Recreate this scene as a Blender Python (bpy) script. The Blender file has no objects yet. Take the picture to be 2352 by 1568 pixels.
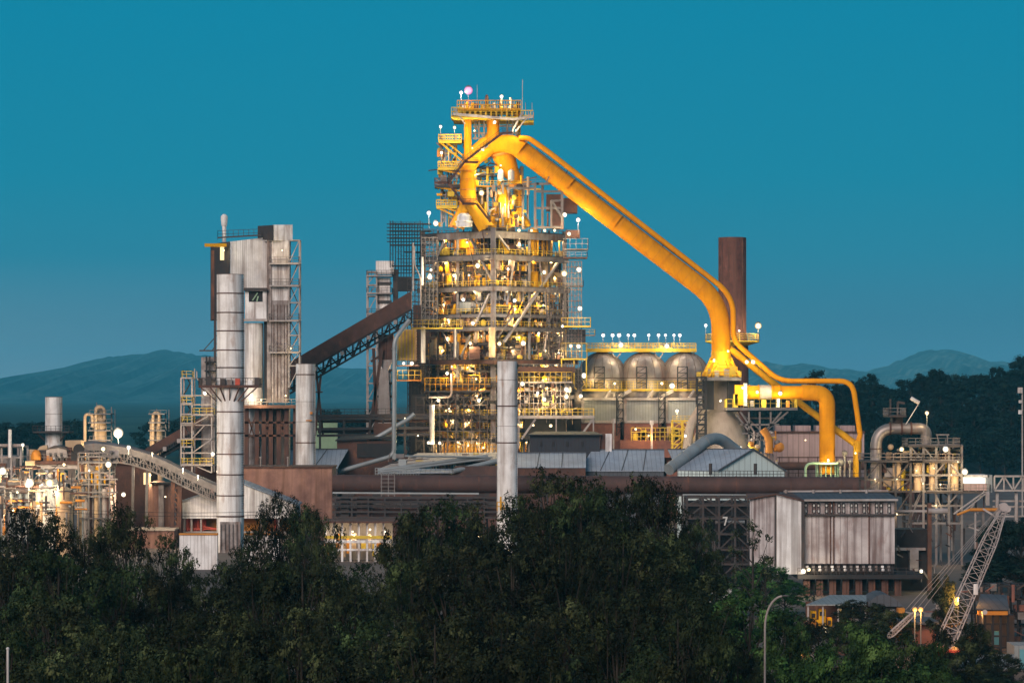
import bpy, math, random
from mathutils import Vector, Matrix
R = math.radians
rng = random.Random(7)
scene = bpy.context.scene
COL = scene.collection

# ---------------------------------------------------------------- camera
FPX = 6860.0          # focal length in units of 1/2352 of the frame width
HZ = 900.0            # row of the horizon
CAMZ = 30.0
cam_d = bpy.data.cameras.new('camera')
cam = bpy.data.objects.new('camera', cam_d)
COL.objects.link(cam)
cam.location = (0, 0, CAMZ)
cam.rotation_euler = (R(90), 0, 0)
cam_d.sensor_width = 36.0
cam_d.lens = 36.0 * FPX / 2352.0
cam_d.shift_y = (HZ - 784.0) / 2352.0
cam_d.clip_start = 1.0
cam_d.clip_end = 60000.0
scene.camera = cam

# ---------------------------------------------------------------- dusk sky
SUN_EL, SUN_AZ = 24.0, 200.0        # the afterglow behind the camera, a little to the west
world = bpy.data.worlds.new('World')
scene.world = world
world.use_nodes = True
wn = world.node_tree.nodes; wl = world.node_tree.links
wn.clear()
w_out = wn.new('ShaderNodeOutputWorld')
w_bg = wn.new('ShaderNodeBackground')
w_tc = wn.new('ShaderNodeTexCoord')
w_sep = wn.new('ShaderNodeSeparateXYZ')
w_ramp = wn.new('ShaderNodeValToRGB')
w_sky = wn.new('ShaderNodeTexSky')
w_sky.sky_type = 'NISHITA'; w_sky.sun_disc = False
w_sky.sun_elevation = R(SUN_EL); w_sky.sun_rotation = R(SUN_AZ)
w_mul = wn.new('ShaderNodeVectorMath'); w_mul.operation = 'SCALE'; w_mul.inputs['Scale'].default_value = 0.0008
w_add = wn.new('ShaderNodeVectorMath'); w_add.operation = 'ADD'
wl.new(w_tc.outputs['Generated'], w_sep.inputs[0])
wl.new(w_sep.outputs['Z'], w_ramp.inputs[0])
cr = w_ramp.color_ramp
cr.elements[0].position = 0.0; cr.elements[0].color = (0.105, 0.210, 0.320, 1)
cr.elements[1].position = 1.0; cr.elements[1].color = (0.030, 0.120, 0.23, 1)
for pos, c in ((0.022, (0.044, 0.190, 0.300, 1)), (0.045, (0.016, 0.218, 0.340, 1)), (0.072, (0.003, 0.228, 0.358, 1)), (0.125, (0.000, 0.226, 0.370, 1)), (0.4, (0.02, 0.19, 0.32, 1))):
    e = cr.elements.new(pos); e.color = c
# the last of the light lingers low in the west (left)
w_gx = wn.new('ShaderNodeMapRange'); w_gx.inputs['From Min'].default_value = 0.04; w_gx.inputs['From Max'].default_value = -0.19
w_gz = wn.new('ShaderNodeMapRange'); w_gz.inputs['From Min'].default_value = 0.045; w_gz.inputs['From Max'].default_value = 0.0
w_gm = wn.new('ShaderNodeMath'); w_gm.operation = 'MULTIPLY'
w_gc = wn.new('ShaderNodeVectorMath'); w_gc.operation = 'SCALE'; w_gc.inputs[0].default_value = (0.10, 0.085, 0.06)
w_ga = wn.new('ShaderNodeVectorMath'); w_ga.operation = 'ADD'
wl.new(w_sep.outputs['X'], w_gx.inputs['Value']); wl.new(w_sep.outputs['Z'], w_gz.inputs['Value'])
wl.new(w_gx.outputs[0], w_gm.inputs[0]); wl.new(w_gz.outputs[0], w_gm.inputs[1]); wl.new(w_gm.outputs[0], w_gc.inputs['Scale'])
wl.new(w_sky.outputs[0], w_mul.inputs[0])
wl.new(w_ramp.outputs[0], w_add.inputs[0])
wl.new(w_mul.outputs[0], w_add.inputs[1])
wl.new(w_add.outputs[0], w_ga.inputs[0]); wl.new(w_gc.outputs[0], w_ga.inputs[1])
wl.new(w_ga.outputs[0], w_bg.inputs[0])
w_bg.inputs[1].default_value = 1.0
wl.new(w_bg.outputs[0], w_out.inputs[0])

sun_d = bpy.data.lights.new('sun', 'SUN')
sun = bpy.data.objects.new('sun', sun_d)
COL.objects.link(sun)
sun_d.energy = 3.4
sun_d.angle = R(35)
sun_d.color = (1.0, 0.83, 0.72)
# direction towards the sun
_d = Vector((math.sin(R(SUN_AZ)) * math.cos(R(SUN_EL)), math.cos(R(SUN_AZ)) * math.cos(R(SUN_EL)), math.sin(R(SUN_EL))))
sun.rotation_euler = _d.to_track_quat('Z', 'Y').to_euler()
sun.location = (0, -50, 200)

scene.view_settings.view_transform = 'Standard'
scene.view_settings.look = 'None'
scene.view_settings.exposure = 0.0
scene.view_settings.gamma = 1.0
scene.render.engine = 'CYCLES'
cy = scene.cycles
cy.use_denoising = True
cy.max_bounces = 4; cy.diffuse_bounces = 2; cy.glossy_bounces = 2; cy.transmission_bounces = 2; cy.volume_bounces = 0
cy.transparent_max_bounces = 4
cy.sample_clamp_indirect = 3.0
cy.caustics_reflective = False; cy.caustics_refractive = False

# ---------------------------------------------------------------- measuring: a pixel of the survey photo and a distance give a point
def P(u, v, D):
    return Vector(((u - 1176.0) / FPX * D, D, CAMZ - (v - HZ) / FPX * D))
def M(px, D):
    return px * D / FPX
def ZV(v, D):
    return CAMZ - (v - HZ) / FPX * D
def XU(u, D):
    return (u - 1176.0) / FPX * D

# ---------------------------------------------------------------- materials
MATS = {}
def mat(name, col, dirt=None, amount=0.5, scale=0.35, rough=0.7, metal=0.0, streak=0.0, bump=0.0, ribs=None, rib_axis='X', spec=0.3, rust=None, rust_amt=0.0):
    m = bpy.data.materials.new(name)
    m.use_nodes = True
    nt = m.node_tree; n = nt.nodes; l = nt.links
    bs = n['Principled BSDF']
    bs.inputs['Roughness'].default_value = rough
    bs.inputs['Metallic'].default_value = metal
    bs.inputs['Specular IOR Level'].default_value = spec
    geo = n.new('ShaderNodeNewGeometry')
    dirt = dirt or tuple(c * 0.5 for c in col)
    def noise(sc, vec=(1, 1, 1), detail=5, off=0.0):
        mp = n.new('ShaderNodeMapping'); mp.inputs['Scale'].default_value = vec
        mp.inputs['Location'].default_value = (off, off * 1.3, off * 0.7)
        l.new(geo.outputs['Position'], mp.inputs[0])
        t = n.new('ShaderNodeTexNoise'); t.inputs['Scale'].default_value = sc; t.inputs['Detail'].default_value = detail
        t.inputs['Roughness'].default_value = 0.62
        l.new(mp.outputs[0], t.inputs['Vector'])
        return t.outputs['Fac']
    def ramp(fac, a, b):
        r_ = n.new('ShaderNodeMapRange'); r_.inputs['From Min'].default_value = a; r_.inputs['From Max'].default_value = b
        l.new(fac, r_.inputs['Value']); return r_.outputs['Result']
    def mix(fac, a, b, blend='MIX'):
        x = n.new('ShaderNodeMix'); x.data_type = 'RGBA'; x.blend_type = blend
        if hasattr(fac, 'links') or hasattr(fac, 'node'): l.new(fac, x.inputs[0])
        else: x.inputs[0].default_value = fac
        for s, val in ((6, a), (7, b)):
            if isinstance(val, tuple): x.inputs[s].default_value = (*val, 1)
            else: l.new(val, x.inputs[s])
        return x.outputs[2]
    def mulv(fac, k):
        q = n.new('ShaderNodeMath'); q.operation = 'MULTIPLY'; l.new(fac, q.inputs[0]); q.inputs[1].default_value = k
        return q.outputs[0]
    base = mix(mulv(ramp(noise(scale), 0.38, 0.68), amount), tuple(col), tuple(dirt))
    if streak:
        st = ramp(noise(0.9, (1, 1, 0.06), 4, 31.0), 0.46, 0.66)
        base = mix(mulv(st, streak), base, tuple(c * 0.45 for c in (rust or dirt)))
    if rust and rust_amt:
        rs = ramp(noise(0.5, (1, 1, 0.35), 8, 77.0), 0.56, 0.66)
        base = mix(mulv(rs, rust_amt), base, tuple(rust))
    if ribs:
        sep = n.new('ShaderNodeSeparateXYZ'); l.new(geo.outputs['Position'], sep.inputs[0])
        q = n.new('ShaderNodeMath'); q.operation = 'MULTIPLY'; q.inputs[1].default_value = 1.0 / ribs
        if rib_axis == 'XY':
            ad = n.new('ShaderNodeMath'); ad.operation = 'ADD'; l.new(sep.outputs['X'], ad.inputs[0]); l.new(sep.outputs['Y'], ad.inputs[1]); l.new(ad.outputs[0], q.inputs[0])
        else:
            l.new(sep.outputs[rib_axis], q.inputs[0])
        fr = n.new('ShaderNodeMath'); fr.operation = 'FRACT'; l.new(q.outputs[0], fr.inputs[0])
        gap = n.new('ShaderNodeMath'); gap.operation = 'LESS_THAN'; gap.inputs[1].default_value = 0.14; l.new(fr.outputs[0], gap.inputs[0])
        base = mix(mulv(gap.outputs[0], 0.55), base, tuple(c * 0.55 for c in dirt))
    l.new(base, bs.inputs['Base Color'])
    if bump:
        b = n.new('ShaderNodeBump'); b.inputs['Strength'].default_value = bump; b.inputs['Distance'].default_value = 0.2
        l.new(noise(1.4, (1, 1, 1), 6, 5.0), b.inputs['Height']); l.new(b.outputs[0], bs.inputs['Normal'])
    MATS[name] = m
    return m


RUST = (0.16, 0.065, 0.035)
mat('girder_steel', (0.21, 0.185, 0.18), (0.09, 0.066, 0.056), 0.8, 0.5, 0.65, streak=0.4, rust=(0.13, 0.055, 0.03), rust_amt=0.7)
mat('yellow_paint', (0.62, 0.31, 0.006), (0.42, 0.17, 0.006), 0.55, 0.3, 0.55, spec=0.1, rust=RUST, rust_amt=0.35, streak=0.12)
mat('orange_paint', (0.66, 0.26, 0.003), (0.54, 0.185, 0.003), 0.6, 0.35, 0.6, spec=0.06, rust=(0.34, 0.12, 0.02), rust_amt=0.2, streak=0.16, bump=0.06)
mat('rail_yellow', (0.62, 0.42, 0.03), (0.35, 0.22, 0.04), 0.6, 0.5, 0.6)
mat('rusty_orange', (0.52, 0.20, 0.02), (0.30, 0.10, 0.02), 0.7, 0.4, 0.65, rust=RUST, rust_amt=0.5)
mat('white_clad', (0.72, 0.69, 0.68), (0.36, 0.31, 0.29), 0.8, 0.22, 0.65, streak=0.7, rust=(0.26, 0.14, 0.10), rust_amt=0.5)
mat('white_ribbed', (0.74, 0.71, 0.70), (0.40, 0.35, 0.33), 0.7, 0.2, 0.65, streak=0.55, ribs=0.6, rib_axis='XY', rust=(0.28, 0.15, 0.10), rust_amt=0.2)
mat('stack_white', (0.76, 0.73, 0.71), (0.50, 0.455, 0.43), 0.85, 0.25, 0.6, streak=0.6, rust=(0.30, 0.16, 0.10), rust_amt=0.5, bump=0.05)
mat('stack_grime', (0.34, 0.30, 0.29), (0.12, 0.09, 0.08), 0.9, 0.5, 0.8, streak=0.8, rust=RUST, rust_amt=0.4)
mat('rust_steel', (0.10, 0.046, 0.034), (0.040, 0.022, 0.019), 0.8, 0.35, 0.8, streak=0.35, rust=(0.20, 0.085, 0.045), rust_amt=0.5)
mat('chimney_rust', (0.115, 0.045, 0.036), (0.035, 0.017, 0.016), 0.8, 0.5, 0.85, streak=0.95, rust=(0.28, 0.12, 0.09), rust_amt=0.4, bump=0.15)
mat('main_rust', (0.075, 0.040, 0.034), (0.036, 0.022, 0.021), 0.7, 0.3, 0.75, streak=0.2, rust=(0.15, 0.065, 0.045), rust_amt=0.35)
mat('brown_wall', (0.36, 0.19, 0.14), (0.16, 0.08, 0.065), 0.9, 0.28, 0.9, streak=0.8, rust=(0.33, 0.16, 0.10), rust_amt=0.4, bump=0.1)
mat('brick_red', (0.20, 0.085, 0.065), (0.11, 0.05, 0.045), 0.7, 0.6, 0.9, bump=0.1)
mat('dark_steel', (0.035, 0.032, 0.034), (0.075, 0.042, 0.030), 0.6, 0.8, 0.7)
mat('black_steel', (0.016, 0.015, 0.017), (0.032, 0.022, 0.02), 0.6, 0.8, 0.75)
mat('navy_clad', (0.022, 0.024, 0.034), (0.04, 0.03, 0.03), 0.5, 0.3, 0.7, ribs=0.8)
mat('grey_steel', (0.17, 0.15, 0.145), (0.075, 0.055, 0.048), 0.7, 0.6, 0.6, rust=RUST, rust_amt=0.5)
mat('light_steel', (0.34, 0.305, 0.295), (0.18, 0.135, 0.115), 0.6, 0.4, 0.6, streak=0.3, rust=(0.22, 0.10, 0.06), rust_amt=0.5)
mat('grey_duct', (0.27, 0.29, 0.30), (0.17, 0.17, 0.17), 0.6, 0.3, 0.5, metal=0.25, rust=(0.2, 0.13, 0.1), rust_amt=0.2)
mat('roof_grey', (0.27, 0.31, 0.37), (0.17, 0.18, 0.21), 0.7, 0.14, 0.6, ribs=1.0, streak=0.15)
mat('roof_dark', (0.075, 0.08, 0.095), (0.05, 0.045, 0.045), 0.7, 0.2, 0.7, ribs=0.9)
mat('mint_clad', (0.50, 0.58, 0.57), (0.40, 0.45, 0.44), 0.5, 0.2, 0.6, ribs=1.2, streak=0.1)
mat('pink_clad', (0.44, 0.31, 0.30), (0.30, 0.20, 0.20), 0.6, 0.15, 0.75, streak=0.3, ribs=1.4)
mat('bag_panel', (0.47, 0.42, 0.415), (0.25, 0.20, 0.195), 0.9, 0.3, 0.7, streak=0.8, ribs=1.05, rust=(0.20, 0.10, 0.085), rust_amt=0.6)
mat('dome_steel', (0.30, 0.26, 0.24), (0.13, 0.10, 0.09), 0.9, 0.16, 0.44, metal=0.4, rust=(0.30, 0.15, 0.09), rust_amt=0.4, streak=0.25)
mat('panel_grey', (0.24, 0.25, 0.25), (0.17, 0.16, 0.15), 0.5, 0.4, 0.6, ribs=0.7, streak=0.2)
mat('cream_paint', (0.50, 0.35, 0.21), (0.28, 0.17, 0.10), 0.8, 0.25, 0.65, rust=(0.3, 0.15, 0.07), rust_amt=0.35)
mat('refractory', (0.40, 0.33, 0.27), (0.27, 0.20, 0.16), 0.7, 0.2, 0.85, streak=0.3, bump=0.15)
mat('furnace_shell', (0.16, 0.095, 0.055), (0.07, 0.04, 0.03), 0.8, 0.4, 0.75, streak=0.4, rust=(0.34, 0.17, 0.03), rust_amt=0.7)
mat('green_pipe', (0.24, 0.36, 0.24), (0.16, 0.22, 0.15), 0.5, 0.5, 0.6)
mat('red_paint', (0.45, 0.06, 0.03), (0.25, 0.05, 0.03), 0.6, 0.5, 0.6)
mat('concrete', (0.30, 0.27, 0.25), (0.18, 0.16, 0.15), 0.6, 0.3, 0.9, streak=0.3)
mat('teal_paint', (0.10, 0.28, 0.32), (0.08, 0.16, 0.18), 0.5, 0.5, 0.6)
mat('crane_steel', (0.34, 0.30, 0.295), (0.24, 0.19, 0.18), 0.6, 0.6, 0.55, rust=(0.22, 0.12, 0.08), rust_amt=0.3)
mat('bark', (0.030, 0.023, 0.018), (0.015, 0.012, 0.01), 0.7, 2.0, 0.9)
mat('pale_bark', (0.22, 0.18, 0.145), (0.12, 0.10, 0.08), 0.7, 2.0, 0.9)
mat('ground', (0.13, 0.095, 0.08), (0.07, 0.055, 0.05), 0.8, 0.05, 0.95)
mat('lamp_metal', (0.13, 0.13, 0.13), (0.07, 0.06, 0.055), 0.5, 1.0, 0.5)
mat('sign_white', (0.46, 0.45, 0.43), (0.35, 0.32, 0.29), 0.8, 1.6, 0.6)

def leafmat(name, a, b, c):
    m = bpy.data.materials.new(name); m.use_nodes = True
    nt = m.node_tree; n = nt.nodes; l = nt.links
    bs = n['Principled BSDF']; bs.inputs['Roughness'].default_value = 0.75; bs.inputs['Specular IOR Level'].default_value = 0.15
    geo = n.new('ShaderNodeNewGeometry'); oi = n.new('ShaderNodeObjectInfo')
    t = n.new('ShaderNodeTexNoise'); t.inputs['Scale'].default_value = 0.75; t.inputs['Detail'].default_value = 3; t.inputs['Roughness'].default_value = 0.5
    l.new(geo.outputs['Position'], t.inputs['Vector'])
    t2 = n.new('ShaderNodeTexNoise'); t2.inputs['Scale'].default_value = 0.38; t2.inputs['Detail'].default_value = 2
    l.new(geo.outputs['Position'], t2.inputs['Vector'])
    m2 = n.new('ShaderNodeMapRange'); m2.inputs['From Min'].default_value = 0.36; m2.inputs['From Max'].default_value = 0.64; m2.inputs['To Min'].default_value = 0.45; m2.inputs['To Max'].default_value = 1.5
    l.new(t2.outputs['Fac'], m2.inputs['Value'])
    rp = n.new('ShaderNodeValToRGB'); rp.color_ramp.elements[0].position = 0.36; rp.color_ramp.elements[0].color = (*a, 1)
    rp.color_ramp.elements[1].position = 0.70; rp.color_ramp.elements[1].color = (*c, 1)
    e = rp.color_ramp.elements.new(0.52); e.color = (*b, 1)
    l.new(t.outputs['Fac'], rp.inputs[0])
    hs = n.new('ShaderNodeHueSaturation')
    mr = n.new('ShaderNodeMapRange'); mr.inputs['To Min'].default_value = 0.5; mr.inputs['To Max'].default_value = 1.6
    l.new(oi.outputs['Random'], mr.inputs['Value'])
    mm = n.new('ShaderNodeMath'); mm.operation = 'MULTIPLY'; l.new(mr.outputs[0], mm.inputs[0]); l.new(m2.outputs[0], mm.inputs[1]); l.new(mm.outputs[0], hs.inputs['Value'])
    mh = n.new('ShaderNodeMapRange'); mh.inputs['To Min'].default_value = 0.475; mh.inputs['To Max'].default_value = 0.535
    l.new(oi.outputs['Random'], mh.inputs['Value']); l.new(mh.outputs[0], hs.inputs['Hue'])
    l.new(rp.outputs[0], hs.inputs['Color']); l.new(hs.outputs[0], bs.inputs['Base Color'])
    MATS[name] = m
leafmat('leaf_dark', (0.003, 0.006, 0.002), (0.013, 0.019, 0.006), (0.046, 0.058, 0.020))  # near-black to pale range puts gap shade and lit tufts into leaf colour
leafmat('leaf_green', (0.010, 0.024, 0.006), (0.026, 0.058, 0.013), (0.072, 0.125, 0.032))
leafmat('leaf_olive', (0.005, 0.008, 0.003), (0.021, 0.026, 0.009), (0.075, 0.082, 0.032))
leafmat('leaf_wood', (0.0015, 0.006, 0.005), (0.003, 0.010, 0.007), (0.010, 0.020, 0.013))

def emit(name, col, strength, limb=None):
    m = bpy.data.materials.new(name); m.use_nodes = True
    nt = m.node_tree; bs = nt.nodes['Principled BSDF']
    bs.inputs['Base Color'].default_value = (0.06, 0.06, 0.06, 1); bs.inputs['Specular IOR Level'].default_value = 0.1
    bs.inputs['Emission Color'].default_value = (*col, 1); bs.inputs['Emission Strength'].default_value = strength
    if limb:      # lamp bloom put into the glow: bright middle, dimmer and warmer edge
        lw = nt.nodes.new('ShaderNodeLayerWeight'); lw.inputs['Blend'].default_value = 0.5
        r_ = nt.nodes.new('ShaderNodeValToRGB'); el = r_.color_ramp.elements
        el[0].position = 0.03; el[0].color = (*[c * strength for c in col], 1); el[1].position = 0.72; el[1].color = (*limb, 1)
        e = el.new(0.30); e.color = (*[0.8 * c + 0.3 * d for c, d in zip(col, limb)], 1)
        nt.links.new(lw.outputs['Facing'], r_.inputs[0]); nt.links.new(r_.outputs[0], bs.inputs['Emission Color']); bs.inputs['Emission Strength'].default_value = 1.0
    m.cycles.emission_sampling = 'NONE'
    MATS[name] = m
emit('bulb_white', (1.0, 0.95, 0.86), 5, (0.62, 0.47, 0.26))
emit('bulb_cool', (0.97, 0.98, 1.0), 6, (0.42, 0.47, 0.52))
emit('bulb_warm', (1.0, 0.84, 0.50), 3.0, (0.62, 0.36, 0.09))
emit('bulb_orange', (1.0, 0.46, 0.08), 1.6, (0.55, 0.12, 0.01))
emit('bulb_red', (1.0, 0.5, 0.78), 1.3, (0.62, 0.10, 0.36))
emit('window_warm', (1.0, 0.74, 0.36), 1.6)
emit('window_white', (1.0, 0.92, 0.78), 1.5)

# ---------------------------------------------------------------- mesh builder
ORG = {}
class MB:
    def __init__(self): self.v = []; self.f = []
    def add(self, vs, fs):
        o = len(self.v); self.v += [tuple(p) for p in vs]; self.f += [tuple(i + o for i in f) for f in fs]
    def box(self, c, s, rz=0.0):
        c = Vector(c); hx, hy, hz = s[0] / 2, s[1] / 2, s[2] / 2
        ca, sa = math.cos(rz), math.sin(rz)
        vs = []
        for z in (-hz, hz):
            for x, y in ((-hx, -hy), (hx, -hy), (hx, hy), (-hx, hy)):
                vs.append((c.x + x * ca - y * sa, c.y + x * sa + y * ca, c.z + z))
        self.add(vs, [(3, 2, 1, 0), (4, 5, 6, 7), (0, 1, 5, 4), (1, 2, 6, 5), (2, 3, 7, 6), (3, 0, 4, 7)])
        return self
    def span(self, x0, x1, y0, y1, z0, z1):
        return self.box(((x0 + x1) / 2, (y0 + y1) / 2, (z0 + z1) / 2), (abs(x1 - x0), abs(y1 - y0), abs(z1 - z0)))
    def beam(self, p, q, w, h=None):
        p = Vector(p); q = Vector(q); h = h or w
        d = (q - p)
        if d.length < 1e-4: return self
        d.normalize()
        up = Vector((0, 0, 1)) if abs(d.z) < 0.95 else Vector((0, 1, 0))
        s = d.cross(up).normalized(); t = s.cross(d).normalized()
        vs = []
        for c in (p, q):
            for a, b in ((-1, -1), (1, -1), (1, 1), (-1, 1)):
                vs.append(c + s * (a * w / 2) + t * (b * h / 2))
        self.add(vs, [(3, 2, 1, 0), (4, 5, 6, 7), (0, 1, 5, 4), (1, 2, 6, 5), (2, 3, 7, 6), (3, 0, 4, 7)])
        return self
    def tube(self, pts, r, n=10, caps=True):
        pts = [Vector(p) for p in pts]; k = len(pts)
        rs = r if isinstance(r, (list, tuple)) else [r] * k
        prev = None; rings = []
        vs = []
        for i, p in enumerate(pts):
            if i == 0: d = pts[1] - p
            elif i == k - 1: d = p - pts[i - 1]
            else: d = (pts[i + 1] - p).normalized() + (p - pts[i - 1]).normalized()
            d.normalize()
            if prev is None:
                a = Vector((0, 0, 1)) if abs(d.z) < 0.9 else Vector((1, 0, 0))
                s = d.cross(a).normalized()
            else:
                s = (prev - d * prev.dot(d)).normalized()
            prev = s; t = d.cross(s)
            for j in range(n):
                an = 2 * math.pi * j / n
                vs.append(p + (s * math.cos(an) + t * math.sin(an)) * rs[i])
        fs = []
        for i in range(k - 1):
            for j in range(n):
                a = i * n + j; b = i * n + (j + 1) % n
                fs.append((a, b, b + n, a + n))
        if caps:
            fs.append(tuple(reversed(range(n)))); fs.append(tuple(range((k - 1) * n, k * n)))
        self.add(vs, fs); return self
    def cyl(self, c, z0, z1, r0, r1=None, n=20):
        r1 = r0 if r1 is None else r1
        return self.tube([(c[0], c[1], z0), (c[0], c[1], z1)], [r0, r1], n)
    def lathe(self, c, prof, n=32, cap=True):
        vs = []; k = len(prof)
        for r, z in prof:
            for j in range(n):
                a = 2 * math.pi * j / n
                vs.append((c[0] + r * math.cos(a), c[1] + r * math.sin(a), z))
        fs = []
        for i in range(k - 1):
            for j in range(n):
                a = i * n + j; b = i * n + (j + 1) % n
                fs.append((a, b, b + n, a + n))
        if cap:
            fs.append(tuple(reversed(range(n)))); fs.append(tuple(range((k - 1) * n, k * n)))
        self.add(vs, fs); return self
    def ring(self, c, R_, r, n=36, m=8):
        vs = []; fs = []
        for i in range(n):
            a = 2 * math.pi * i / n
            for j in range(m):
                b = 2 * math.pi * j / m
                rr = R_ + r * math.cos(b)
                vs.append((c[0] + rr * math.cos(a), c[1] + rr * math.sin(a), c[2] + r * math.sin(b)))
        for i in range(n):
            for j in range(m):
                fs.append((i * m + j, ((i + 1) % n) * m + j, ((i + 1) % n) * m + (j + 1) % m, i * m + (j + 1) % m))
        self.add(vs, fs); return self
    def prism(self, poly, z0, z1):
        k = len(poly)
        vs = [(p[0], p[1], z0) for p in poly] + [(p[0], p[1], z1) for p in poly]
        fs = [tuple(reversed(range(k))), tuple(range(k, 2 * k))] + [(i, (i + 1) % k, (i + 1) % k + k, i + k) for i in range(k)]
        self.add(vs, fs); return self
    def extrude(self, pts, vec):
        pts = [Vector(p) for p in pts]; vec = Vector(vec); k = len(pts)
        vs = pts + [p + vec for p in pts]
        fs = [tuple(range(k)), tuple(reversed(range(k, 2 * k)))] + [((i + 1) % k, i, i + k, (i + 1) % k + k) for i in range(k)]
        self.add(vs, fs); return self
    def sphere(self, c, r, n=12, m=8, sz=1.0):
        prof = [(max(0.001, r * math.sin(math.pi * i / m)), c[2] - r * sz * math.cos(math.pi * i / m)) for i in range(m + 1)]
        return self.lathe(c, prof, n)
    def rail(self, pts, h=1.1, step=1.7, w=0.07, mid=2, closed=False):
        pts = [Vector(p) for p in pts]
        if closed: pts = pts + [pts[0]]
        for a, b in zip(pts, pts[1:]):
            d = b - a; k = max(1, int(round(d.length / step)))
            for i in range(k + 1):
                q = a + d * (i / k)
                self.beam(q, q + Vector((0, 0, h)), w)
            for j in range(1, mid + 1):
                z = Vector((0, 0, h * j / mid))
                self.beam(a + z, b + z, w)
        return self
    def truss(self, p, q, h, n, w, up=(0, 0, 1)):
        p = Vector(p); q = Vector(q); up = Vector(up) * h
        self.beam(p, q, w); self.beam(p + up, q + up, w)
        for i in range(n + 1):
            a = p.lerp(q, i / n)
            self.beam(a, a + up, w * 0.8)
            if i < n:
                b = p.lerp(q, (i + 1) / n)
                if i % 2: self.beam(a + up, b, w * 0.8)
                else: self.beam(a, b + up, w * 0.8)
        return self
    def ladder(self, p, h, w=0.6, side=(1, 0, 0)):
        p = Vector(p); s = Vector(side) * w / 2
        for k in (-1, 1): self.beam(p + s * k, p + s * k + Vector((0, 0, h)), 0.08)
        for i in range(int(h / 0.45)):
            z = Vector((0, 0, 0.3 + i * 0.45)); self.beam(p - s + z, p + s + z, 0.06)
        return self
    def frame(self, x0, x1, y0, y1, zs, w=0.25, brace=True, nx=1):
        xs = [x0 + (x1 - x0) * i / nx for i in range(nx + 1)]
        for x in xs:
            for y in (y0, y1): self.beam((x, y, zs[0]), (x, y, zs[-1]), w)
        for z in zs[1:]:
            for y in (y0, y1): self.beam((x0, y, z), (x1, y, z), w * 0.9)
            for x in xs: self.beam((x, y0, z), (x, y1, z), w * 0.9)
        if brace:
            for a, b in zip(zs, zs[1:]):
                for i, (xa, xb) in enumerate(zip(xs, xs[1:])):
                    if i % 2 == 0: self.beam((xa, y0, a), (xb, y0, b), w * 0.6)
                    else: self.beam((xb, y0, a), (xa, y0, b), w * 0.6)
        return self
    def build(self, name, m, parent=None, smooth=None, loc=None):
        me = bpy.data.meshes.new(name)
        if loc is None:
            if parent is not None: loc = ORG[parent]
            else:
                xs = [p[0] for p in self.v]; ys = [p[1] for p in self.v]; zs = [p[2] for p in self.v]
                loc = Vector(((min(xs) + max(xs)) / 2, (min(ys) + max(ys)) / 2, min(zs)))
        loc = Vector(loc)
        me.from_pydata([(p[0] - loc.x, p[1] - loc.y, p[2] - loc.z) for p in self.v], [], self.f)
        me.validate(); me.update()
        if smooth:
            me.shade_smooth(); me.set_sharp_from_angle(angle=R(smooth if smooth is not True else 40))
        me.materials.append(MATS[m] if isinstance(m, str) else m)
        o = bpy.data.objects.new(name, me)
        COL.objects.link(o)
        if parent is not None:
            o.parent = parent; o.location = loc - ORG[parent]
        else: o.location = loc
        ORG[o] = loc
        return o

def tag(o, label=None, cat=None, group=None, kind=None):
    if label: o['label'] = label
    if cat: o['category'] = cat
    if group: o['group'] = group
    if kind: o['kind'] = kind
    return o
def thing(name, label, cat, loc, group=None):
    o = bpy.data.objects.new(name, None); COL.objects.link(o)
    o.empty_display_size = 0.5
    o.location = loc; ORG[o] = Vector(loc)
    return tag(o, label, cat, group)
def fillet(pts, rad, n=7):
    pts = [Vector(p) for p in pts]; out = [pts[0]]
    for i in range(1, len(pts) - 1):
        a, b, c = pts[i - 1], pts[i], pts[i + 1]
        r_ = rad[i - 1] if isinstance(rad, (list, tuple)) else rad
        d1 = (a - b); d2 = (c - b)
        t = min(r_, d1.length * 0.49, d2.length * 0.49)
        p1 = b + d1.normalized() * t; p2 = b + d2.normalized() * t
        for k in range(n + 1):
            s = k / n
            out.append(p1 * (1 - s) ** 2 + b * 2 * s * (1 - s) + p2 * s * s)
    out.append(pts[-1]); return out

# ---------------------------------------------------------------- lamps
def _lamp_meshes():
    b = MB(); b.sphere((0, 0, 0), 1.0, 14, 9); bulb = b.build('bulb', 'bulb_white', None, True, loc=(0, 0, 0))
    h = MB(); h.lathe((0, 0), [(0.2, 1.22), (0.62, 1.02), (0.72, 0.78), (0.6, 0.8), (0.2, 1.0)], 14, False); hood = h.build('lamp_head', 'lamp_metal', None, True, loc=(0, 0, 0))
    p = MB(); p.cyl((0, 0), 0, 1, 0.075, 0.055, 8); pole = p.build('lamp_pole', 'lamp_metal', None, True, loc=(0, 0, 0))
    k = MB(); k.beam((0, 0, 0), (0, 1.6, 0.5), 0.35); bracket = k.build('lamp_bracket', 'lamp_metal', None, loc=(0, 0, 0))
    out = [o.data for o in (bulb, hood, pole, bracket)]
    for o in (bulb, hood, pole, bracket): bpy.data.objects.remove(o)
    return out
BULB, HOOD, POLE, BRACKET = _lamp_meshes()
LAMP_GAIN = 0.42
WARM = (1.0, 0.77, 0.40); WHITE = (1.0, 0.93, 0.84); ORANGE = (1.0, 0.45, 0.10)
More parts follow.
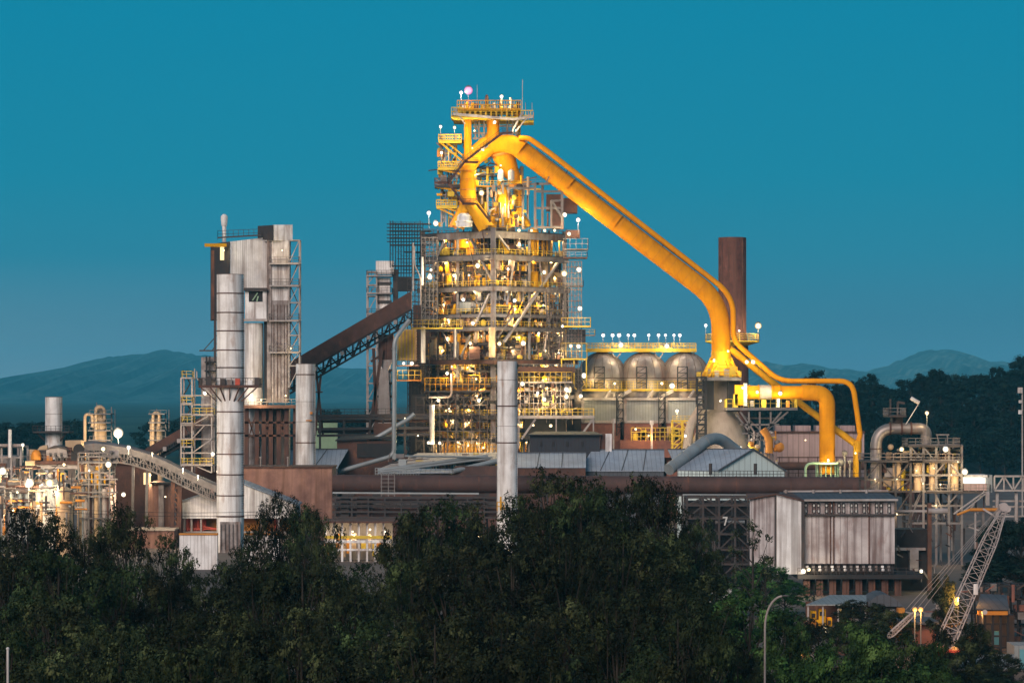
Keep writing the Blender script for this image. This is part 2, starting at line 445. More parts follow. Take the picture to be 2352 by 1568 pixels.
def lamp(u, v, D, label, group=None, r=0.42, power=1500, col=WARM, bulb='bulb_white', pole=0.0, name='floodlight', off=(0, -1.0, -0.6), cat='lamp'):
    r *= (0.88 if pole else 0.92) * rng.uniform(0.8, 1.2) if bulb == 'bulb_white' else 0.8
    if bulb == 'bulb_white': bulb = 'bulb_cool' if col is WHITE else ('bulb_warm' if r < .3 or len(label) % 5 == 0 else 'bulb_white')
    c = P(u, v, D)
    base = c - Vector((0, 0, pole + 1.25 * r)) if pole else c
    t = thing(name, label, cat, base, group)
    def ch(nm, me, loc, sc):
        o = bpy.data.objects.new(nm, me); COL.objects.link(o); o.parent = t
        o.location = Vector(loc) - base; o.scale = sc; return o
    b = ch('bulb', BULB, c, (r, r, r))
    b.material_slots[0].link = 'OBJECT'; b.material_slots[0].material = MATS[bulb]
    ch('lamp_head', HOOD, c, (r, r, r))
    if pole: ch('lamp_pole', POLE, base, (1.0, 1.0, pole + 1.25 * r + r))
    else: ch('lamp_bracket', BRACKET, c + Vector((0, r * 0.9, 0)), (r, r, r))
    if power:
        ld = bpy.data.lights.new('lamp_light', 'POINT'); ld.energy = power * LAMP_GAIN; ld.color = col; ld.shadow_soft_size = 0.3
        lo = bpy.data.objects.new('lamp_light', ld); COL.objects.link(lo); lo.parent = t
        o3 = Vector(off); 
        lo.location = c - base + Vector((o3.x * r * 2, o3.y * r * 2, o3.z * r * 2))
    return t
# ================================================================ the ground and the hills
leafmat('plain_cover', (0.010, 0.018, 0.012), (0.018, 0.030, 0.018), (0.035, 0.045, 0.025))
MATS['plain_cover'].node_tree.nodes['Noise Texture'].inputs['Scale'].default_value = 0.02
MATS['plain_cover'].node_tree.nodes['Noise Texture.001'].inputs['Scale'].default_value = 0.004
def ground():
    mb = MB()
    mb.add([(-9000, -200, 0), (9000, -200, 0), (9000, 16500, 0), (-9000, 16500, 0)], [(0, 1, 2, 3)])
    tag(mb.build('ground', 'ground', None, loc=(0, 0, 0)), kind='structure')
ground()
bpy.data.objects['ground'].material_slots[0].material = MATS['plain_cover']
leafmat('hazy_hill_cover', (0.020, 0.050, 0.050), (0.045, 0.085, 0.080), (0.10, 0.13, 0.11))  # part of the far blue haze is put into this hill colour
MATS['hazy_hill_cover'].node_tree.nodes['Noise Texture'].inputs['Scale'].default_value = 0.012
MATS['hazy_hill_cover'].node_tree.nodes['Noise Texture.001'].inputs['Scale'].default_value = 0.003
def hills(name, prof, D, depth, seed):
    rr = random.Random(seed)
    # ridge profile in survey columns / rows at distance D, falling to the plain in front and behind
    us = [prof[0][0] + (prof[-1][0] - prof[0][0]) * i / 180 for i in range(181)]
    def ridge(u):
        for (a, va), (b, vb) in zip(prof, prof[1:]):
            if a <= u <= b:
                t = (u - a) / (b - a); t = t * t * (3 - 2 * t)
                return va + (vb - va) * t
        return prof[-1][1]
    jag = [rr.uniform(-1.3, 1.3) + 1.6 * math.sin(i * 1.7 + seed) * math.sin(i * .61) for i in range(181)]
    rows = 13; vs = []; fs = []
    ph = [(rr.uniform(0, 6.28), rr.uniform(0.012, 0.06), rr.uniform(-2, 2)) for _ in range(6)]
    for j in range(rows):
        s = j / (rows - 1)                      # 0 front foot .. 0.75 ridge .. 1 back foot
        for i, u in enumerate(us):
            z = ZV(ridge(u) + jag[i], D)
            if s <= 0.75:
                k = s / 0.75
                f = k ** 1.25
            else: f = 1 - (s - 0.75) / 0.25
            n = sum(math.sin(a + u * b + s * c * 5) for a, b, c in ph) / 6
            f2 = max(0, f + n * 0.22 * (f * (1 - f)) * 2)
            y = D - depth * (0.75 - s) * (1 + 0.1 * n)
            gul = math.sin(u * .11 + 3 * s + seed) * math.sin(u * .037 + seed) + .5 * math.sin(u * .29 + 5 * s)
            vs.append((XU(u, D) + n * 60 * (1 - f), y - gul * 160 * f * (1 - f) * 4, (z * f2 + gul * 9 * f * (1 - f) * 4) - 1.0))
    w = len(us)
    for j in range(rows - 1):
        for i in range(w - 1):
            fs.append((j * w + i, j * w + i + 1, (j + 1) * w + i + 1, (j + 1) * w + i))
    mb = MB(); mb.add(vs, fs)
    tag(mb.build(name, 'hazy_hill_cover', None, True), kind='structure')
hills('hills', [(-500, 885), (-150, 890), (0, 878), (70, 868), (100, 858), (180, 836), (240, 820), (320, 812), (380, 803), (430, 811), (470, 815), (540, 832), (640, 842), (700, 840), (760, 842), (830, 846), (1000, 862), (1300, 880)], 12000, 4600, 3)
hills('hills', [(1100, 890), (1500, 850), (1650, 832), (1750, 829), (1790, 838), (1850, 834), (1920, 846), (1990, 851), (2030, 842), (2070, 825), (2110, 808), (2140, 802), (2190, 803), (2225, 818), (2260, 832), (2300, 830), (2352, 835), (2500, 860), (2900, 880)], 12300, 4600, 5)

# ================================================================ blast furnace
YF = 700.0; XF = -4.4; HD = 17.0
CX, CY = XF, YF + HD
FU = 1133.0
def FP(u, v, out=0.0):
    """the point of the two near faces of the tower that a survey pixel shows"""
    k = (u - 1176.0) / FPX
    s = 1.0 if u >= FU else -1.0
    y = (XF - s * (YF - out)) / (k - s)
    y = max(y, YF - out)
    return P(u, v, y)
bf = thing('blast_furnace', 'tall blast furnace tower of steel decks with yellow railings, pipes and a lamp-lit core', 'blast furnace', (CX, CY, 0))
def diamond(h, z):
    return [Vector((CX, CY - h, z)), Vector((CX + h, CY, z)), Vector((CX, CY + h, z)), Vector((CX - h, CY, z))]
# columns (front corner, side corners, rear, plus intermediate ones)
for px, py, w, m in ((0, -HD, 1.35, 'girder_steel'), (HD, 0, 1.1, 'girder_steel'), (-HD, 0, 1.1, 'girder_steel'), (0, HD, 1.1, 'grey_steel'),
                     (HD * .5, -HD * .5, .7, 'grey_steel'), (-HD * .5, -HD * .5, .7, 'grey_steel'), (-HD * .78, -HD * .22, .5, 'dark_steel'), (HD * .78, -HD * .22, .5, 'dark_steel')):
    mb = MB(); z1 = 68.5
    a = w / 2
    mb.box((CX + px, CY + py, z1 / 2), (w * .35, w, z1), R(45)); mb.box((CX + px, CY + py, z1 / 2), (w, w * .35, z1), R(45))
    mb.box((CX + px, CY + py - w * .38, z1 / 2 + .003), (w * .8, w * .2, z1), 0)
    mb.build('column', m, bf)
mb = MB()
mb.span(CX - 1.1, CX + .9, CY - HD + 1.2, CY - HD + 2.6, 0, 33); tag(mb.build('column', 'black_steel', bf), 'black lower column')
# the shaft
mb = MB()
mb.lathe((CX, CY), [(8.2, 0), (8.2, 10), (7.6, 11), (7.6, 22), (9.0, 29), (9.2, 34), (8.6, 40), (7.0, 54), (5.6, 64), (5.2, 69), (4.2, 72)], 40)
shaft = mb.build('shaft', 'furnace_shell', bf, True)
mb = MB()
for z in range(24, 68, 2):
    r_ = 9.4 if z < 38 else 9.4 - (z - 38) * .125
    mb.ring((CX, CY, z), r_, .16, 40, 6)
mb.build('cooling_ring', 'rail_yellow', shaft, True)
mb = MB(); mb.ring((CX, CY, 31.0), 12.0, 1.0, 48, 12); mb.build('bustle_pipe', 'rusty_orange', bf, True)
for i in range(16):
    a = 2 * math.pi * i / 16
    mb = MB(); p0 = Vector((CX + 11.4 * math.cos(a), CY + 11.4 * math.sin(a), 30.2)); p1 = Vector((CX + 8.3 * math.cos(a), CY + 8.3 * math.sin(a), 26.5))
    mb.tube([p0, p1], [.5, .28], 8); mb.build('tuyere_pipe', 'yellow_paint', bf, True)
# yellow barrels inside the decks
for u, v0, v1, D, r, m in ((1226, 523, 665, 708, 1.15, 'yellow_paint'), (1031, 600, 655, 712, .8, 'yellow_paint'), (1100, 545, 660, 711, 1.2, 'yellow_paint'),
                           (1072, 542, 575, 706, 2.8, 'orange_paint'), (1162, 690, 745, 707, 1.5, 'rusty_orange'), (1030, 690, 722, 709, 1.0, 'rusty_orange'),
                           (1265, 700, 745, 712, 1.3, 'rust_steel'), (1060, 770, 822, 707, 1.6, 'yellow_paint'), (1190, 762, 822, 706, 1.3, 'cream_paint'),
                           (1250, 600, 655, 716, 2.4, 'cream_paint'), (1278, 620, 655, 712, 1.8, 'cream_paint'), (1005, 770, 822, 716, 2.0, 'cream_paint'),
                           (1085, 690, 720, 708, 3.6, 'panel_grey'), (1170, 560, 578, 708, 2.2, 'rust_steel'), (1255, 545, 580, 711, 1.5, 'yellow_paint')):
    D = max(D, YF + 1.5 + abs(u - FU) * .104 + r)
    mb = MB(); c = P(u, 0, D); mb.lathe((c.x, c.y), [(r * .6, ZV(v1, D)), (r, ZV(v1, D) + .5), (r, ZV(v0, D) - .5), (r * .5, ZV(v0, D))], 20)
    mb.build('vessel', m, bf, True)

# decks: [row of the front corner, overhang, thickness, colour of girder, rail colour]
DECKS = [(530, 0.6, 1.55, 'girder_steel', 'grey_steel'), (584, 1.0, 1.2, 'grey_steel', 'rail_yellow'), (620, -2.5, .35, 'dark_steel', 'rail_yellow'),
         (657, 1.4, 1.0, 'girder_steel', 'rail_yellow'), (690, -2.2, .35, 'dark_steel', 'rail_yellow'), (720, 0.5, .7, 'grey_steel', 'rail_yellow'),
         (750, 0.8, .8, 'grey_steel', 'rail_yellow'), (786, -1.5, .35, 'dark_steel', 'rail_yellow'), (826, 3.2, .9, 'rust_steel', 'grey_steel'), (850, -1.0, .3, 'dark_steel', 'rail_yellow'),
         (880, 2.2, .8, 'dark_steel', 'rail_yellow'), (900, -0.5, .3, 'dark_steel', 'rail_yellow'), (920, 1.2, .6, 'black_steel', 'grey_steel'), (954, 2.0, .8, 'dark_steel', 'rail_yellow'), (985, 0.2, .4, 'black_steel', 'rail_yellow'),
         (1008, 1.0, .6, 'black_steel', 'rail_yellow')]
deck_z = []
for v, oh, th, gm, rm in DECKS:
    z = ZV(v, YF); deck_z.append(z)
    h = HD + oh
    mb = MB()
    o4 = diamond(h, z); i4 = diamond(9.6 if z < 55 else 7.2, z)
    # ring-shaped floor plate around the shaft
    for k in range(4):
        a, b, c, d = o4[k], o4[(k + 1) % 4], i4[(k + 1) % 4], i4[k]
        t = Vector((0, 0, .12))
        mb.add([a - t, b - t, c - t, d - t, a + t, b + t, c + t, d + t], [(3, 2, 1, 0), (4, 5, 6, 7), (0, 1, 5, 4), (2, 3, 7, 6)])
    fl = mb.build('deck', 'dark_steel', bf)
    mb = MB()
    g4 = diamond(h - .15, z - th / 2 - .1)
    for k in range(4): mb.beam(g4[k], g4[(k + 1) % 4], .35, th)
    g4 = diamond(h * .7, z - th / 2 - .14)
    for k in range(4): mb.beam(g4[k], g4[(k + 1) % 4], .3, th * .7)
    for k in range(9):
        t = (k + .5) / 9
        mb.beam(o4[3].lerp(o4[0], t) - Vector((0, 0, .45)), o4[3].lerp(o4[0], t) + Vector((5.2, 5.2, -.45)), .18, .4)
        mb.beam(o4[0].lerp(o4[1], t) - Vector((0, 0, .45)), o4[0].lerp(o4[1], t) + Vector((-5.2, 5.2, -.45)), .18, .4)
    mb.build('girder', gm, fl)
    mb = MB(); mb.rail(diamond(h - .05, z + .12), 1.15, 1.5, .09, 2, True); mb.build('railing', rm, fl)

# diagonal braces on the two near faces
for (ua, va), (ub, vb), w, m in (((1022, 555), (982, 643), .75, 'light_steel'), ((1080, 545), (1128, 640), .55, 'grey_steel'), ((1290, 590), (1157, 786), .62, 'light_steel'),
                                 ((1182, 595), (1164, 700), .5, 'grey_steel'), ((1144, 540), (1170, 574), .5, 'light_steel'), ((1238, 595), (1264, 760), .45, 'grey_steel'),
                                 ((1296, 690), (1285, 805), .5, 'light_steel'), ((1125, 675), (1094, 743), .6, 'light_steel'), ((1080, 770), (1060, 818), .45, 'light_steel'),
                                 ((1182, 720), (1140, 776), .5, 'grey_steel'), ((1178, 700), (1142, 772), .42, 'rust_steel'), ((1258, 760), (1250, 806), .4, 'light_steel'), ((1010, 750), (1034, 795), .35, 'grey_steel'),
                                 ((1268, 710), (1258, 760), .35, 'grey_steel'), ((1000, 660), (972, 720), .4, 'dark_steel'), ((1005, 720), (968, 690), .4, 'dark_steel'), ((1230, 880), (1142, 960), .4, 'dark_steel'), ((1020, 880), (1120, 950), .4, 'dark_steel'), ((1120, 880), (1020, 950), .4, 'black_steel')):
    mb = MB(); mb.beam(FP(ua, va, .5), FP(ub, vb, .5), w, w * .8); mb.build('brace', m, bf)

# pipework on every level: the largest as parts, the small rest as one mass
CLR = ['yellow_paint', 'rail_yellow', 'grey_steel', 'light_steel', 'rust_steel', 'rusty_orange', 'dark_steel', 'cream_paint', 'dark_steel', 'black_steel', 'rust_steel', 'dark_steel', 'grey_steel', 'rust_steel']
fine = {}
def fineb(m): return fine.setdefault(m, MB())
zs_all = sorted(deck_z) 
npipe = 0
for li, (z0, z1) in enumerate(zip([8.0] + zs_all, zs_all)):
    hgt = z1 - z0
    for side in (-1, 1):
        nn = 135 if hgt > 2 else 60
        for i in range(nn):
            t = rng.random(); inn = rng.uniform(0.2, 7.0)
            hh = HD - inn
            x = CX + side * hh * t; y = CY - hh * (1 - t)
            m = rng.choice(CLR); q = rng.random()
            fb = fineb(m)
            if q < .30:
                r_ = rng.choice((.07, .09, .12, .16, .2, .3))
                if r_ >= .2 and npipe < 60:
                    b = MB(); b.cyl((x, y), z0, z1, r_, n=8); b.build('pipe', m, bf, True); npipe += 1
                else: fb.cyl((x, y), z0, z1 - .1, r_, n=6)
            elif q < .52:
                L = rng.uniform(2.0, 8.0); zz = z0 + rng.uniform(.3, max(.4, hgt - .5)); dx = side * L * .7071; dy = L * .7071
                r_ = rng.choice((.07, .1, .12, .18))
                p = Vector((x, y, zz)); e = p + Vector((dx, dy, 0)) * .5; s = p - Vector((dx, dy, 0)) * .5
                if rng.random() < .4: fb.tube(fillet([s, e, e + Vector((0, 0, min(hgt * .5, 3)))], .5, 3), r_, 6)
                else: fb.tube([s, e], r_, 6)
            elif q < .70:
                s = (rng.uniform(.4, 1.6), rng.uniform(.4, 1.2), rng.uniform(.5, min(2.0, max(.6, hgt - .3))))
                fb.box((x, y, z0 + s[2] / 2 + .12), s, R(45))
            elif q < .82:
                r_ = rng.uniform(.3, .8); h_ = min(hgt * .8, rng.uniform(.8, 2.4))
                fb.lathe((x, y), [(r_ * .5, z0 + .12), (r_, z0 + .35), (r_, z0 + h_), (r_ * .3, z0 + h_ + .3)], 9)
            elif q < .92:
                p = Vector((x, y, z0)); fb.beam(p, p + Vector((side * rng.uniform(-2, 2), rng.uniform(-2, 2), hgt)), .14)
            else:
                fb.ladder((x, y, z0), hgt, .55, (.7, side * .7, 0))
for m, b in fine.items():
    o = b.build('pipework', m, bf); o['kind'] = 'stuff'

# stairs that zigzag on the right side, and the light scaffolding at the upper left
mb = MB()
zz = [ZV(v, 712) for v in (1010, 985, 954, 920, 880, 852, 826, 806, 786, 768, 750)]
for i, (a, b) in enumerate(zip(zz, zz[1:])):
    xa, xb = (XU(1265, 712), XU(1318, 712)) if i % 2 else (XU(1318, 712), XU(1265, 712))
    y = 709 + (i % 2) * .5
    mb.beam((xa, y, a), (xb, y, b), .9, .25); mb.beam((xa, y - .45, a + 1), (xb, y - .45, b + 1), .07)
    mb.box((xb, y, b), (1.6, 2, .15))
mb.build('staircase', 'grey_steel', bf)
mb = MB()
x0, x1 = XU(897, 712), XU(972, 712)
for i in range(13):
    x = x0 + (x1 - x0) * i / 12; top = ZV(508 + rng.uniform(0, 9), 712)
    for y in (708, 709.8, 711.5): mb.beam((x, y, ZV(rng.uniform(625, 650) if i > 1 else 615, 712)), (x, y, top), .085)
for k in range(17):
    z = ZV(516 + k * 8, 712)
    for y in (708, 709.8, 711.5):
        if k < 6 or rng.random() < .6: mb.beam((x0 - (.8 if k < 6 else -rng.uniform(0, 3)), y, z), (x1, y, z), .075)
    for i in range(13):
        x = x0 + (x1 - x0) * i / 12; mb.beam((x, 708, z), (x, 711.5, z), .07)
    if k in (0, 2, 4, 6) or k > 6 and k % 4 == 0: mb.span(x0 + (0 if k < 7 else rng.uniform(0, 4)), x1 + (2 if k < 7 else 0), 708, 711.5, z - .1, z + .1)
    for i in range(12):
        xa = x0 + (x1 - x0) * i / 12; xb = x0 + (x1 - x0) * (i + 1) / 12; zb = ZV(516 + (k + 1) * 8, 712)
        if k < 15 and rng.random() < .22: mb.beam((xa, 708, z), (xb, 708, zb), .06)
mb.rail([(x0, 708, ZV(523, 712)), (x1, 708, ZV(523, 712))], 1.1, 1, .07)
tag(mb.build('scaffolding', 'black_steel', bf), 'dark tube scaffolding')
# white down pipes on the left flank
for us, D, r, m in (([(949, 558), (949, 600), (949, 668)], 705, .22, 'light_steel'), ([(952, 565), (952, 610), (966, 635), (966, 700)], 704, .17, 'light_steel'), ([(970, 590), (970, 655)], 702, .3, 'white_clad'), ([(972, 750), (972, 833)], 701, .55, 'white_clad'),
                    ([(1045, 755), (1045, 820)], 698, .3, 'light_steel'), ([(1037, 858), (1037, 905), (1033, 912), (985, 912)], 697, .22, 'light_steel'), ([(992, 930), (992, 1020)], 697, .65, 'white_clad'),
                    ([(1130, 752), (1130, 820)], 697.5, .8, 'cream_paint')):
    mb = MB(); mb.tube(fillet([P(u, v, D) for u, v in us], 1.2, 4), r, 10); mb.build('down_pipe', m, bf, True)
# side balconies
def balcony(u0, u1, v, D, depth, parent, fm, rm, h=1.15, th=.3, post=None, name='balcony'):
    z = ZV(v, D); x0, x1 = XU(u0, D), XU(u1, D)
    mb = MB(); mb.span(x0, x1, D, D + depth, z - th, z); o = mb.build(name, fm, parent)
    mb = MB(); mb.rail([(x0, D + depth, z), (x0, D + .05, z), (x1, D + .05, z), (x1, D + depth, z)], h, 1.3, .09, 2); mb.build('railing', rm, o)
    if post:
        mb = MB()
        for x in (x0 + .2, (x0 + x1) / 2, x1 - .2): mb.beam((x, D + .5, ZV(post, D)), (x, D + .5, z - th), .28)
        mb.build('post', fm, o)
    return o
balcony(1295, 1351, 571, 706, 5, bf, 'grey_steel', 'light_steel', 2.4)
balcony(1295, 1349, 590, 706.5, 5, bf, 'rust_steel', 'light_steel')
balcony(1288, 1340, 655, 706, 5, bf, 'dark_steel', 'grey_steel')
balcony(1290, 1357, 748, 704, 6, bf, 'rail_yellow', 'rail_yellow', 1.9)
balcony(1288, 1349, 823, 704, 6, bf, 'rail_yellow', 'rail_yellow', 3.6, post=890)
balcony(1300, 1367, 768, 706, 5, bf, 'grey_steel', 'rail_yellow')
balcony(945, 1062, 752, 699, 4, bf, 'rail_yellow', 'rail_yellow', 1.7)
balcony(1190, 1320, 842, 698, 3, bf, 'rust_steel', 'grey_steel', .6, 1.4)
balcony(1190, 1314, 876, 697, 4, bf, 'light_steel', 'rail_yellow', 2.2)
balcony(1190, 1365, 954, 696, 6, bf, 'light_steel', 'rail_yellow', 1.6, .7, post=1030)
balcony(975, 1126, 897, 698, 4, bf, 'dark_steel', 'yellow_paint', 3.0)
balcony(910, 962, 838, 700, 5, bf, 'rust_steel', 'dark_steel')
balcony(912, 966, 872, 701, 5, bf, 'rusty_orange', 'rail_yellow', 2.2)
mb = MB(); mb.beam(P(1230, 962, 696.5), P(1198, 1008, 696.5), .45); mb.build('brace', 'light_steel', bf)
mb = MB(); mb.beam(P(1362, 962, 696.5), P(1334, 1000, 696.5), .45); mb.build('brace', 'light_steel', bf)
mb = MB(); mb.beam(P(1330, 868, 702), P(1341, 880, 702), .4); mb.beam(P(1341, 880, 702), P(1330, 892, 702), .4); mb.build('brace', 'dark_steel', bf)
# control cabins and hoppers hanging in the frame
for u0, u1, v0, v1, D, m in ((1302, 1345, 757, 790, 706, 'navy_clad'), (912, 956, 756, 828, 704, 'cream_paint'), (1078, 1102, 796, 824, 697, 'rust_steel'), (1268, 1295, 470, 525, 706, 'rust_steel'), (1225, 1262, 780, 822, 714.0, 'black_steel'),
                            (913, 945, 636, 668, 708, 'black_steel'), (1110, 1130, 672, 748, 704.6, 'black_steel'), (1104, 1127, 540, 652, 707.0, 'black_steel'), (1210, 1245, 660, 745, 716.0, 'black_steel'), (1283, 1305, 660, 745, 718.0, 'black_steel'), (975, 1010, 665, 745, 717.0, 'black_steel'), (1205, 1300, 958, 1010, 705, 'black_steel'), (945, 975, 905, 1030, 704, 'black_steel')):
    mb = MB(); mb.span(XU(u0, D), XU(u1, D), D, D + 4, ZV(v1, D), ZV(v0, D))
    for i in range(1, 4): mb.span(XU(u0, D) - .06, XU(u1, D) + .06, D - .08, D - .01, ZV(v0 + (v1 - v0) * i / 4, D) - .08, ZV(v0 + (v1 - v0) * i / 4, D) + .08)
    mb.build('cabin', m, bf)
# ribs on the cream silo under the conveyor head
mb = MB()
for u in (918, 926, 934, 942, 950): mb.beam(P(u, 757, 703.9), P(u, 828, 703.9), .3)
mb.build('silo_rib', 'rail_yellow', bf)
# the tapping floor with its yellow fence
mb = MB()
z = ZV(1048, 694); x0, x1 = XU(975, 694), XU(1140, 694)
mb.span(x0, x1, 690, 712, z - .5, z); fl = mb.build('tapping_floor', 'concrete', bf)
mb = MB(); mb.rail([(x0 + 6, 692, z), (x1, 692, z)], 2.8, .8, .16, 3); mb.build('railing', 'yellow_paint', fl)
for mm, off in (('yellow_paint', 0), ('rusty_orange', 1), ('rust_steel', 2)):
    mb = MB()
    for i in range(off, 48, 3):
        u = 1016 + i * 2.3; hh = 2.0 + 1.4 * rng.random(); mb.box((XU(u, 700), 702.5 + rng.random(), z + hh / 2), (.17, .12, hh))
    mb.build('screen_slats', mm, bf)
# dark sheets added behind the tower to stand in for deep shade
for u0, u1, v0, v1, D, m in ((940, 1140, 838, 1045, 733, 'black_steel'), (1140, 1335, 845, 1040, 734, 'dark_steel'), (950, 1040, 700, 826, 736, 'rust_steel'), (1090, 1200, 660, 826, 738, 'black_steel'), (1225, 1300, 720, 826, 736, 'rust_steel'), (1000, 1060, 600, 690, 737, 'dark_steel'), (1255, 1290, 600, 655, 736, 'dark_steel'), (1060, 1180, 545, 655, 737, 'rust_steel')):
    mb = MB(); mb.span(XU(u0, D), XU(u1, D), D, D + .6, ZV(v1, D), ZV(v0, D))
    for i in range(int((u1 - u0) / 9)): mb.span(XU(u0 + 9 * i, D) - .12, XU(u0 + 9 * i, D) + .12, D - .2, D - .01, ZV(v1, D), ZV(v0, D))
    mb.build('shade_sheet', m, bf)
# tube scaffolding up the left and right flanks
for u0, u1, v0, v1, D, nx, mm in ((936, 986, 640, 1040, 706, 6, 'dark_steel'), (1298, 1336, 600, 900, 706, 5, 'grey_steel'), (968, 1004, 545, 745, 705, 4, 'grey_steel'), (1255, 1296, 660, 822, 704.5, 5, 'dark_steel')):
    mb = MB(); lv = int((v1 - v0) / 13); mb.frame(XU(u0, D), XU(u1, D), D, D + 2.4, [ZV(v1 - (v1 - v0) * i / lv, D) for i in range(lv + 1)], .13, True, nx)
    for i in range(0, lv, 2): mb.span(XU(u0, D), XU(u1, D), D + .2, D + 2.2, ZV(v1 - (v1 - v0) * i / lv, D) + .1, ZV(v1 - (v1 - v0) * i / lv, D) + .16)
    mb.build('scaffolding', mm, bf)
# pale light scaffolding at the lower right
mb = MB(); mb.frame(XU(1195, 697), XU(1308, 697), 698.2, 700.5, [ZV(v, 697) for v in (952, 938, 926, 909, 897, 880)], .13, False, 11); mb.build('scaffolding', 'light_steel', bf)
for i in range(110):
    u = rng.uniform(1192, 1318); v = rng.uniform(882, 950); D = rng.uniform(696.6, 701); mb = MB(); q = rng.random()
    if q < .4: mb.tube([P(u, v, D), P(u, v + rng.uniform(8, 34), D)], rng.uniform(.07, .2), 7)
    elif q < .75: mb.beam(P(u, v, D), P(u + rng.uniform(-22, 22), v + rng.choice((0, 0, 12, -12)), D), rng.uniform(.08, .22))
    else: mb.box(P(u, v, D), (rng.uniform(.4, 1.3), .8, rng.uniform(.4, 1.3)))
    mb.build('fitting', rng.choice(['light_steel', 'grey_steel', 'rust_steel', 'rail_yellow', 'dark_steel', 'cream_paint', 'black_steel']), bf, q < .4)
mb = MB(); mb.frame(XU(955, 698), XU(1120, 698), 697.5, 701, [ZV(v, 698) for v in (1036, 1012, 990, 968, 950, 930, 912)], .18, True, 9); mb.build('scaffolding', 'dark_steel', bf)

# ---------------- the yellow top of the furnace
ft = thing('furnace_top', 'yellow furnace head with gas uptakes, hoppers and a railed crown platform', 'furnace head', (CX, CY, ZV(520, 712)))
DT = 712.0
def up(pts, r, m='yellow_paint', D=DT, n=18, rad=2.0, name='gas_uptake'):
    mb = MB(); q = [P(a[0], a[1], D if len(a) < 3 else a[2]) for a in pts]
    mb.tube(fillet(q, rad, 6), M(r, D), n); return mb.build(name, m, ft, True)
def upv(pts, m, n=22, name='gas_uptake'):
    """a pipe whose radius changes along its run: (column, row, distance, radius in survey pixels)"""
    mb = MB(); mb.tube([P(a[0], a[1], a[2]) for a in pts], [M(a[3], a[2]) for a in pts], n); return mb.build(name, m, ft, True)
upv([(1075, 470, 703, 18.6), (1075, 440, 703, 18.4), (1074.5, 388, 703, 18), (1080, 379, 703.5, 16), (1089, 371, 704.5, 12.5), (1136, 340, 707, 10.5)], 'orange_paint')
upv([(1072, 362, 707, 10.5), (1082, 350, 707, 10.5), (1124, 316, 709, 11)], 'yellow_paint')
upv([(1052, 522, 703.5, 15), (1064, 492, 703.5, 15.5), (1075, 462, 703.5, 16)], 'yellow_paint'); upv([(1040, 522, 704, 9), (1066, 470, 704, 10)], 'rusty_orange')
upv([(1116, 524, 703, 18), (1098, 492, 703, 17.5), (1076, 462, 703, 16)], 'yellow_paint')
upv([(1074.5, 266, 706, 8.5), (1074.5, 362, 706, 8.8), (1074.5, 380, 705, 9)], 'orange_paint')
upv([(1157, 350, 708, 24), (1158, 362, 708, 26), (1172, 394, 709, 20), (1190, 420, 711, 11.5), (1193, 440, 711, 10), (1193, 506, 711, 10)], 'orange_paint')
upv([(1192, 488, 712, 9), (1212, 522, 712, 10)], 'yellow_paint')
upv([(1128, 522, 709, 12), (1142, 480, 709, 11), (1148, 462, 709, 9)], 'yellow_paint'); upv([(1176, 522, 708, 12), (1160, 484, 708, 11), (1152, 462, 708, 9)], 'yellow_paint')
upv([(1092, 524, 722, 16), (1104, 470, 722, 13), (1110, 430, 722, 9)], 'yellow_paint')
upv([(1132.5, 272, 708, 14.5), (1132.5, 316, 708, 14.5), (1128, 328, 708, 12)], 'orange_paint', name='charging_hopper')
upv([(1154, 430, 706, 9), (1154, 458, 706, 15), (1154, 486, 706, 11), (1154, 522, 706, 8)], 'yellow_paint', name='charging_hopper')
upv([(1190, 266, 714, 6), (1190, 318, 714, 6)], 'yellow_paint')
for u0, u1, v, D in ((1096, 1176, 402, 708), (1080, 1196, 426, 706), (1100, 1205, 448, 710), (1110, 1200, 474, 709), (1096, 1196, 498, 708)):
    mb = MB(); mb.span(XU(u0, D), XU(u1, D), D, D + 3, ZV(v, D) - .25, ZV(v, D)); o = mb.build('walkway', rng.choice(['grey_steel', 'rail_yellow', 'dark_steel']), ft)
    mb = MB(); mb.rail([(XU(u0, D), D + .05, ZV(v, D)), (XU(u1, D), D + .05, ZV(v, D))], 1.1, .8, .1, 2); mb.build('railing', 'rail_yellow', o)
mb = MB()
for i in range(15):
    a_ = i / 15 * 6.283; mb.beam((XU(1075, 703) + M(20, 703) * math.cos(a_), 703 + M(20, 703) * math.sin(a_), ZV(468, 703)), (XU(1075, 703) + M(20, 703) * math.cos(a_), 703 + M(20, 703) * math.sin(a_), ZV(455, 703)), .12)
mb.build('ring_railing', 'rusty_orange', ft)
mb = MB(); mb.span(XU(1046, 704.6), XU(1094, 704.6), 704.6, 706, ZV(520, 704), ZV(490, 704)); mb.build('dark_fill', 'black_steel', ft)  # black box paints the shade inside the arch
for u in (1150, 1174):
    mb = MB(); c = P(u, 0, 702); mb.lathe((c.x, c.y), [(.3, ZV(416, 702)), (.75, ZV(413, 702)), (.75, ZV(394, 702)), (.3, ZV(389, 702))], 14); mb.build('relief_valve', 'white_clad', ft, True)
mb = MB(); c = P(1066, 0, 700); mb.lathe((c.x, c.y), [(1.9, ZV(521, 700)), (1.9, ZV(512, 700)), (2.1, ZV(511, 700)), (2.1, ZV(508, 700)), (1.7, ZV(507, 700)), (1.7, ZV(497, 700)), (1.0, ZV(490, 700))], 20); mb.build('white_vessel', 'white_clad', ft, True)
for u, v0, v1, D in ((1120, 430, 520, 706), (1155, 420, 520, 705), (1168, 430, 500, 706), (1132, 440, 520, 709), (1212, 440, 520, 712), (1105, 430, 515, 714), (1180, 420, 520, 720), (1098, 395, 440, 712)):
    mb = MB(); mb.beam(P(u, v0, D), P(u, v1, D), .5); mb.build('hanger_post', 'light_steel', ft)
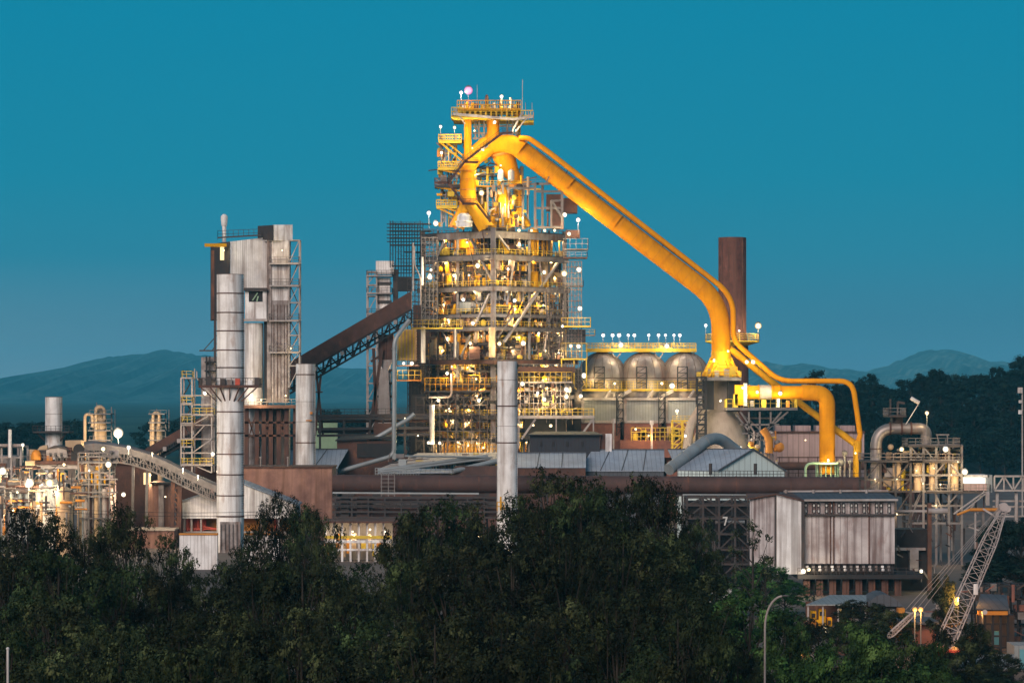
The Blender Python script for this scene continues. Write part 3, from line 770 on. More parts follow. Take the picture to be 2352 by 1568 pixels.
# crown platform
DC = 703
def bars(u0, u1, v0, v1, D, step, w, mats, parent, name='railing_bars'):
    n_ = max(2, int(M(u1 - u0, D) / step))
    for q, mm in enumerate(mats):
        mb = MB()
        for i in range(q, n_ + 1, len(mats)):
            x = XU(u0, D) + (XU(u1, D) - XU(u0, D)) * i / n_; mb.beam((x, D, ZV(v1, D)), (x, D, ZV(v0 + rng.uniform(0, 4), D)), w)
        for k in (0, .5, 1):
            if q == 0: mb.beam(P(u0, v0 + (v1 - v0) * k, D), P(u1, v0 + (v1 - v0) * k, D), w * 1.3)
        mb.build(name, mm, parent)
cp = balcony(1040, 1190, 268, DC, 15, ft, 'rail_yellow', 'rail_yellow', 1.2, .5, name='crown_platform')
bars(1050, 1197, 231, 250, DC + 1.5, .55, .16, ['yellow_paint', 'rail_yellow', 'cream_paint'], cp)
bars(1037, 1064, 247, 266, DC + .2, .5, .16, ['rail_yellow', 'yellow_paint'], cp)
bars(1196, 1225, 254, 277, DC + 1, .5, .16, ['rail_yellow', 'rusty_orange'], cp)
mb = MB(); mb.span(XU(1050, DC + 1.6), XU(1197, DC + 1.6), DC + 1.6, DC + 13, ZV(253, DC), ZV(250, DC)); mb.build('upper_deck', 'yellow_paint', cp)
mb = MB(); mb.span(XU(1196, DC + 1), XU(1226, DC + 1), DC + 1, DC + 9, ZV(280, DC), ZV(276, DC)); mb.span(XU(1036, DC + .3), XU(1066, DC + .3), DC + .3, DC + 9, ZV(270, DC), ZV(266, DC)); mb.build('side_deck', 'rail_yellow', cp)
mb = MB()
for i in range(12): 
    u = 1056 + i * 12; mb.beam(P(u, 253, DC + 2), P(u, 268, DC + 2), .4)
mb.build('deck_post', 'yellow_paint', cp)
mb = MB()
mb.beam(P(1040, 262, DC - .3), P(1180, 274, DC - .3), .5, .6); mb.beam(P(1180, 274, DC - .3), P(1224, 268, DC - .3), .5, .6)
mb.beam(P(1044, 250, DC), P(1068, 285, DC), .3); mb.beam(P(1200, 258, DC), P(1176, 302, DC), .4); mb.beam(P(1186, 300, DC), P(1218, 262, DC), .3)
mb.build('girder', 'light_steel', cp)
mb = MB()
for u in (1092, 1100, 1112, 1165, 1178, 1186): mb.beam(P(u, 272, DC + 5), P(u, 322, DC + 5), .45)
for v in (290, 306, 318): mb.beam(P(1086, v, DC + 5), P(1192, v, DC + 5), .4)
mb.beam(P(1092, 290, DC + 5), P(1112, 318, DC + 5), .3)
mb.build('top_frame', 'grey_steel', ft)
for i in range(46):
    u = rng.uniform(1048, 1196); D = DC + rng.uniform(2, 9); w = rng.uniform(.4, 1.5); up_ = rng.random() < .55; h_ = rng.uniform(.5, 1.9); zb_ = ZV(250 if up_ else 267, DC)
    mb = MB()
    if i % 3: mb.box((XU(u, D), D, zb_ + h_ / 2), (w, w, h_))
    else: mb.lathe((XU(u, D), D), [(w * .4, zb_), (w * .4, zb_ + h_), (w * .15, zb_ + h_ + .3)], 10)
    mb.build('winch_gear', rng.choice(['yellow_paint', 'rail_yellow', 'rusty_orange', 'rust_steel', 'light_steel', 'cream_paint', 'rust_steel']), ft)
for u, v0, m in ((1118, 218, 'rust_steel'), (1173, 224, 'white_clad'), (1150, 228, 'rust_steel')):
    mb = MB(); c = P(u, 0, 707); mb.lathe((c.x, c.y), [(.5, ZV(250, 707)), (.45, ZV(v0 + 8, 707)), (.25, ZV(v0, 707))], 10); mb.build('vent_post', m, ft, True)
mb = MB(); mb.beam(P(1200, 275, 708), P(1200, 183, 708), .14); mb.build('antenna', 'white_clad', ft)
mb = MB(); mb.beam(P(1096, 240, 708), P(1096, 195, 708), .1); mb.build('antenna', 'light_steel', ft)
for u in (1207, 1222): 
    mb = MB(); mb.beam(P(u, 258, 706), P(u, 236, 706), .14); mb.build('antenna', 'light_steel', ft)
for i in range(90):
    u = rng.uniform(1088, 1214); v = rng.uniform(385, 515); D = rng.uniform(703, 712); mb = MB(); q = rng.random()
    if q < .4: mb.cyl((XU(u, D), D), ZV(v, D), ZV(v - rng.uniform(10, 50), D), rng.uniform(.12, .5), n=8)
    elif q < .7: mb.beam(P(u, v, D), P(u + rng.uniform(10, 45), v + rng.uniform(-10, 10), D), rng.uniform(.15, .4))
    elif q < .85: mb.sphere(P(u, v, D), rng.uniform(.4, .9), 10, 7)
    else: mb.box(P(u, v, D), (rng.uniform(.6, 1.8), 1, rng.uniform(.6, 1.6)))
    mb.build('equipment', rng.choice(['yellow_paint', 'rail_yellow', 'yellow_paint', 'cream_paint', 'grey_steel', 'dark_steel', 'rusty_orange', 'rust_steel']), ft, q < .4 or .7 < q < .85)
# side platforms with struts, on the left
for u0, u1, v, vs_ in ((1007, 1060, 322, 372), (1006, 1056, 384, 400), (998, 1060, 424, 440), (1002, 1050, 472, 500)):
    o = balcony(u0, u1, v, 706, 5, ft, 'rail_yellow' if v != 424 else 'dark_steel', 'yellow_paint' if v != 424 else 'dark_steel', 1.4, .7)
    mb = MB(); mb.beam(P(u0 + 5, v + 6, 706.5), P(u1 + 4, vs_, 706.5), .4); mb.beam(P(u0 + 20, v + 6, 706.5), P(u1 + 4, vs_ - 14, 706.5), .3); mb.build('strut', 'yellow_paint', o)
    if v != 424: bars(u0, u1, v - 12, v, 706, .5, .15, ['rail_yellow', 'yellow_paint', 'cream_paint'], o)
mb = MB(); mb.frame(XU(1013, 708), XU(1024, 708), 708, 710, [ZV(v, 708) for v in (520, 500, 472, 448, 424, 404, 384, 352, 322)], .22); mb.build('ladder_tower', 'light_steel', ft)
mb = MB(); mb.frame(XU(1030, 709), XU(1048, 709), 709, 712, [ZV(v, 709) for v in (520, 500, 478, 450, 424, 404, 384, 352, 330)], .2); mb.build('ladder_tower', 'rail_yellow', ft)
# the dark stair flights crossing in front of the uptake
for pts in ([(1177, 305), (1154, 306), (1067, 371)], [(1098, 373), (1067, 372), (1029, 420)], [(1029, 420), (1065, 468)], [(1062, 468), (1094, 468), (1127, 510)], [(998, 420), (1030, 420)]):
    mb = MB(); D = 699.5
    for a, b in zip(pts, pts[1:]):
        pa, pb = P(*a, D), P(*b, D)
        mb.beam(pa, pb, .9, .5); mb.beam(pa + Vector((0, -.4, 1.1)), pb + Vector((0, -.4, 1.1)), .09); mb.beam(pa + Vector((0, -.4, .55)), pb + Vector((0, -.4, .55)), .07)
        for i in range(13):
            q = pa.lerp(pb, i / 12) + Vector((0, -.4, 0)); mb.beam(q, q + Vector((0, 0, 1.1)), .07)
    mb.build('stair_flight', 'rust_steel', ft)
for v in (392, 412, 436, 452):
    mb = MB(); mb.tube([P(1074.8, v, 703), P(1074.8, v + 1.2, 703)], M(18.9, 703), 26); mb.build('pipe_band', 'rusty_orange', ft, True)
mb = MB(); mb.tube([P(1156, 352, 708), P(1157, 357, 708)], M(28, 708), 28); mb.build('junction_collar', 'rusty_orange', ft, True)
mb = MB(); c = P(1074, 0, 703); mb.ring((c.x, c.y, ZV(462, 703)), M(19, 703), .22, 28, 6); mb.ring((c.x, c.y, ZV(436, 703)), M(18.5, 703), .16, 28, 6); mb.build('flange', 'rusty_orange', ft, True)
for i in range(130):
    u = rng.uniform(1008, 1072); v = rng.uniform(325, 518); D = rng.uniform(706, 716); mb = MB(); q = rng.random()
    if q < .35: mb.cyl((XU(u, D), D), ZV(v, D), ZV(v - rng.uniform(10, 40), D), rng.uniform(.1, .35), n=8)
    elif q < .7: mb.beam(P(u, v, D), P(u + rng.uniform(-25, 25), v + rng.uniform(-16, 16), D), rng.uniform(.12, .3))
    elif q < .8: mb.sphere(P(u, v, D), rng.uniform(.3, .7), 10, 7)
    else: mb.box(P(u, v, D), (rng.uniform(.5, 1.6), 1, rng.uniform(.5, 1.6)))
    mb.build('equipment', rng.choice(['yellow_paint', 'rail_yellow', 'yellow_paint', 'cream_paint', 'light_steel', 'grey_steel', 'dark_steel', 'rusty_orange']), ft, q < .35 or .7 < q < .8)
for i in range(40):
    u = rng.uniform(1082, 1132); v = rng.uniform(350, 420); D = rng.uniform(709, 718); mb = MB()
    if i % 2: mb.beam(P(u, v, D), P(u + rng.uniform(-25, 25), v + rng.uniform(-12, 12), D), rng.uniform(.15, .4))
    else: mb.cyl((XU(u, D), D), ZV(v, D), ZV(v - rng.uniform(8, 30), D), rng.uniform(.15, .5), n=8)
    mb.build('equipment', rng.choice(['yellow_paint', 'rail_yellow', 'cream_paint', 'rusty_orange', 'light_steel', 'grey_steel']), ft, i % 2 == 0)
# steel portal beside the head, right
pg = MB()
for u, D in ((1229, 702), (1291, 704), (1201, 708), (1246, 710)): pg.beam(P(u, 420, D), P(u, 526, D), .6)
for a, b in (((1196, 424, 706), (1291, 421, 704)), ((1229, 440, 702), (1291, 440, 704)), ((1229, 422, 702), (1246, 422, 710)), ((1170, 432, 702), (1229, 432, 702)), ((1229, 522, 702), (1291, 522, 704)), ((1266, 460, 703), (1291, 500, 704)), ((1266, 462, 703), (1291, 460, 704)), ((1246, 460, 706), (1246, 524, 706)), ((1266, 460, 703), (1266, 524, 703)), ((1229, 478, 702), (1291, 478, 704))): pg.beam(P(*a), P(*b), .5)
pg.rail([P(1200, 421, 705), P(1291, 420, 704)], 1.0, 1.5, .07)
pg.beam(P(1254, 420, 703), P(1262, 404, 703), .25); pg.beam(P(1262, 404, 703), P(1284, 420, 704), .25)
pg.build('hoist_portal', 'grey_steel', ft)
mb = MB(); mb.span(XU(1255, 707), XU(1288, 707), 707, 711, ZV(484, 707), ZV(446, 707)); mb.build('motor_house', 'rust_steel', ft)
mb = MB(); mb.span(XU(1288, 707), XU(1326, 707), 707, 711, ZV(489, 707), ZV(455, 707)); mb.build('motor_house', 'rust_steel', ft)
mb = MB(); mb.span(XU(1300, 706), XU(1332, 706), 706, 710, ZV(545, 706), ZV(528, 706)); mb.build('motor_house', 'rust_steel', ft)
for i in range(26):
    u = rng.uniform(1030, 1290); D = rng.uniform(704, 722); v1 = 522; hgt = rng.uniform(10, 38)
    mb = MB()
    if rng.random() < .5: mb.cyl((XU(u, D), D), ZV(v1, D), ZV(v1 - hgt, D), rng.uniform(.2, .6), n=8)
    else: mb.box((XU(u, D), D, ZV(v1, D) + .9), (rng.uniform(.6, 2.2), 1.2, 1.8))
    mb.build('equipment', rng.choice(['yellow_paint', 'rail_yellow', 'grey_steel', 'dark_steel', 'rust_steel', 'light_steel']), ft)
# ================================================================ gas pipes
DD = 704.0
dc = thing('downcomer_pipe', 'thick orange gas pipe running diagonally down from the furnace head', 'pipe', P(1656, 812, DD))
mb = MB(); rr_ = M(21.5, DD)
path = fillet([P(1134, 338, DD + 4), P(1174, 327, DD + 1), P(1655, 694, DD), P(1656, 822, DD)], [3.5, 7.0], 12)
mb.tube(path, rr_, 36); mb.build('pipe', 'orange_paint', dc, True)
for t in (.02, .27, .52, .77, .98):
    mb = MB(); a = P(1190, 334, DD).lerp(P(1628, 674, DD), t); d = (P(1628, 674, DD) - P(1190, 334, DD)).normalized()
    mb.tube([a - d * .06, a + d * .06], rr_ + .05, 36); mb.build('flange', 'orange_paint', dc, True)
for v in (745, 796):
    mb = MB(); mb.tube([P(1656, v, DD), P(1656, v + 1.5, DD)], rr_ + .05, 36); mb.build('flange', 'orange_paint', dc, True)
mb = MB(); c = P(1656, 0, DD)
mb.lathe((c.x, c.y), [(M(45, DD), ZV(862, DD)), (M(42, DD), ZV(856, DD)), (M(23, DD), ZV(818, DD)), (M(22.5, DD), ZV(806, DD))], 30); mb.build('skirt_cone', 'yellow_paint', dc, True)
mb = MB()   # slim walkway along the upper side of the pipe
d0, d1 = P(1232, 342, DD - .5), P(1650, 660, DD - .5)
mb.beam(d0, d1, .5, .12)
for i in range(34):
    q = d0.lerp(d1, i / 33); mb.beam(q, q + Vector((.45, 0, .75)), .08)
mb.beam(d0 + Vector((.45, 0, .75)), d1 + Vector((.45, 0, .75)), .09)
mb.beam(d0 + Vector((.45, 0, 1.1)), d1 + Vector((.45, 0, 1.1)), .1)
mb.build('walkway', 'dark_steel', dc)
for t in [i / 26 for i in range(1, 26)]:
    a = P(1190, 334, DD).lerp(P(1628, 674, DD), t); d = (P(1628, 674, DD) - P(1190, 334, DD)).normalized()
    mb = MB(); mb.tube([a - d * .04, a + d * .04], rr_ + .008, 36, False); mb.build('weld_seam', 'rusty_orange', dc, True)

bp = thing('bypass_pipe', 'thin orange pipe above the thick diagonal one, bending down past the chimney', 'pipe', P(1970, 1098, DD))
mb = MB()
path = [P(1192, 318, DD - .5), P(1214, 317, DD - .5), P(1258, 348, DD - .5), P(1664, 664, DD - .5), P(1684, 700, DD - 1), P(1684, 782, DD - 1), P(1790, 875, DD - 1), P(1958, 875, DD - 3), P(1976, 1000, DD - 3), P(1971, 1014, DD - 3)]
mb.tube(fillet(path, [1.5, 2, 3, 2.5, 2.5, 3, 3, .6], 6), M(6.3, DD), 14); mb.build('pipe', 'orange_paint', bp, True)
mb = MB(); mb.tube([P(1970, 1012, DD - 3), P(1968, 1098, DD - 3)], M(9.5, DD), 16); mb.build('lower_leg', 'yellow_paint', bp, True)
for t in (.12, .30, .48, .66, .84):
    q = P(1258, 348, DD - .5).lerp(P(1664, 664, DD - .5), t); mb = MB(); mb.beam(q + Vector((-.1, 0, -.4)), q + Vector((-1.0, .3, -1.7)), .16); mb.build('support_strut', 'dark_steel', bp)
dg = thing('drain_pipe', 'yellow pipe slanting down behind the horizontal orange duct towards the right-hand pipe leg', 'pipe', P(1963, 1016, DD + 2))
mb = MB(); mb.tube([P(1676, 800, DD - .3), P(1784, 886, DD + 3.5), P(1886, 962, DD + 3.5), P(1966, 1020, DD - 2.5)], M(8, DD), 14); mb.build('pipe', 'yellow_paint', dg, True)
mb = MB()
for t in (.1, .35, .6): 
    q = P(1676, 800, DD - .3).lerp(P(1784, 886, DD + 3.5), t); mb.beam(q, q + Vector((1.2, -.6, 1.9)), .2)
mb.build('tie_strut', 'dark_steel', dg)

gm = thing('gas_main', 'orange horizontal gas duct with a wide elbow turning down to a glowing base', 'pipe', P(1900, 1088, 700))
mb = MB(); DG = 700
mb.tube(fillet([P(1716, 901, DG), P(1848, 901, DG)], 1, 2), M(15.5, DG), 26); mb.build('duct', 'orange_paint', gm, True)
mb = MB(); mb.tube(fillet([P(1842, 901, DG), P(1900, 903, DG), P(1900, 1088, DG)], 4.2, 9), M(18.2, DG), 26); mb.build('elbow', 'orange_paint', gm, True)
mb = MB(); mb.tube([P(1744, 901, DG), P(1771, 901, DG)], M(17, DG), 26); mb.build('valve_body', 'light_steel', gm, True)
for u in (1722, 1742, 1773, 1790, 1842):
    mb = MB(); mb.tube([P(u - 1, 901, DG), P(u + 1, 901, DG)], M(18, DG), 26); mb.build('flange', 'orange_paint', gm, True)
for v in (945, 985, 1030):
    mb = MB(); mb.tube([P(1900, v - 1, DG), P(1900, v + 1, DG)], M(18.8, DG), 26); mb.build('flange', 'orange_paint', gm, True)
mb = MB(); c = P(1900, 0, DG); mb.ring((c.x, c.y, ZV(1064, DG)), M(26, DG), .16, 28, 6)
for i in range(14):
    a = i / 14 * 6.283; mb.tube(fillet([(c.x + M(26, DG) * math.cos(a), c.y + M(26, DG) * math.sin(a), ZV(1095, DG)), (c.x + M(26, DG) * math.cos(a), c.y + M(26, DG) * math.sin(a), ZV(1064, DG)), (c.x + M(20, DG) * math.cos(a), c.y + M(20, DG) * math.sin(a), ZV(1064, DG))], .8, 3), .13, 6)
mb.tube(fillet([P(1850, 1098, DG - 4), P(1850, 1064, DG - 4), P(1925, 1064, DG - 4)], 1.5, 4), .3, 8)
mb.build('cooling_pipe', 'green_pipe', gm, True)
for u, v, r in ((1940, 1040, .7), (1930, 1062, .9), (1952, 1060, .5)):
    mb = MB(); mb.sphere(P(u, v, 697), r, 10, 7); mb.tube([P(u, v, 697), P(u, 1096, 697)], .25, 8); mb.build('valve', rng.choice(['rusty_orange', 'grey_steel']), gm, True)

# ================================================================ dust catcher
dk = thing('dust_catcher', 'pale bulging dust catcher below the thick orange pipe, with a dark stair tower', 'dust catcher', (XU(1652, 706), 706, 0))
c = (XU(1655, 707), 707)
mb = MB(); mb.lathe(c, [(M(64, 707), 0), (M(70, 707), ZV(1060, 707)), (M(66, 707), ZV(1020, 707)), (M(52, 707), ZV(975, 707)), (M(40, 707), ZV(946, 707)), (M(27, 707), ZV(940, 707)), (M(27, 707), ZV(866, 707))], 40)
mb.build('body', 'refractory', dk, True)
mb = MB(); mb.tube(fillet([P(1608, 1024, 698), P(1590, 1024, 698), P(1578, 1022, 698)], .5, 2), .4, 8)
mb.tube(fillet([P(1612, 935, 699), P(1585, 975, 699), P(1578, 1034, 699)], 4, 6), [M(9, 699)] * 7 + [M(12, 699)] * 2 if False else M(11, 699), 18); mb.build('side_duct', 'refractory', dk, True)
o = balcony(1610, 1703, 866, 697, 16, dk, 'grey_steel', 'rail_yellow', 1.3, .8)
mb = MB()
for ua, ub in ((1614, 1640), (1630, 1650), (1698, 1672), (1684, 1664), (1620, 1632), (1690, 1680)): mb.beam(P(ua, 865, 697.5), P(ub, 822, 702), .3)
for k in range(5): mb.beam(P(1612 + k * 4, 862 - k * 8, 697.5), P(1700 - k * 5, 862 - k * 8, 698), .16)
mb.build('struts', 'yellow_paint', o)
for i in range(22):
    u = rng.uniform(1614, 1698); mb = MB(); w = rng.uniform(.5, 1.6); h = rng.uniform(.8, 2.6)
    mb.box((XU(u, 700), 698.5 + rng.uniform(0, 4), ZV(866, 698) + h / 2), (w, w, h)); mb.build('equipment', rng.choice(['yellow_paint', 'light_steel', 'rail_yellow', 'white_clad']), dk)
mb = MB(); mb.span(XU(1614, 699), XU(1640, 699), 699, 702, ZV(940, 699), ZV(872, 699)); mb.span(XU(1672, 699), XU(1700, 699), 699, 702, ZV(945, 699), ZV(868, 699)); mb.build('casing', 'black_steel', dk)
mb = MB(); mb.frame(XU(1602, 696), XU(1622, 696), 696, 700, [ZV(v, 696) for v in (1040, 1018, 996, 974, 952, 930, 908, 886, 866)], .35); 
for v in range(880, 1030, 12): mb.span(XU(1602, 696), XU(1624, 696), 695.8, 696.3, ZV(v, 696) - .15, ZV(v, 696) + .15)
mb.build('stair_tower', 'black_steel', dk)
o = balcony(1670, 1832, 936, 694, 9, dk, 'grey_steel', 'rail_yellow', 2.0, .6)
mb = MB()
for a, b in (((1700, 945), (1745, 1010)), ((1810, 945), (1735, 1010)), ((1735, 1010), (1690, 950)), ((1720, 945), (1720, 1030)), ((1745, 945), (1745, 1030)), ((1770, 945), (1770, 980)), ((1700, 975), (1790, 975)), ((1705, 995), (1770, 995)), ((1795, 945), (1750, 1000))): mb.beam(P(*a, 695), P(*b, 695), .4)
for a, b in (((1700, 945), (1760, 1000)), ((1720, 960), (1800, 960)), ((1710, 1010), (1765, 1010))): mb.beam(P(*a, 701), P(*b, 701), .4)
mb.build('cantilever_frame', 'grey_steel', o)
for u, v0, v1, w, m in ((1698, 884, 930, 20, 'yellow_paint'), (1712, 880, 932, 8, 'sign_white'), (1728, 920, 934, 9, 'grey_steel'), (1690, 905, 935, 10, 'rail_yellow'), (1788, 915, 935, 6, 'sign_white'), (1755, 918, 935, 10, 'rail_yellow'), (1810, 920, 935, 7, 'rusty_orange')):
    mb = MB(); mb.span(XU(u - w / 2, 697), XU(u + w / 2, 697), 697, 699, ZV(v1, 697), ZV(v0, 697)); mb.build('equipment', m, o)

# ================================================================ rusty square chimney
ch = thing('chimney', 'tall dark rusty chimney with a lamp-lit yellow balcony at its foot', 'chimney', (XU(1682, 745), 745, 0))
c = (XU(1682, 745), 745); r_ = M(32, 745)
mb = MB(); n = 36
prof = [(r_ * 1.25, 0), (r_ * 1.15, ZV(800, 745)), (r_, ZV(760, 745)), (r_, ZV(546, 745)), (r_ * .93, ZV(545.6, 745)), (r_ * .93, ZV(560, 745))]
mb.lathe(c, prof, n); mb.build('shaft', 'chimney_rust', ch, True)
mb = MB()
for i in range(12):
    a = i / 12 * 6.283 + .2; mb.beam((c[0] + (r_ + .02) * math.cos(a), c[1] + (r_ + .02) * math.sin(a), ZV(780, 745)), (c[0] + (r_ + .02) * math.cos(a), c[1] + (r_ + .02) * math.sin(a), ZV(550, 745)), .16)
mb.build('stave', 'rust_steel', ch)
mb = MB(); z = ZV(782, 745); R2 = M(62, 745)
mb.lathe(c, [(r_, z - 2.2), (R2 * .6, z - 1.2), (R2, z - .4), (R2, z), (r_, z)], 24, False); o = mb.build('balcony', 'rail_yellow', ch)
mb = MB(); mb.rail([(c[0] + R2 * math.cos(i / 16 * 6.283), c[1] + R2 * math.sin(i / 16 * 6.283), z) for i in range(16)], 1.6, 1.2, .12, 3, True); mb.build('railing', 'rail_yellow', o)

# ================================================================ hot stoves
sg = 'domed hot stoves beside the furnace'
sl = ['grey-brown domed stove nearest the furnace tower, partly behind its lower decks', 'grey-brown domed stove in the middle of the row, a dark ladder cage on its dome', 'grey-brown domed stove nearest the dust catcher, half hidden by it']
for (u, lab) in zip((1383, 1480, 1574), sl):
    D = 745
    s = thing('hot_stove', lab, 'hot stove', (XU(u, D), D, 0), sg); c = (XU(u, D), D); Rd = M(57, D)
    mb = MB(); zb = ZV(893, D); ze = ZV(868, D); zt = ZV(808, D)
    prof = [(Rd, zb), (Rd, ze)] + [(Rd * math.cos(a), ze + (zt - ze) * math.sin(a)) for a in [i / 10 * 1.52 for i in range(1, 11)]]
    mb.lathe(c, prof, 44); mb.build('dome', 'dome_steel', s, True)
    mb = MB(); mb.ring((c[0], c[1], ze), Rd, .12, 44, 6)
    for i in range(16):
        a = i / 16 * 6.283
        for k in range(8):
            t0, t1 = k / 8 * 1.4, (k + 1) / 8 * 1.4
            mb.beam((c[0] + Rd * 1.003 * math.cos(t0) * math.cos(a), c[1] + Rd * 1.003 * math.cos(t0) * math.sin(a), ze + (zt - ze) * 1.003 * math.sin(t0)), (c[0] + Rd * 1.003 * math.cos(t1) * math.cos(a), c[1] + Rd * 1.003 * math.cos(t1) * math.sin(a), ze + (zt - ze) * 1.003 * math.sin(t1)), .07)
    mb.build('seam', 'rust_steel', s)
    mb = MB(); mb.lathe((c[0], c[1]), [(M(13, D), zt - 1), (M(13, D), zt + .6), (M(9, D), zt + .9)], 20); mb.build('crown_nozzle', 'rust_steel', s, True)
    mb = MB(); Rb = M(52, D); mb.lathe(c, [(Rb, 0), (Rb, ZV(972, D)), (Rb, ZV(893, D))], 44); mb.build('barrel', 'dome_steel', s, True)
    mb = MB(); x0, x1 = XU(u - 46, 739), XU(u + 42, 739); z0, z1 = ZV(968, 739), ZV(916, 739)
    mb.span(x0, x1, 736.5, 741, z0, z1); o = mb.build('wall_panel', 'panel_grey', s)
    mb = MB()
    for a, b in (((x0, z0), (x1, z0)), ((x0, z1), (x1, z1)), ((x0, z0), (x0, z1)), ((x1, z0), (x1, z1))): mb.beam((a[0], 736.3, a[1]), (b[0], 736.3, b[1]), .95, .6)
    mb.beam((x1 - 1.5, 736.4, z1), (x1 + 2.5, 737, ZV(896, 738)), .8); mb.beam((x1 - 4, 736.4, z1), (x1 - 2.5, 737, ZV(896, 738)), .5)
    mb.build('panel_frame', 'light_steel', o)
    z = ZV(893, 738)
    mb = MB(); a_ = [(c[0] + M(61, D) * math.cos(t), c[1] + M(61, D) * math.sin(t)) for t in [i / 20 * 6.283 for i in range(20)]]; mb.prism(a_, z - .5, z); o = mb.build('gallery_deck', 'rail_yellow', s)
    mb = MB(); mb.rail([(x, y, z) for x, y in a_], 1.9, 1.1, .1, 3, True); mb.build('railing', 'rail_yellow', o)
    mb = MB(); xl = XU(u - 4, 736); mb.frame(xl - 1.4, xl + 1.0, 736, 738, [ZV(v, 736) for v in (892, 880, 868, 856, 842)], .2)
    if u < 1500: mb.frame(XU(u - 24 + 57, 735), XU(u - 24 + 72, 735), 735, 738, [ZV(v, 735) for v in (1000, 980, 960, 940, 920, 900)], .25)
    mb.build('ladder_cage', 'black_steel', s)
    mb = MB(); mb.span(XU(u - 56, 738), XU(u + 50, 738), 736, 748, 0, ZV(972, 738)); mb.build('brick_base', 'brick_red', s)
gl = thing('stove_gallery', 'long yellow gallery with railings running above the brown domes', 'walkway', P(1474, 808, 742))
z = ZV(808, 742)
mb = MB(); mb.span(XU(1346, 742), XU(1600, 742), 742, 745, z, z + .9); mb.build('deck', 'rail_yellow', gl)
mb = MB(); mb.rail([(XU(1346, 742), 742.1, z + .9), (XU(1599, 742), 742.1, z + .9)], 1.3, .75, .12, 3); mb.rail([(XU(1346, 742), 744.9, z + .9), (XU(1599, 742), 744.9, z + .9)], 1.3, 1.5, .1, 2); mb.build('railing', 'rail_yellow', gl)
mb = MB()
for u in (1404, 1427, 1502, 1525, 1595): mb.beam((XU(u, 743), 743, z), (XU(u + (14 if u in (1404, 1502) else -14), 743), 743, z - 2.2), .25)
mb.build('strut', 'light_steel', gl)
mb = MB(); mb.span(XU(1424, 735), XU(1560, 735), 733, 737, ZV(1050, 735), ZV(1010, 735))
mb.build
b_ = thing('stove_wall', 'red brick wall with a yellow-railed terrace below the brown domes', 'wall', P(1470, 1100, 733))
mb.build('wall', 'brick_red', b_)
mb = MB(); mb.rail([P(1450, 1012, 732.9), P(1560, 1012, 732.9)], 3.2, 1.2, .14, 3); mb.build('railing', 'rail_yellow', b_)
for i in range(16):
    u = rng.uniform(1450, 1555); mb = MB(); h = rng.uniform(1, 3.4); mb.box((XU(u, 735), 735, ZV(1010, 735) + h / 2), (rng.uniform(.5, 2), 1, h)); mb.build('equipment', rng.choice(['rail_yellow', 'rusty_orange', 'grey_steel', 'rust_steel', 'cream_paint']), b_)
st = thing('stair_tower', 'yellow-lit open stair tower between the last dome and the dust catcher', 'stair tower', P(1570, 1040, 715))
mb = MB(); mb.frame(XU(1545, 715), XU(1592, 715), 715, 719, [ZV(v, 715) for v in (1040, 1020, 1000, 985, 966)], .35, nx=2); mb.build('frame', 'rail_yellow', st)
mb = MB(); mb.rail([P(1545, 966, 715), P(1592, 966, 715)], 1.2, 1, .1); mb.beam(P(1548, 1030, 714.6), P(1590, 990, 714.6), .9, .2); mb.beam(P(1590, 990, 714.6), P(1548, 966, 714.6), .9, .2); mb.build('stair', 'rail_yellow', st)
for u, v0, lab in ((1409, 966, 'white post with a small head standing before the dome nearest the tower'), (1497, 970, 'white post with a small head standing before the middle dome')):
    mb = MB(); mb.beam(P(u, 1036, 730), P(u, v0, 730), .45); mb.box(P(u, v0, 730), (.9, .6, 1.1)); tag(mb.build('post', 'white_clad'), lab, 'post')

# ================================================================ stock house tower
sh = thing('stock_house', 'white clad stock house tower with a sloping roof, lift shaft and outside stair', 'stock house', (XU(580, 652), 652, 0))
D = 650
# the block in plan: corner edge at 528; the lit face runs to 614, the dark face to 484
A = P(528, 0, D); Bp = P(615, 0, D + 3); C0 = P(484, 0, D + 7); E0 = Vector((Bp.x + C0.x - A.x, Bp.y + C0.y - A.y, 0))
def blk(poly, vb, tops, D=650):
    b = MB(); k = len(poly)
    vs = [(p.x, p.y, ZV(vb, D)) for p in poly] + [(p.x, p.y, ZV(t, D)) for p, t in zip(poly, tops)]
    b.add(vs, [tuple(reversed(range(k))), tuple(range(k, 2 * k))] + [(i, (i + 1) % k, (i + 1) % k + k, i + k) for i in range(k)])
    return b
b = blk([A, Bp, E0, C0], 663, [555, 543, 545, 557]); b.build('upper_block', 'white_ribbed', sh)
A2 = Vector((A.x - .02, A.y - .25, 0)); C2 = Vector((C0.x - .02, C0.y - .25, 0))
b = MB(); b.extrude([(A2.x, A2.y, ZV(735, D)), (C2.x, C2.y, ZV(735, D)), (C2.x, C2.y, ZV(557, D)), (A2.x, A2.y, ZV(555, D))], (0, -.15, 0)); b.build('shaded_face', 'dark_steel', sh)  # dark sheet over the pale wall paints the side turned from the light
b = MB(); b.span(XU(485, 655), XU(503, 655), 655.2, 658, ZV(733, 655), ZV(575, 655)); b.build('side_column', 'rust_steel', sh)
b = MB(); b.span(XU(562, 650), XU(612, 650), 650.5, 656, ZV(733, 650), ZV(693, 650)); b.span(XU(562, 650), XU(571, 650), 650.5, 656, ZV(693, 650), ZV(663, 650)); b.span(XU(603, 650), XU(612, 650), 650.5, 656, ZV(693, 650), ZV(663, 650)); b.span(XU(571, 650), XU(603, 650), 652.5, 656, ZV(693, 650), ZV(663, 650)); b.build('lower_block', 'white_clad', sh)
b = MB(); b.span(XU(572, 650), XU(602, 650), 650.9, 652.4, ZV(692, 650), ZV(668, 650)); o = b.build('window_opening', 'black_steel', sh)
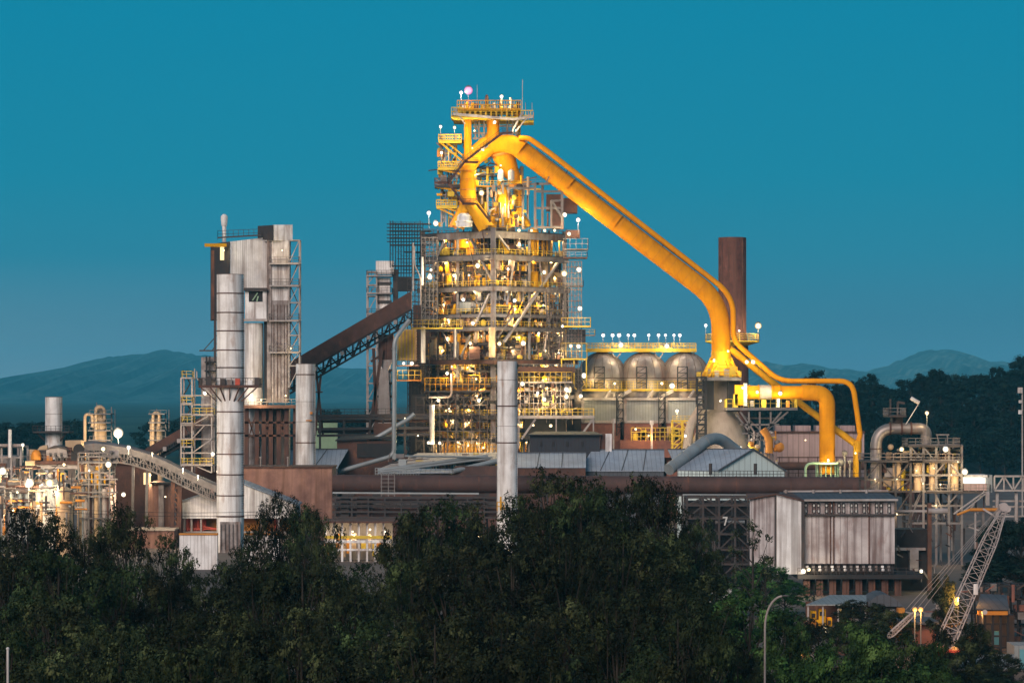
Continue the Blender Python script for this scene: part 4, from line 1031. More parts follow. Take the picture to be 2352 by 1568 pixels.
b = MB(); b.beam(P(580, 690, 650.7), P(592, 672, 650.7), .25); b.beam(P(590, 692, 650.7), P(593, 680, 650.7), .3); b.build('frame_bar', 'green_pipe', o)
b = MB(); b.span(XU(560, 650), XU(614, 650), 649.6, 650.3, ZV(668, 650), ZV(661, 650)); b.build('canopy', 'dark_steel', sh)
b = MB(); b.span(XU(560, 650), XU(614, 650), 649.9, 650.4, ZV(738, 650), ZV(732, 650)); b.build('ledge', 'light_steel', sh)
b = MB(); c = (XU(583, 653), 653); b.lathe(c, [(M(20, 653), ZV(1000, 653)), (M(22, 653), ZV(930, 653)), (M(22, 653), ZV(742, 653))], 20); b.build('silo', 'white_ribbed', sh, True)
b = MB(); b.span(XU(606, 652), XU(613, 652), 652, 656, ZV(930, 652), ZV(736, 652)); b.build('dark_fill', 'black_steel', sh)  # black strip paints the shade of the gap
b = MB(); b.span(XU(614, 652), XU(624, 652), 651, 656, ZV(925, 652), ZV(550, 652)); b.build('dark_fill', 'stack_grime', sh)
b = MB(); b.span(XU(624, 650), XU(662, 650), 650, 655, ZV(690, 650), ZV(553, 650)); b.build('lift_shaft', 'white_clad', sh)
b = MB(); b.span(XU(624, 650), XU(661, 650), 650, 655, ZV(925, 650), ZV(690, 650)); tag(b.build('lift_shaft', 'stack_grime', sh), 'sooty lower lift shaft')
b = MB()
for u in (629, 637, 645, 653, 659): b.beam(P(u, 925, 649.9), P(u, 700, 649.9), .12)
b.build('shaft_rib', 'rust_steel', sh)
Bx = [P(628, 0, 649), P(672, 0, 650.5), P(664, 0, 656), P(593, 0, 655)]
b = blk(Bx, 553, [517, 516, 518, 519]); b.build('roof_house', 'white_clad', sh)
b = MB(); b.extrude([P(628, 553, 648.8), P(593, 548, 654.7), P(593, 519, 654.7), P(628, 517, 648.8)], (-.1, -.15, 0)); b.build('shaded_face', 'dark_steel', sh)  # dark sheet paints the unlit side of the roof house
b = MB(); b.beam(P(470, 563, 648), P(520, 563, 649), .75, .7); b.build('crane_beam', 'yellow_paint', sh)
b = MB(); b.span(XU(505, 651), XU(522, 651), 651.6, 652, ZV(597, 651), ZV(567, 651)); b.build('lit_doorway', 'window_warm', sh)
b = MB(); c = (XU(515, 653), 653); b.lathe(c, [(.45, ZV(556, 653)), (.45, ZV(520, 653)), (.62, ZV(518, 653)), (.75, ZV(505, 653)), (.75, ZV(497, 653)), (.3, ZV(492, 653))], 14); b.build('vent_stack', 'stack_white', sh, True)
b = MB(); b.rail([P(500, 550, 653), P(500, 546, 651), P(595, 542, 651)], 1.5, 1.2, .09, 2); b.beam(P(500, 546, 651), P(600, 540, 651), .5, .3); b.build('roof_railing', 'dark_steel', sh)
b = MB(); ys = (649.5, 653)
b.frame(XU(664, 650), XU(688, 650), 649.5, 653, [ZV(v, 650) for v in (890, 840, 808, 770, 735, 695, 655, 604, 552)], .28)
b.build('stair_frame', 'light_steel', sh)
for i, v in enumerate((604, 655, 735, 808)):
    o = balcony(618, 686, v, 648.6, 3, sh, 'light_steel', 'grey_steel', 1.4, .3)
b = MB()
for i, (a, c_) in enumerate(zip((604, 655, 695, 735, 770, 808), (655, 695, 735, 770, 808, 840))): b.beam(P(666 if i % 2 else 684, a, 650), P(684 if i % 2 else 666, c_, 650), .5, .2)
b.build('stair_flight', 'dark_steel', sh)
o = balcony(556, 684, 930, 646, 10, sh, 'rust_steel', 'grey_steel', 1.3, .7, name='base_deck')
b = MB()
for u in (566, 590, 606, 622, 640, 658, 678): b.span(XU(u, 648) - .45, XU(u, 648) + .45, 648, 649, 0, ZV(936, 648))
for u0, u1 in ((566, 590), (606, 622), (640, 658)): b.beam(P(u0, 945, 648.3), P(u1, 1020, 648.3), .3); b.beam(P(u1, 945, 648.3), P(u0, 1020, 648.3), .3)
for v in (970, 1000): b.beam(P(562, v, 648.2), P(680, v, 648.2), .4)
b.build('base_frame', 'rust_steel', sh)
for u0, u1, m in ((572, 592, 'stack_grime'), (600, 626, 'stack_grime'), (630, 662, 'refractory'), (560, 572, 'light_steel')):
    b = MB(); b.span(XU(u0, 652), XU(u1, 652), 652, 658, 0, ZV(938, 652)); b.build('bunker_hopper', m, sh)
b = MB(); b.beam(P(458, 805, 650), P(500, 805, 650), .3); b.beam(P(468, 804, 650), P(498, 770, 650), .2); b.beam(P(488, 804, 650), P(498, 788, 650), .2); b.beam(P(494, 830, 650), P(494, 735, 650), .5); b.build('jib_bracket', 'dark_steel', sh)
b = MB(); b.span(XU(463, 652), XU(494, 652), 651, 655, ZV(935, 652), ZV(820, 652)); b.build('annex', 'stack_grime', sh)
b = MB()
for v in (830, 850, 870): b.span(XU(470, 650), XU(502, 650), 650, 650.8, ZV(v, 650) - .3, ZV(v, 650))
for u in (474, 482, 497): b.beam(P(u, 885, 650), P(u, 818, 650), .3)
b.build('annex_stair', 'black_steel', sh)

# ================================================================ stacks
def stack(u, v0, v1, D, r, lab, bands=(), m='stack_white', taper=1.0, name='stack'):
    s = thing(name, lab, 'smokestack', (XU(u, D), D, max(0.0, ZV(v1, D)))); c = (XU(u, D), D); R_ = M(r, D)
    b = MB(); zb = max(0.0, ZV(v1, D)); zt = ZV(v0, D)
    b.lathe(c, [(R_ * taper, zb), (R_, zt), (R_ * .9, zt), (R_ * .9, zt - 1.5)], 36); b.build('shaft', m, s, True)
    b = MB(); b.ring((c[0], c[1], zt - .06), R_ * .99, .05, 36, 6); b.build('rim', 'rust_steel', s, True)
    for v in bands:
        b = MB(); k = taper + (1 - taper) * (ZV(v, D) - zb) / (zt - zb); b.lathe(c, [(R_ * k - .1, ZV(v, D) - .1), (R_ * k + .09, ZV(v, D) - .1), (R_ * k + .09, ZV(v, D) + .1), (R_ * k - .1, ZV(v, D) + .1)], 36, False); b.build('band', 'rust_steel', s)
    return s, c, R_
s1, c1, R1 = stack(529, 630, 1290, 560, 31.2, 'tall banded white stack with a platform ring halfway up, before the stock house', (674, 718, 760, 804, 844, 945, 994, 1042, 1089, 1137, 1185))
b = MB(); z = ZV(884, 560)
b.prism([(c1[0] + x, c1[1] + y) for x, y in ((-5.6, -3.4), (5.6, -3.4), (5.6, 3.4), (-5.6, 3.4))], z - .5, z); o = b.build('platform', 'rust_steel', s1)
b = MB(); b.rail([(c1[0] + x, c1[1] + y, z) for x, y in ((-5.6, -3.4), (5.6, -3.4), (5.6, 3.4), (-5.6, 3.4))], 1.3, 1.0, .09, 2, True); b.build('railing', 'dark_steel', o)
b = MB()
for dx in (-5.2, -3.4, -1.6, .2, 2.0, 3.6, 5.2):
    b.beam((c1[0] + dx, c1[1] - 3.3, z - .5), (c1[0] + dx * .45, c1[1] - 2.4, z - 3.0), .2)
b.build('bracket', 'rust_steel', o)
for u, h, m in ((546, 1.2, 'red_paint'), (575, .9, 'white_clad'), (480, 1.6, 'dark_steel'), (590, 1.4, 'dark_steel'), (528, 1.0, 'grey_steel'), (512, 1.2, 'dark_steel')):
    b = MB(); b.box((XU(u, 557), 556.9, z + h / 2), (.9, .8, h)); b.build('instrument_box', m, o)
b = MB()
for i in range(36):
    pass
b.ladder((c1[0] + R1 * .93, c1[1] - R1 * .45, 8), ZV(640, 560) - 8, .5); b.build('ladder', 'rust_steel', s1)
b = MB(); b.span(XU(505, 557), XU(552, 557), 557.2, 558, 0, ZV(1198, 557)); b.build('door', 'stack_grime', s1)
b = MB()
for u in (508, 517, 526, 535, 544): b.beam(P(u, 1262, 557), P(u, 1203, 557), .1)
b.build('door_bars', 'dark_steel', s1)
s2, _, R2_ = stack(702, 835, 1200, 622, 22.4, 'plain white stack rising from behind the brown wall', (860, 1016), taper=1.04)
b = MB(); b.box((_[0] + 1.3, _[1] - 1.75, ZV(948, 622)), (.5, .6, .5)); b.box((_[0] + .8, _[1] - 1.95, ZV(965, 622)), (1.2, .3, .25)); b.build('bracket', 'rusty_orange', s2)
s3, c3, R3 = stack(1165, 828, 1330, 540, 22.8, 'plain pale stack in front of the blast furnace', (932, 1016), taper=1.06)
s4, c4_, R4_ = stack(123.5, 911, 1100, 640, 19.5, 'square-topped white stack with a dark balcony, at the far left of the plant', (990,))
for sX, cX, RX, vv in ((s2, _, R2_, (922, 968)), (s3, c3, R3, (872, 978)), (s4, c4_, R4_, (950,))):
    for v in vv:
        Dx = cX[1]; b = MB(); b.lathe(cX, [(RX * 1.0, ZV(v, Dx) - .04), (RX * 1.045, ZV(v, Dx) - .03), (RX * 1.045, ZV(v, Dx) + .03), (RX * 1.0, ZV(v, Dx) + .04)], 36, False); b.build('weld_seam', 'stack_grime', sX)
    b = MB(); b.ladder((cX[0] + RX * .93, cX[1] - RX * .52, max(0, ZV(1200, cX[1]))), ZV(850 if sX is not s4 else 925, cX[1]) - max(0, ZV(1200, cX[1])), .36); b.build('ladder', 'stack_grime', sX)
b = MB(); b.lathe(c3, [(R3 * 1.055, ZV(1062, 540)), (R3 * 1.048, ZV(1018, 540))], 36, False); tag(b.build('painted_sleeve', 'stack_white', s3, True), 'cleaner white painted sleeve')
b = MB(); b.beam(P(1150, 1170, 537), P(1150, 1140, 537), .3); b.rail([P(1142, 1172, 537), P(1158, 1172, 537)], 1.5, .6, .14); b.build('foot_railing', 'yellow_paint', s3)
b = MB(); z = ZV(990, 640)
b.span(XU(82, 640), XU(165, 640), 636, 643, z - .3, z); o = b.build('balcony', 'dark_steel', s4)
b = MB(); b.rail([(XU(82, 640), 636.1, z), (XU(165, 640), 636.1, z)], 1.2, 1, .08); b.build('railing', 'dark_steel', o)
b = MB(); b.beam((XU(90, 640), 637, z - .3), (XU(106, 640), 638, z - 2), .3); b.beam((XU(157, 640), 637, z - .3), (XU(142, 640), 638, z - 2), .3); b.build('bracket', 'dark_steel', o)

# ================================================================ conveyors
def gallery(name, lab, a, b_, D, top, low, panels, cl='rust_steel', D2=None):
    D2 = D2 or D
    g = thing(name, lab, 'conveyor', (P(*a, D).x, D, 0))
    pa, pb = P(*a, D), P(*b_, D2)                     # upper edge line
    ht, hl = M(top, D), M(low, D); w = 3.4
    def off(dz): return pa + Vector((0, 0, -dz)), pb + Vector((0, 0, -dz))
    m = MB(); p0, q0 = off(0); p1, q1 = off(ht)
    m.add([p0, q0, q1, p1, p0 + Vector((0, w, 0)), q0 + Vector((0, w, 0)), q1 + Vector((0, w, 0)), p1 + Vector((0, w, 0))], [(0, 3, 2, 1), (4, 5, 6, 7), (0, 1, 5, 4), (3, 7, 6, 2), (0, 4, 7, 3), (1, 2, 6, 5)])
    m.build('cladding', cl, g)
    m = MB(); p2, q2 = off(ht + hl)
    for y in (.1, w - .1):
        Y = Vector((0, y, 0)); m.truss(p2 + Y, q2 + Y, hl, panels, .32)
    for i in range(panels * 2 + 1):
        m.beam(p2.lerp(q2, i / panels / 2), p2.lerp(q2, i / panels / 2) + Vector((0, w, 0)), .2)
    m.build('truss', 'black_steel', g)
    m = MB(); Y = Vector((0, -.9, 0)); p3, q3 = off(ht + hl * .45)
    m.beam(p3 + Y * .5, q3 + Y * .5, .9, .12); m.beam(p3 + Y + Vector((0, 0, 1.1)), q3 + Y + Vector((0, 0, 1.1)), .09)
    for i in range(panels * 3):
        q = p3.lerp(q3, i / (panels * 3)); m.beam(q + Y, q + Y + Vector((0, 0, 1.1)), .07)
    m.build('walkway', 'dark_steel', g)
    m = MB(); k = ht + hl * .55
    m.add([off(k)[0] + Vector((0, .5, 0)), off(k)[1] + Vector((0, .5, 0)), off(k)[1] + Vector((0, w - .5, 0)), off(k)[0] + Vector((0, w - .5, 0)),
           off(k + .4)[0] + Vector((0, .5, 0)), off(k + .4)[1] + Vector((0, .5, 0)), off(k + .4)[1] + Vector((0, w - .5, 0)), off(k + .4)[0] + Vector((0, w - .5, 0))], [(0, 1, 2, 3), (7, 6, 5, 4), (0, 4, 5, 1), (3, 2, 6, 7)])
    m.build('belt', 'black_steel', g)
    for i in range(9):
        if i % 2: continue
        q = p3.lerp(q3, (i + .8) / 10); m = MB(); m.box(q + Vector((0, -1.0, .5)), (.8, .3, .9)); m.build('guard_plate', 'light_steel', g)
    return g
g = gallery('conveyor_gallery', 'long rusty covered conveyor climbing to the blast furnace', (640, 846), (945, 668), 690, 42, 30, 18)
m = MB()
for ua, ub in ((878, 838), (858, 868)): m.beam(P(ua, 800, 691), P(ub, 1060, 691), .7)
m.beam(P(876, 815, 691), P(852, 830, 691), .5)
m.build('trestle', 'rust_steel', g)
m = MB()
for ua, ub in ((727, 742), (737, 724)): m.beam(P(ua, 858, 691), P(ub, 1000, 691), .5)
for v in (900, 940, 975): m.beam(P(725, v, 691), P(741, v, 691), .3)
m.build('trestle', 'rust_steel', g)
g2 = gallery('conveyor_gallery', 'lower rusty covered conveyor rising from the ground behind the open steel frame', (334, 1030), (496, 938), 670, 24, 16, 10)
hp = thing('transfer_hopper', 'rust-brown hopper hanging under the head of the climbing conveyor', 'hopper', P(886, 830, 692))
m = MB(); m.span(XU(869, 692), XU(903, 692), 692, 697, ZV(826, 692), ZV(768, 692)); m.build('bin', 'rust_steel', hp)
m = MB(); m.extrude([P(869, 826, 692), P(903, 826, 692), P(890, 850, 692), P(880, 850, 692)], (0, 4, 0)); m.build('chute', 'light_steel', hp)
m = MB()
for u in (871, 886, 901): m.beam(P(u, 768, 691.9), P(u, 826, 691.9), .25)
m.build('rib', 'rust_steel', hp)
# second tower behind the conveyor
tw = thing('hoist_tower', 'slim grey hoist tower with a white top house, between the conveyor and the furnace', 'tower', (XU(878, 740), 740, 0))
D = 740
m = MB(); m.frame(XU(844, D), XU(866, D), D - 2, D + 3, [ZV(v, D) for v in (1000, 960, 920, 880, 840, 800, 760, 720, 680, 655, 625)], .35); m.build('stair_frame', 'light_steel', tw)
m = MB(); m.span(XU(864, D), XU(905, D), D - 2, D + 3, ZV(630, D), ZV(600, D)); m.build('top_house', 'white_ribbed', tw)
m = MB(); m.span(XU(866, D), XU(896, D), D - 1, D + 3, ZV(720, D), ZV(638, D)); m.build('shaft', 'white_clad', tw)
m = MB(); m.span(XU(866, D), XU(898, D), D - 1, D + 3, ZV(990, D), ZV(830, D)); m.build('lower_shaft', 'white_clad', tw)
m = MB()
for v in (648, 690, 712): m.span(XU(864, D), XU(900, D), D - 1.6, D - 1, ZV(v, D) - .6, ZV(v, D))
for v in (850, 880, 910, 940): m.span(XU(860, D), XU(902, D), D - 1.7, D - 1.1, ZV(v, D) - .3, ZV(v, D) + .3)
m.span(XU(903, D), XU(914, D), D - 1, D + 2, ZV(700, D), ZV(620, D)); m.build('ledge', 'dark_steel', tw)
for v in (632, 672, 720): balcony(842, 900, v, D - 3, 5, tw, 'light_steel', 'dark_steel', 1.2, .3)
m = MB(); m.extrude([P(866, 990, D - 3), P(898, 990, D - 3), P(892, 848, D - 3), P(872, 848, D - 3)], (0, .5, 0)) ; m.build('bin_front', 'light_steel', tw)
# open steel frame left of the banded stack
sf = thing('steel_frame', 'open grey steel frame tower with yellowish landings, left of the banded stack', 'steel frame', (XU(453, 600), 600, 0))
zs = [ZV(v, 600) for v in (1085, 1066, 1040, 1008, 976, 951, 929, 908, 868)]
m = MB(); m.frame(XU(416, 600), XU(441, 600), 600, 605, zs, .3, False); m.frame(XU(441, 600), XU(486, 600), 600.2, 605.2, zs[:-1], .26, False)
for a_, b_ in (((441, 976), (486, 951)), ((441, 1040), (486, 1008)), ((441, 1066), (486, 1085)), ((441, 1008), (470, 976)), ((452, 868), (486, 908))): m.beam(P(*a_, 600), P(*b_, 600), .22)
m.build('frame', 'light_steel', sf)
for u0, u1, v in ((416, 441, 866), (442, 490, 951), (416, 441, 925), (416, 444, 970), (416, 441, 1024), (416, 488, 1066)):
    balcony(u0, u1, v, 599.6, 3, sf, 'light_steel', 'rail_yellow', 1.2, .3)
m = MB()
for i, v in enumerate((1060, 1030, 1000, 970, 940, 910, 880)): m.beam(P(420 if i % 2 else 437, v, 602), P(437 if i % 2 else 420, v - 30, 602), .7, .2)
m.build('stair_flight', 'dark_steel', sf)
m = MB(); m.span(XU(463, 606), XU(492, 606), 605.5, 609, ZV(1070, 606), ZV(935, 606)); m.build('panel', 'stack_grime', sf)
m = MB(); m.beam(P(447, 868, 600.2), P(447, 846, 600.2), .2); m.beam(P(452, 868, 600.2), P(452, 852, 600.2), .2); m.build('mast', 'light_steel', sf)

# ================================================================ grey ducts
d1_ = thing('grey_duct', 'grey vertical duct that bends away to the lower left beside the furnace', 'pipe', P(905, 1046, 662))
m = MB(); m.tube(fillet([P(940, 735, 664), P(906, 780, 662), P(905, 1046, 662), P(800, 1076, 660), P(776, 1084, 660)], 1.6, 6), M(5.2, 662), 14); m.build('pipe', 'grey_duct', d1_, True)
m = MB()
for v in (800, 860, 920, 980, 1030): m.tube([P(905.4, v, 662), P(905.4, v + 1.5, 662)], M(6.3, 662), 14)
m.span(XU(901, 662), XU(910, 662), 661.5, 662.5, ZV(1054, 662), ZV(1040, 662)); m.build('flange', 'grey_duct', d1_, True)
d2_ = thing('grey_duct', 'slanting grey duct crossing behind the vertical grey duct', 'pipe', P(775, 1060, 668))
m = MB(); m.tube([P(952, 950, 668), P(938, 962, 668), P(776, 1058, 667)], M(5.4, 667), 14); m.build('pipe', 'grey_duct', d2_, True)
m = MB()
for a, b in (((862, 1012), (832, 1062)), ((866, 1012), (838, 1062))): m.beam(P(*a, 667), P(*b, 667), .22)
m.build('leg', 'light_steel', d2_)
d3 = thing('fume_duct', 'wide grey duct lying bent over the ridge of the grey shed roof', 'pipe', P(1540, 1075, 612))
m = MB(); m.tube(fillet([P(1536, 1078, 604), P(1622, 1011, 614), P(1652, 1004, 618), P(1700, 1042, 622)], [2.5, 2.5], 6), M(13.5, 610), 20); m.build('pipe', 'grey_duct', d3, True)
m = MB()
for t in (.1, .4, .7, .95):
    q = P(1536, 1078, 604).lerp(P(1622, 1011, 614), t); d = (P(1622, 1011, 614) - P(1536, 1078, 604)).normalized(); m.tube([q, q + d * .15], M(14.5, 610), 20)
m.build('flange', 'grey_duct', d3, True)
# ================================================================ sheds, walls and roofs in the middle
def shed(name, lab, u0, u1, vr, ve, D, depth, roof, wall, vb=None, gable=None, ridge_u=None, cat='shed'):
    """long shed seen from its eave side: ridge at the back, roof slope towards the viewer"""
    t = thing(name, lab, cat, (XU((u0 + u1) / 2, D), D + depth, 0))
    x0, x1 = XU(u0, D), XU(u1, D); ze = ZV(ve, D)
    k = (D + depth) / D; X0, X1 = (XU(ridge_u[0], D + depth), XU(ridge_u[1], D + depth)) if ridge_u else (x0, x1)
    zr = ZV(vr, D + depth)
    m = MB(); a = [(x0, D - .3, ze), (x1, D - .3, ze), (X1, D + depth, zr), (X0, D + depth, zr)]
    m.extrude(a, (0, .05, .18)); r_ = m.build('roof', roof, t)
    m = MB(); m.extrude([(X0, D + depth, zr), (X1, D + depth, zr), (x1, D + 2 * depth, ze), (x0, D + 2 * depth, ze)], (0, 0, .17)); m.build('roof', roof, t)
    m = MB(); m.span(x0 + .1, x1 - .1, D, D + 2 * depth, 0 if vb is None else ZV(vb, D), ze - .02); m.build('wall', wall, t)
    m = MB(); m.beam((X0, D + depth - .1, zr + .25), (X1, D + depth - .1, zr + .25), .5, .15)
    for i in range(1, int((x1 - x0) / 6) + 1):
        s = i / (int((x1 - x0) / 6) + 1); m.beam((x0 + (x1 - x0) * s, D - .3, ze + .2), (X0 + (X1 - X0) * s, D + depth, zr + .2), .22, .06)
    m.build('ridge_strip', 'roof_dark', r_)
    return t
shed('shed', 'long grey corrugated shed roof left of the one with the pale gable', 1330, 1526, 1034, 1082, 640, 11, 'roof_grey', 'roof_dark', ridge_u=(1360, 1526))
gb = thing('gabled_shed', 'grey roofed shed with a pale mint gable end facing right', 'shed', (XU(1690, 600), 612, 0))
a0 = P(1650, 1081, 598); a1 = P(1803, 1081, 606); ap = P(1730, 1034, 602.5); bL = P(1556, 1081, 604); bR = P(1534, 1034, 622)
m = MB(); m.add([Vector((a0.x, a0.y, 0)), Vector((a1.x, a1.y, 0)), a1, ap, a0], [(0, 1, 2, 3, 4)]); m.build('gable_wall', 'mint_clad', gb)
m = MB(); m.extrude([a0 + Vector((.1, -.35, -.1)), ap + Vector((.1, -.35, .1)), bR, bL], (0, .1, .2)); rf = m.build('roof', 'roof_grey', gb)
m = MB(); m.extrude([ap + Vector((.1, -.3, .1)), a1 + Vector((.3, -.3, -.1)), P(1688, 1081, 628), bR], (0, .1, .2)); m.build('roof', 'roof_grey', gb)
m = MB(); m.add([Vector((a0.x, a0.y, 0)), Vector((bL.x, bL.y, 0)), bL, a0], [(3, 2, 1, 0)]); m.build('side_wall', 'mint_clad', gb)
m = MB(); m.beam(a0 + Vector((0, -.45, .1)), ap + Vector((0, -.45, .3)), .3, .25); m.beam(ap + Vector((0, -.45, .3)), a1 + Vector((0, -.45, .1)), .3, .25); m.beam(ap + Vector((0, 0, .35)), bR + Vector((0, 0, .3)), .4, .15); m.build('verge', 'roof_dark', rf)
m = MB(); m.beam(P(1632, 1080, 601), P(1650, 1066, 604), .35); m.build('roof_pipe', 'dark_steel', rf)
for u in (1632, 1735): 
    m = MB(); m.cyl((XU(u, 596), 596), ZV(1090, 596), ZV(1064, 596), .35, n=10); tag(m.build('vent_pipe', 'dark_steel', None, True), f'short dark vent pipe by the {"left end" if u < 1700 else "foot"} of the pale gable shed', 'vent pipe')
shed('shed', 'blue-grey shed roof behind the plain white stack and brown wall', 612, 775, 1033, 1076, 655, 9, 'roof_grey', 'roof_dark', ridge_u=(655, 800))
shed('shed', 'dark corrugated shed roof between the two white stacks', 555, 650, 1029, 1073, 662, 9, 'roof_dark', 'roof_dark')
db = thing('dark_shed', 'long low navy-black clad building right of the furnace foot', 'building', (XU(1300, 652), 652, 0))
m = MB(); m.span(XU(1217, 650), XU(1378, 650), 650, 658, 0, ZV(1000, 650)); m.build('body', 'navy_clad', db)
m = MB(); m.extrude([P(1212, 1000, 649), P(1384, 1000, 649), P(1366, 993, 660), P(1230, 993, 660)], (0, 0, .25)); m.build('roof', 'black_steel', db)
m = MB(); m.span(XU(1380, 651), XU(1390, 651), 651, 655, 0, ZV(996, 651)); m.build('end_wall', 'rust_steel', db)
m = MB(); m.span(XU(1391, 650), XU(1405, 650), 650, 653, 0, ZV(996, 650)); m.build('white_duct', 'white_clad', db)
for u in (1240, 1268, 1300, 1335): 
    m = MB(); m.span(XU(u, 650), XU(u + 5, 650), 649.8, 650, ZV(1024, 650), ZV(1014, 650)); m.build('window', 'black_steel', db)
hs = thing('dark_shed', 'small rust-walled shed with a black roof left of the grey ducts', 'building', (XU(840, 668), 668, 0))
m = MB(); m.span(XU(774, 665), XU(905, 665), 665, 672, 0, ZV(1012, 665)); m.build('body', 'rust_steel', hs)
m = MB(); m.extrude([P(770, 1013, 664), P(905, 1006, 664), P(905, 1000, 674), P(786, 1004, 674)], (0, 0, .3)); m.build('roof', 'black_steel', hs)
m = MB(); m.span(XU(820, 664.7), XU(903, 664.7), 664.6, 664.98, ZV(1050, 664), ZV(1018, 664)); m.build('opening', 'black_steel', hs)
pr = thing('pipe_bridge', 'dark pipe bridge on posts running left from the furnace foot', 'pipe bridge', (XU(820, 690), 690, 0))
m = MB()
for v in (955, 962, 985, 1000): m.beam(P(728, v, 690), P(985, v - 3, 690), .6)
for u in (735, 790, 850, 880, 930): m.beam(P(u, 955, 690), P(u, 1100, 690), .5)
m.build('frame', 'dark_steel', pr)
m = MB(); m.rail([P(728, 953, 689.6), P(980, 950, 689.6)], 1.3, 1.6, .1); m.build('railing', 'dark_steel', pr)
for v, r_, mm in ((958, .45, 'grey_duct'), (968, .3, 'rust_steel'), (990, .5, 'main_rust')):
    m = MB(); m.tube([P(730, v, 691.5), P(985, v - 2, 691.5)], r_, 10); m.build('pipe', mm, pr, True)
m = MB(); m.span(XU(858, 688), XU(908, 688), 688, 690, ZV(1008, 688), ZV(972, 688)); m.build('panel', 'rust_steel', pr)
m = MB(); m.span(XU(690, 720), XU(775, 720), 720, 722, 0, ZV(965, 720)); tag(m.build('long_wall', 'green_pipe'), 'faded green clad wall far behind the pipe bridge', 'wall')
# pale roofs at the furnace foot
rt = thing('casting_roof', 'pale lamp-lit roof sheets with pipes at the foot of the blast furnace', 'roof', (XU(1000, 650), 650, 0))
m = MB(); m.extrude([P(875, 1076, 625), P(1145, 1055, 625), P(1145, 1040, 655), P(960, 1042, 660)], (0, 0, .2)); m.build('roof_sheet', 'light_steel', rt)
m = MB(); m.extrude([P(868, 1088, 618), P(1045, 1086, 618), P(1045, 1078, 624), P(872, 1078, 624)], (0, 0, .2)); m.build('roof_sheet', 'roof_grey', rt)
m = MB(); m.span(XU(870, 619), XU(1150, 619), 619.5, 650, 0, ZV(1089, 619)); m.build('wall', 'rust_steel', rt)
m = MB(); m.span(XU(1045, 617), XU(1145, 617), 617, 619, ZV(1092, 617), ZV(1070, 617)); m.build('parapet', 'main_rust', rt)
for a, b, r_ in (((868, 1080), (1120, 1046), .35), ((872, 1084), (1125, 1052), .25), ((1040, 1082), (1150, 1056), .5), ((930, 1047), (1130, 1050), .2)):
    m = MB(); m.tube([P(*a, 616), P(*b, 622)], r_, 8); m.build('pipe', 'grey_duct', rt, True)
m = MB(); m.rail([P(862, 1094, 560), P(962, 1092, 560)], 1.6, .5, .1, 3); m.build('railing', 'grey_duct', rt)
shed('shed', 'sloping grey shed roof right of the pale stack, behind the treetops', 1178, 1346, 1041, 1074, 634, 10, 'roof_grey', 'rust_steel', ridge_u=(1186, 1346))
for i in range(46):
    u = rng.uniform(885, 1140); D = rng.uniform(626, 652); zt = ZV(1050 - (D - 626) * .4, D); m = MB(); q = rng.random()
    if q < .45: m.tube([P(u, 1068 - (D - 626) * .8, D), P(u + rng.uniform(10, 60), 1064 - (D - 626) * .8, D + 1)], rng.uniform(.08, .25), 7)
    elif q < .7: m.box(P(u, 1064 - (D - 626) * .8, D), (rng.uniform(.6, 2.4), 1.2, rng.uniform(.4, 1.4)))
    elif q < .85: m.beam(P(u, 1072 - (D - 626) * .8, D), P(u + rng.uniform(-6, 6), 1052 - (D - 626) * .8, D), .18)
    else: m.span(XU(u, D), XU(u + rng.uniform(8, 22), D), D, D + 3, ZV(1066 - (D - 626) * .8, D), ZV(1064.5 - (D - 626) * .8, D))
    m.build('roof_clutter', rng.choice(['dark_steel', 'rust_steel', 'light_steel', 'grey_duct', 'rail_yellow', 'grey_steel', 'black_steel']), rt, q < .45)

# brown wall block
bw = thing('bunker_wall', 'broad rust-brown bunker wall below the plain white stack', 'wall', (XU(660, 606), 612, 0))
m = MB(); m.span(XU(560, 604), XU(763, 604), 604, 618, 0, ZV(1074, 604)); m.build('wall', 'brown_wall', bw)
m = MB(); m.span(XU(404, 610), XU(560, 610), 610, 618, 0, ZV(1069, 610)); tag(m.build('wall', 'rust_steel', bw), 'darker left wall')
m = MB(); m.span(XU(558, 603.8), XU(765, 603.8), 603.6, 618.5, ZV(1074, 604), ZV(1071, 604)); m.build('coping', 'rust_steel', bw)
for u, v in ((503, 1068), (478, 1068), (598, 1072), (661, 1072)):
    m = MB(); m.beam(P(u, v, 606), P(u, v - 22, 606), .15); m.box(P(u, v - 22, 606), (.4, .3, .25)); m.build('post', 'light_steel', bw)
# white gabled house around the stack foot
wh = thing('gabled_house', 'white ribbed gabled house behind the foot of the banded stack', 'building', (XU(540, 586), 590, 0))
D = 584
m = MB(); m.extrude([P(419, 1190, D), P(680, 1190, D), P(680, 1160, D), P(545, 1108, D), P(419, 1150, D)], (0, 12, 0)); m.build('wall', 'white_ribbed', wh)
m = MB(); m.extrude([P(545, 1107, D - .4), P(684, 1160.5, D - .4), P(684, 1158, D - .4), P(545, 1104, D - .4)], (0, 13, 0)); m.extrude([P(545, 1104, D - .4), P(416, 1149, D - .4), P(416, 1151.5, D - .4), P(545, 1107, D - .4)], (0, 13, 0)); m.build('roof', 'roof_grey', wh)
m = MB(); m.span(XU(421, D), XU(678, D), D + 2, D + 11, 0, ZV(1222, D)); m.build('base_wall', 'refractory', wh)
m = MB()
for u in (424, 440, 462, 600, 640, 672): m.beam(P(u, 1224, D + .5), P(u, 1190, D + .5), .35)
m.beam(P(421, 1221, D + .4), P(678, 1221, D + .4), .3); m.build('post', 'light_steel', wh)
m = MB(); m.span(XU(424, D), XU(676, D), D + 5, D + 6, ZV(1222, D), ZV(1190, D)); m.build('back_wall', 'rusty_orange', wh)
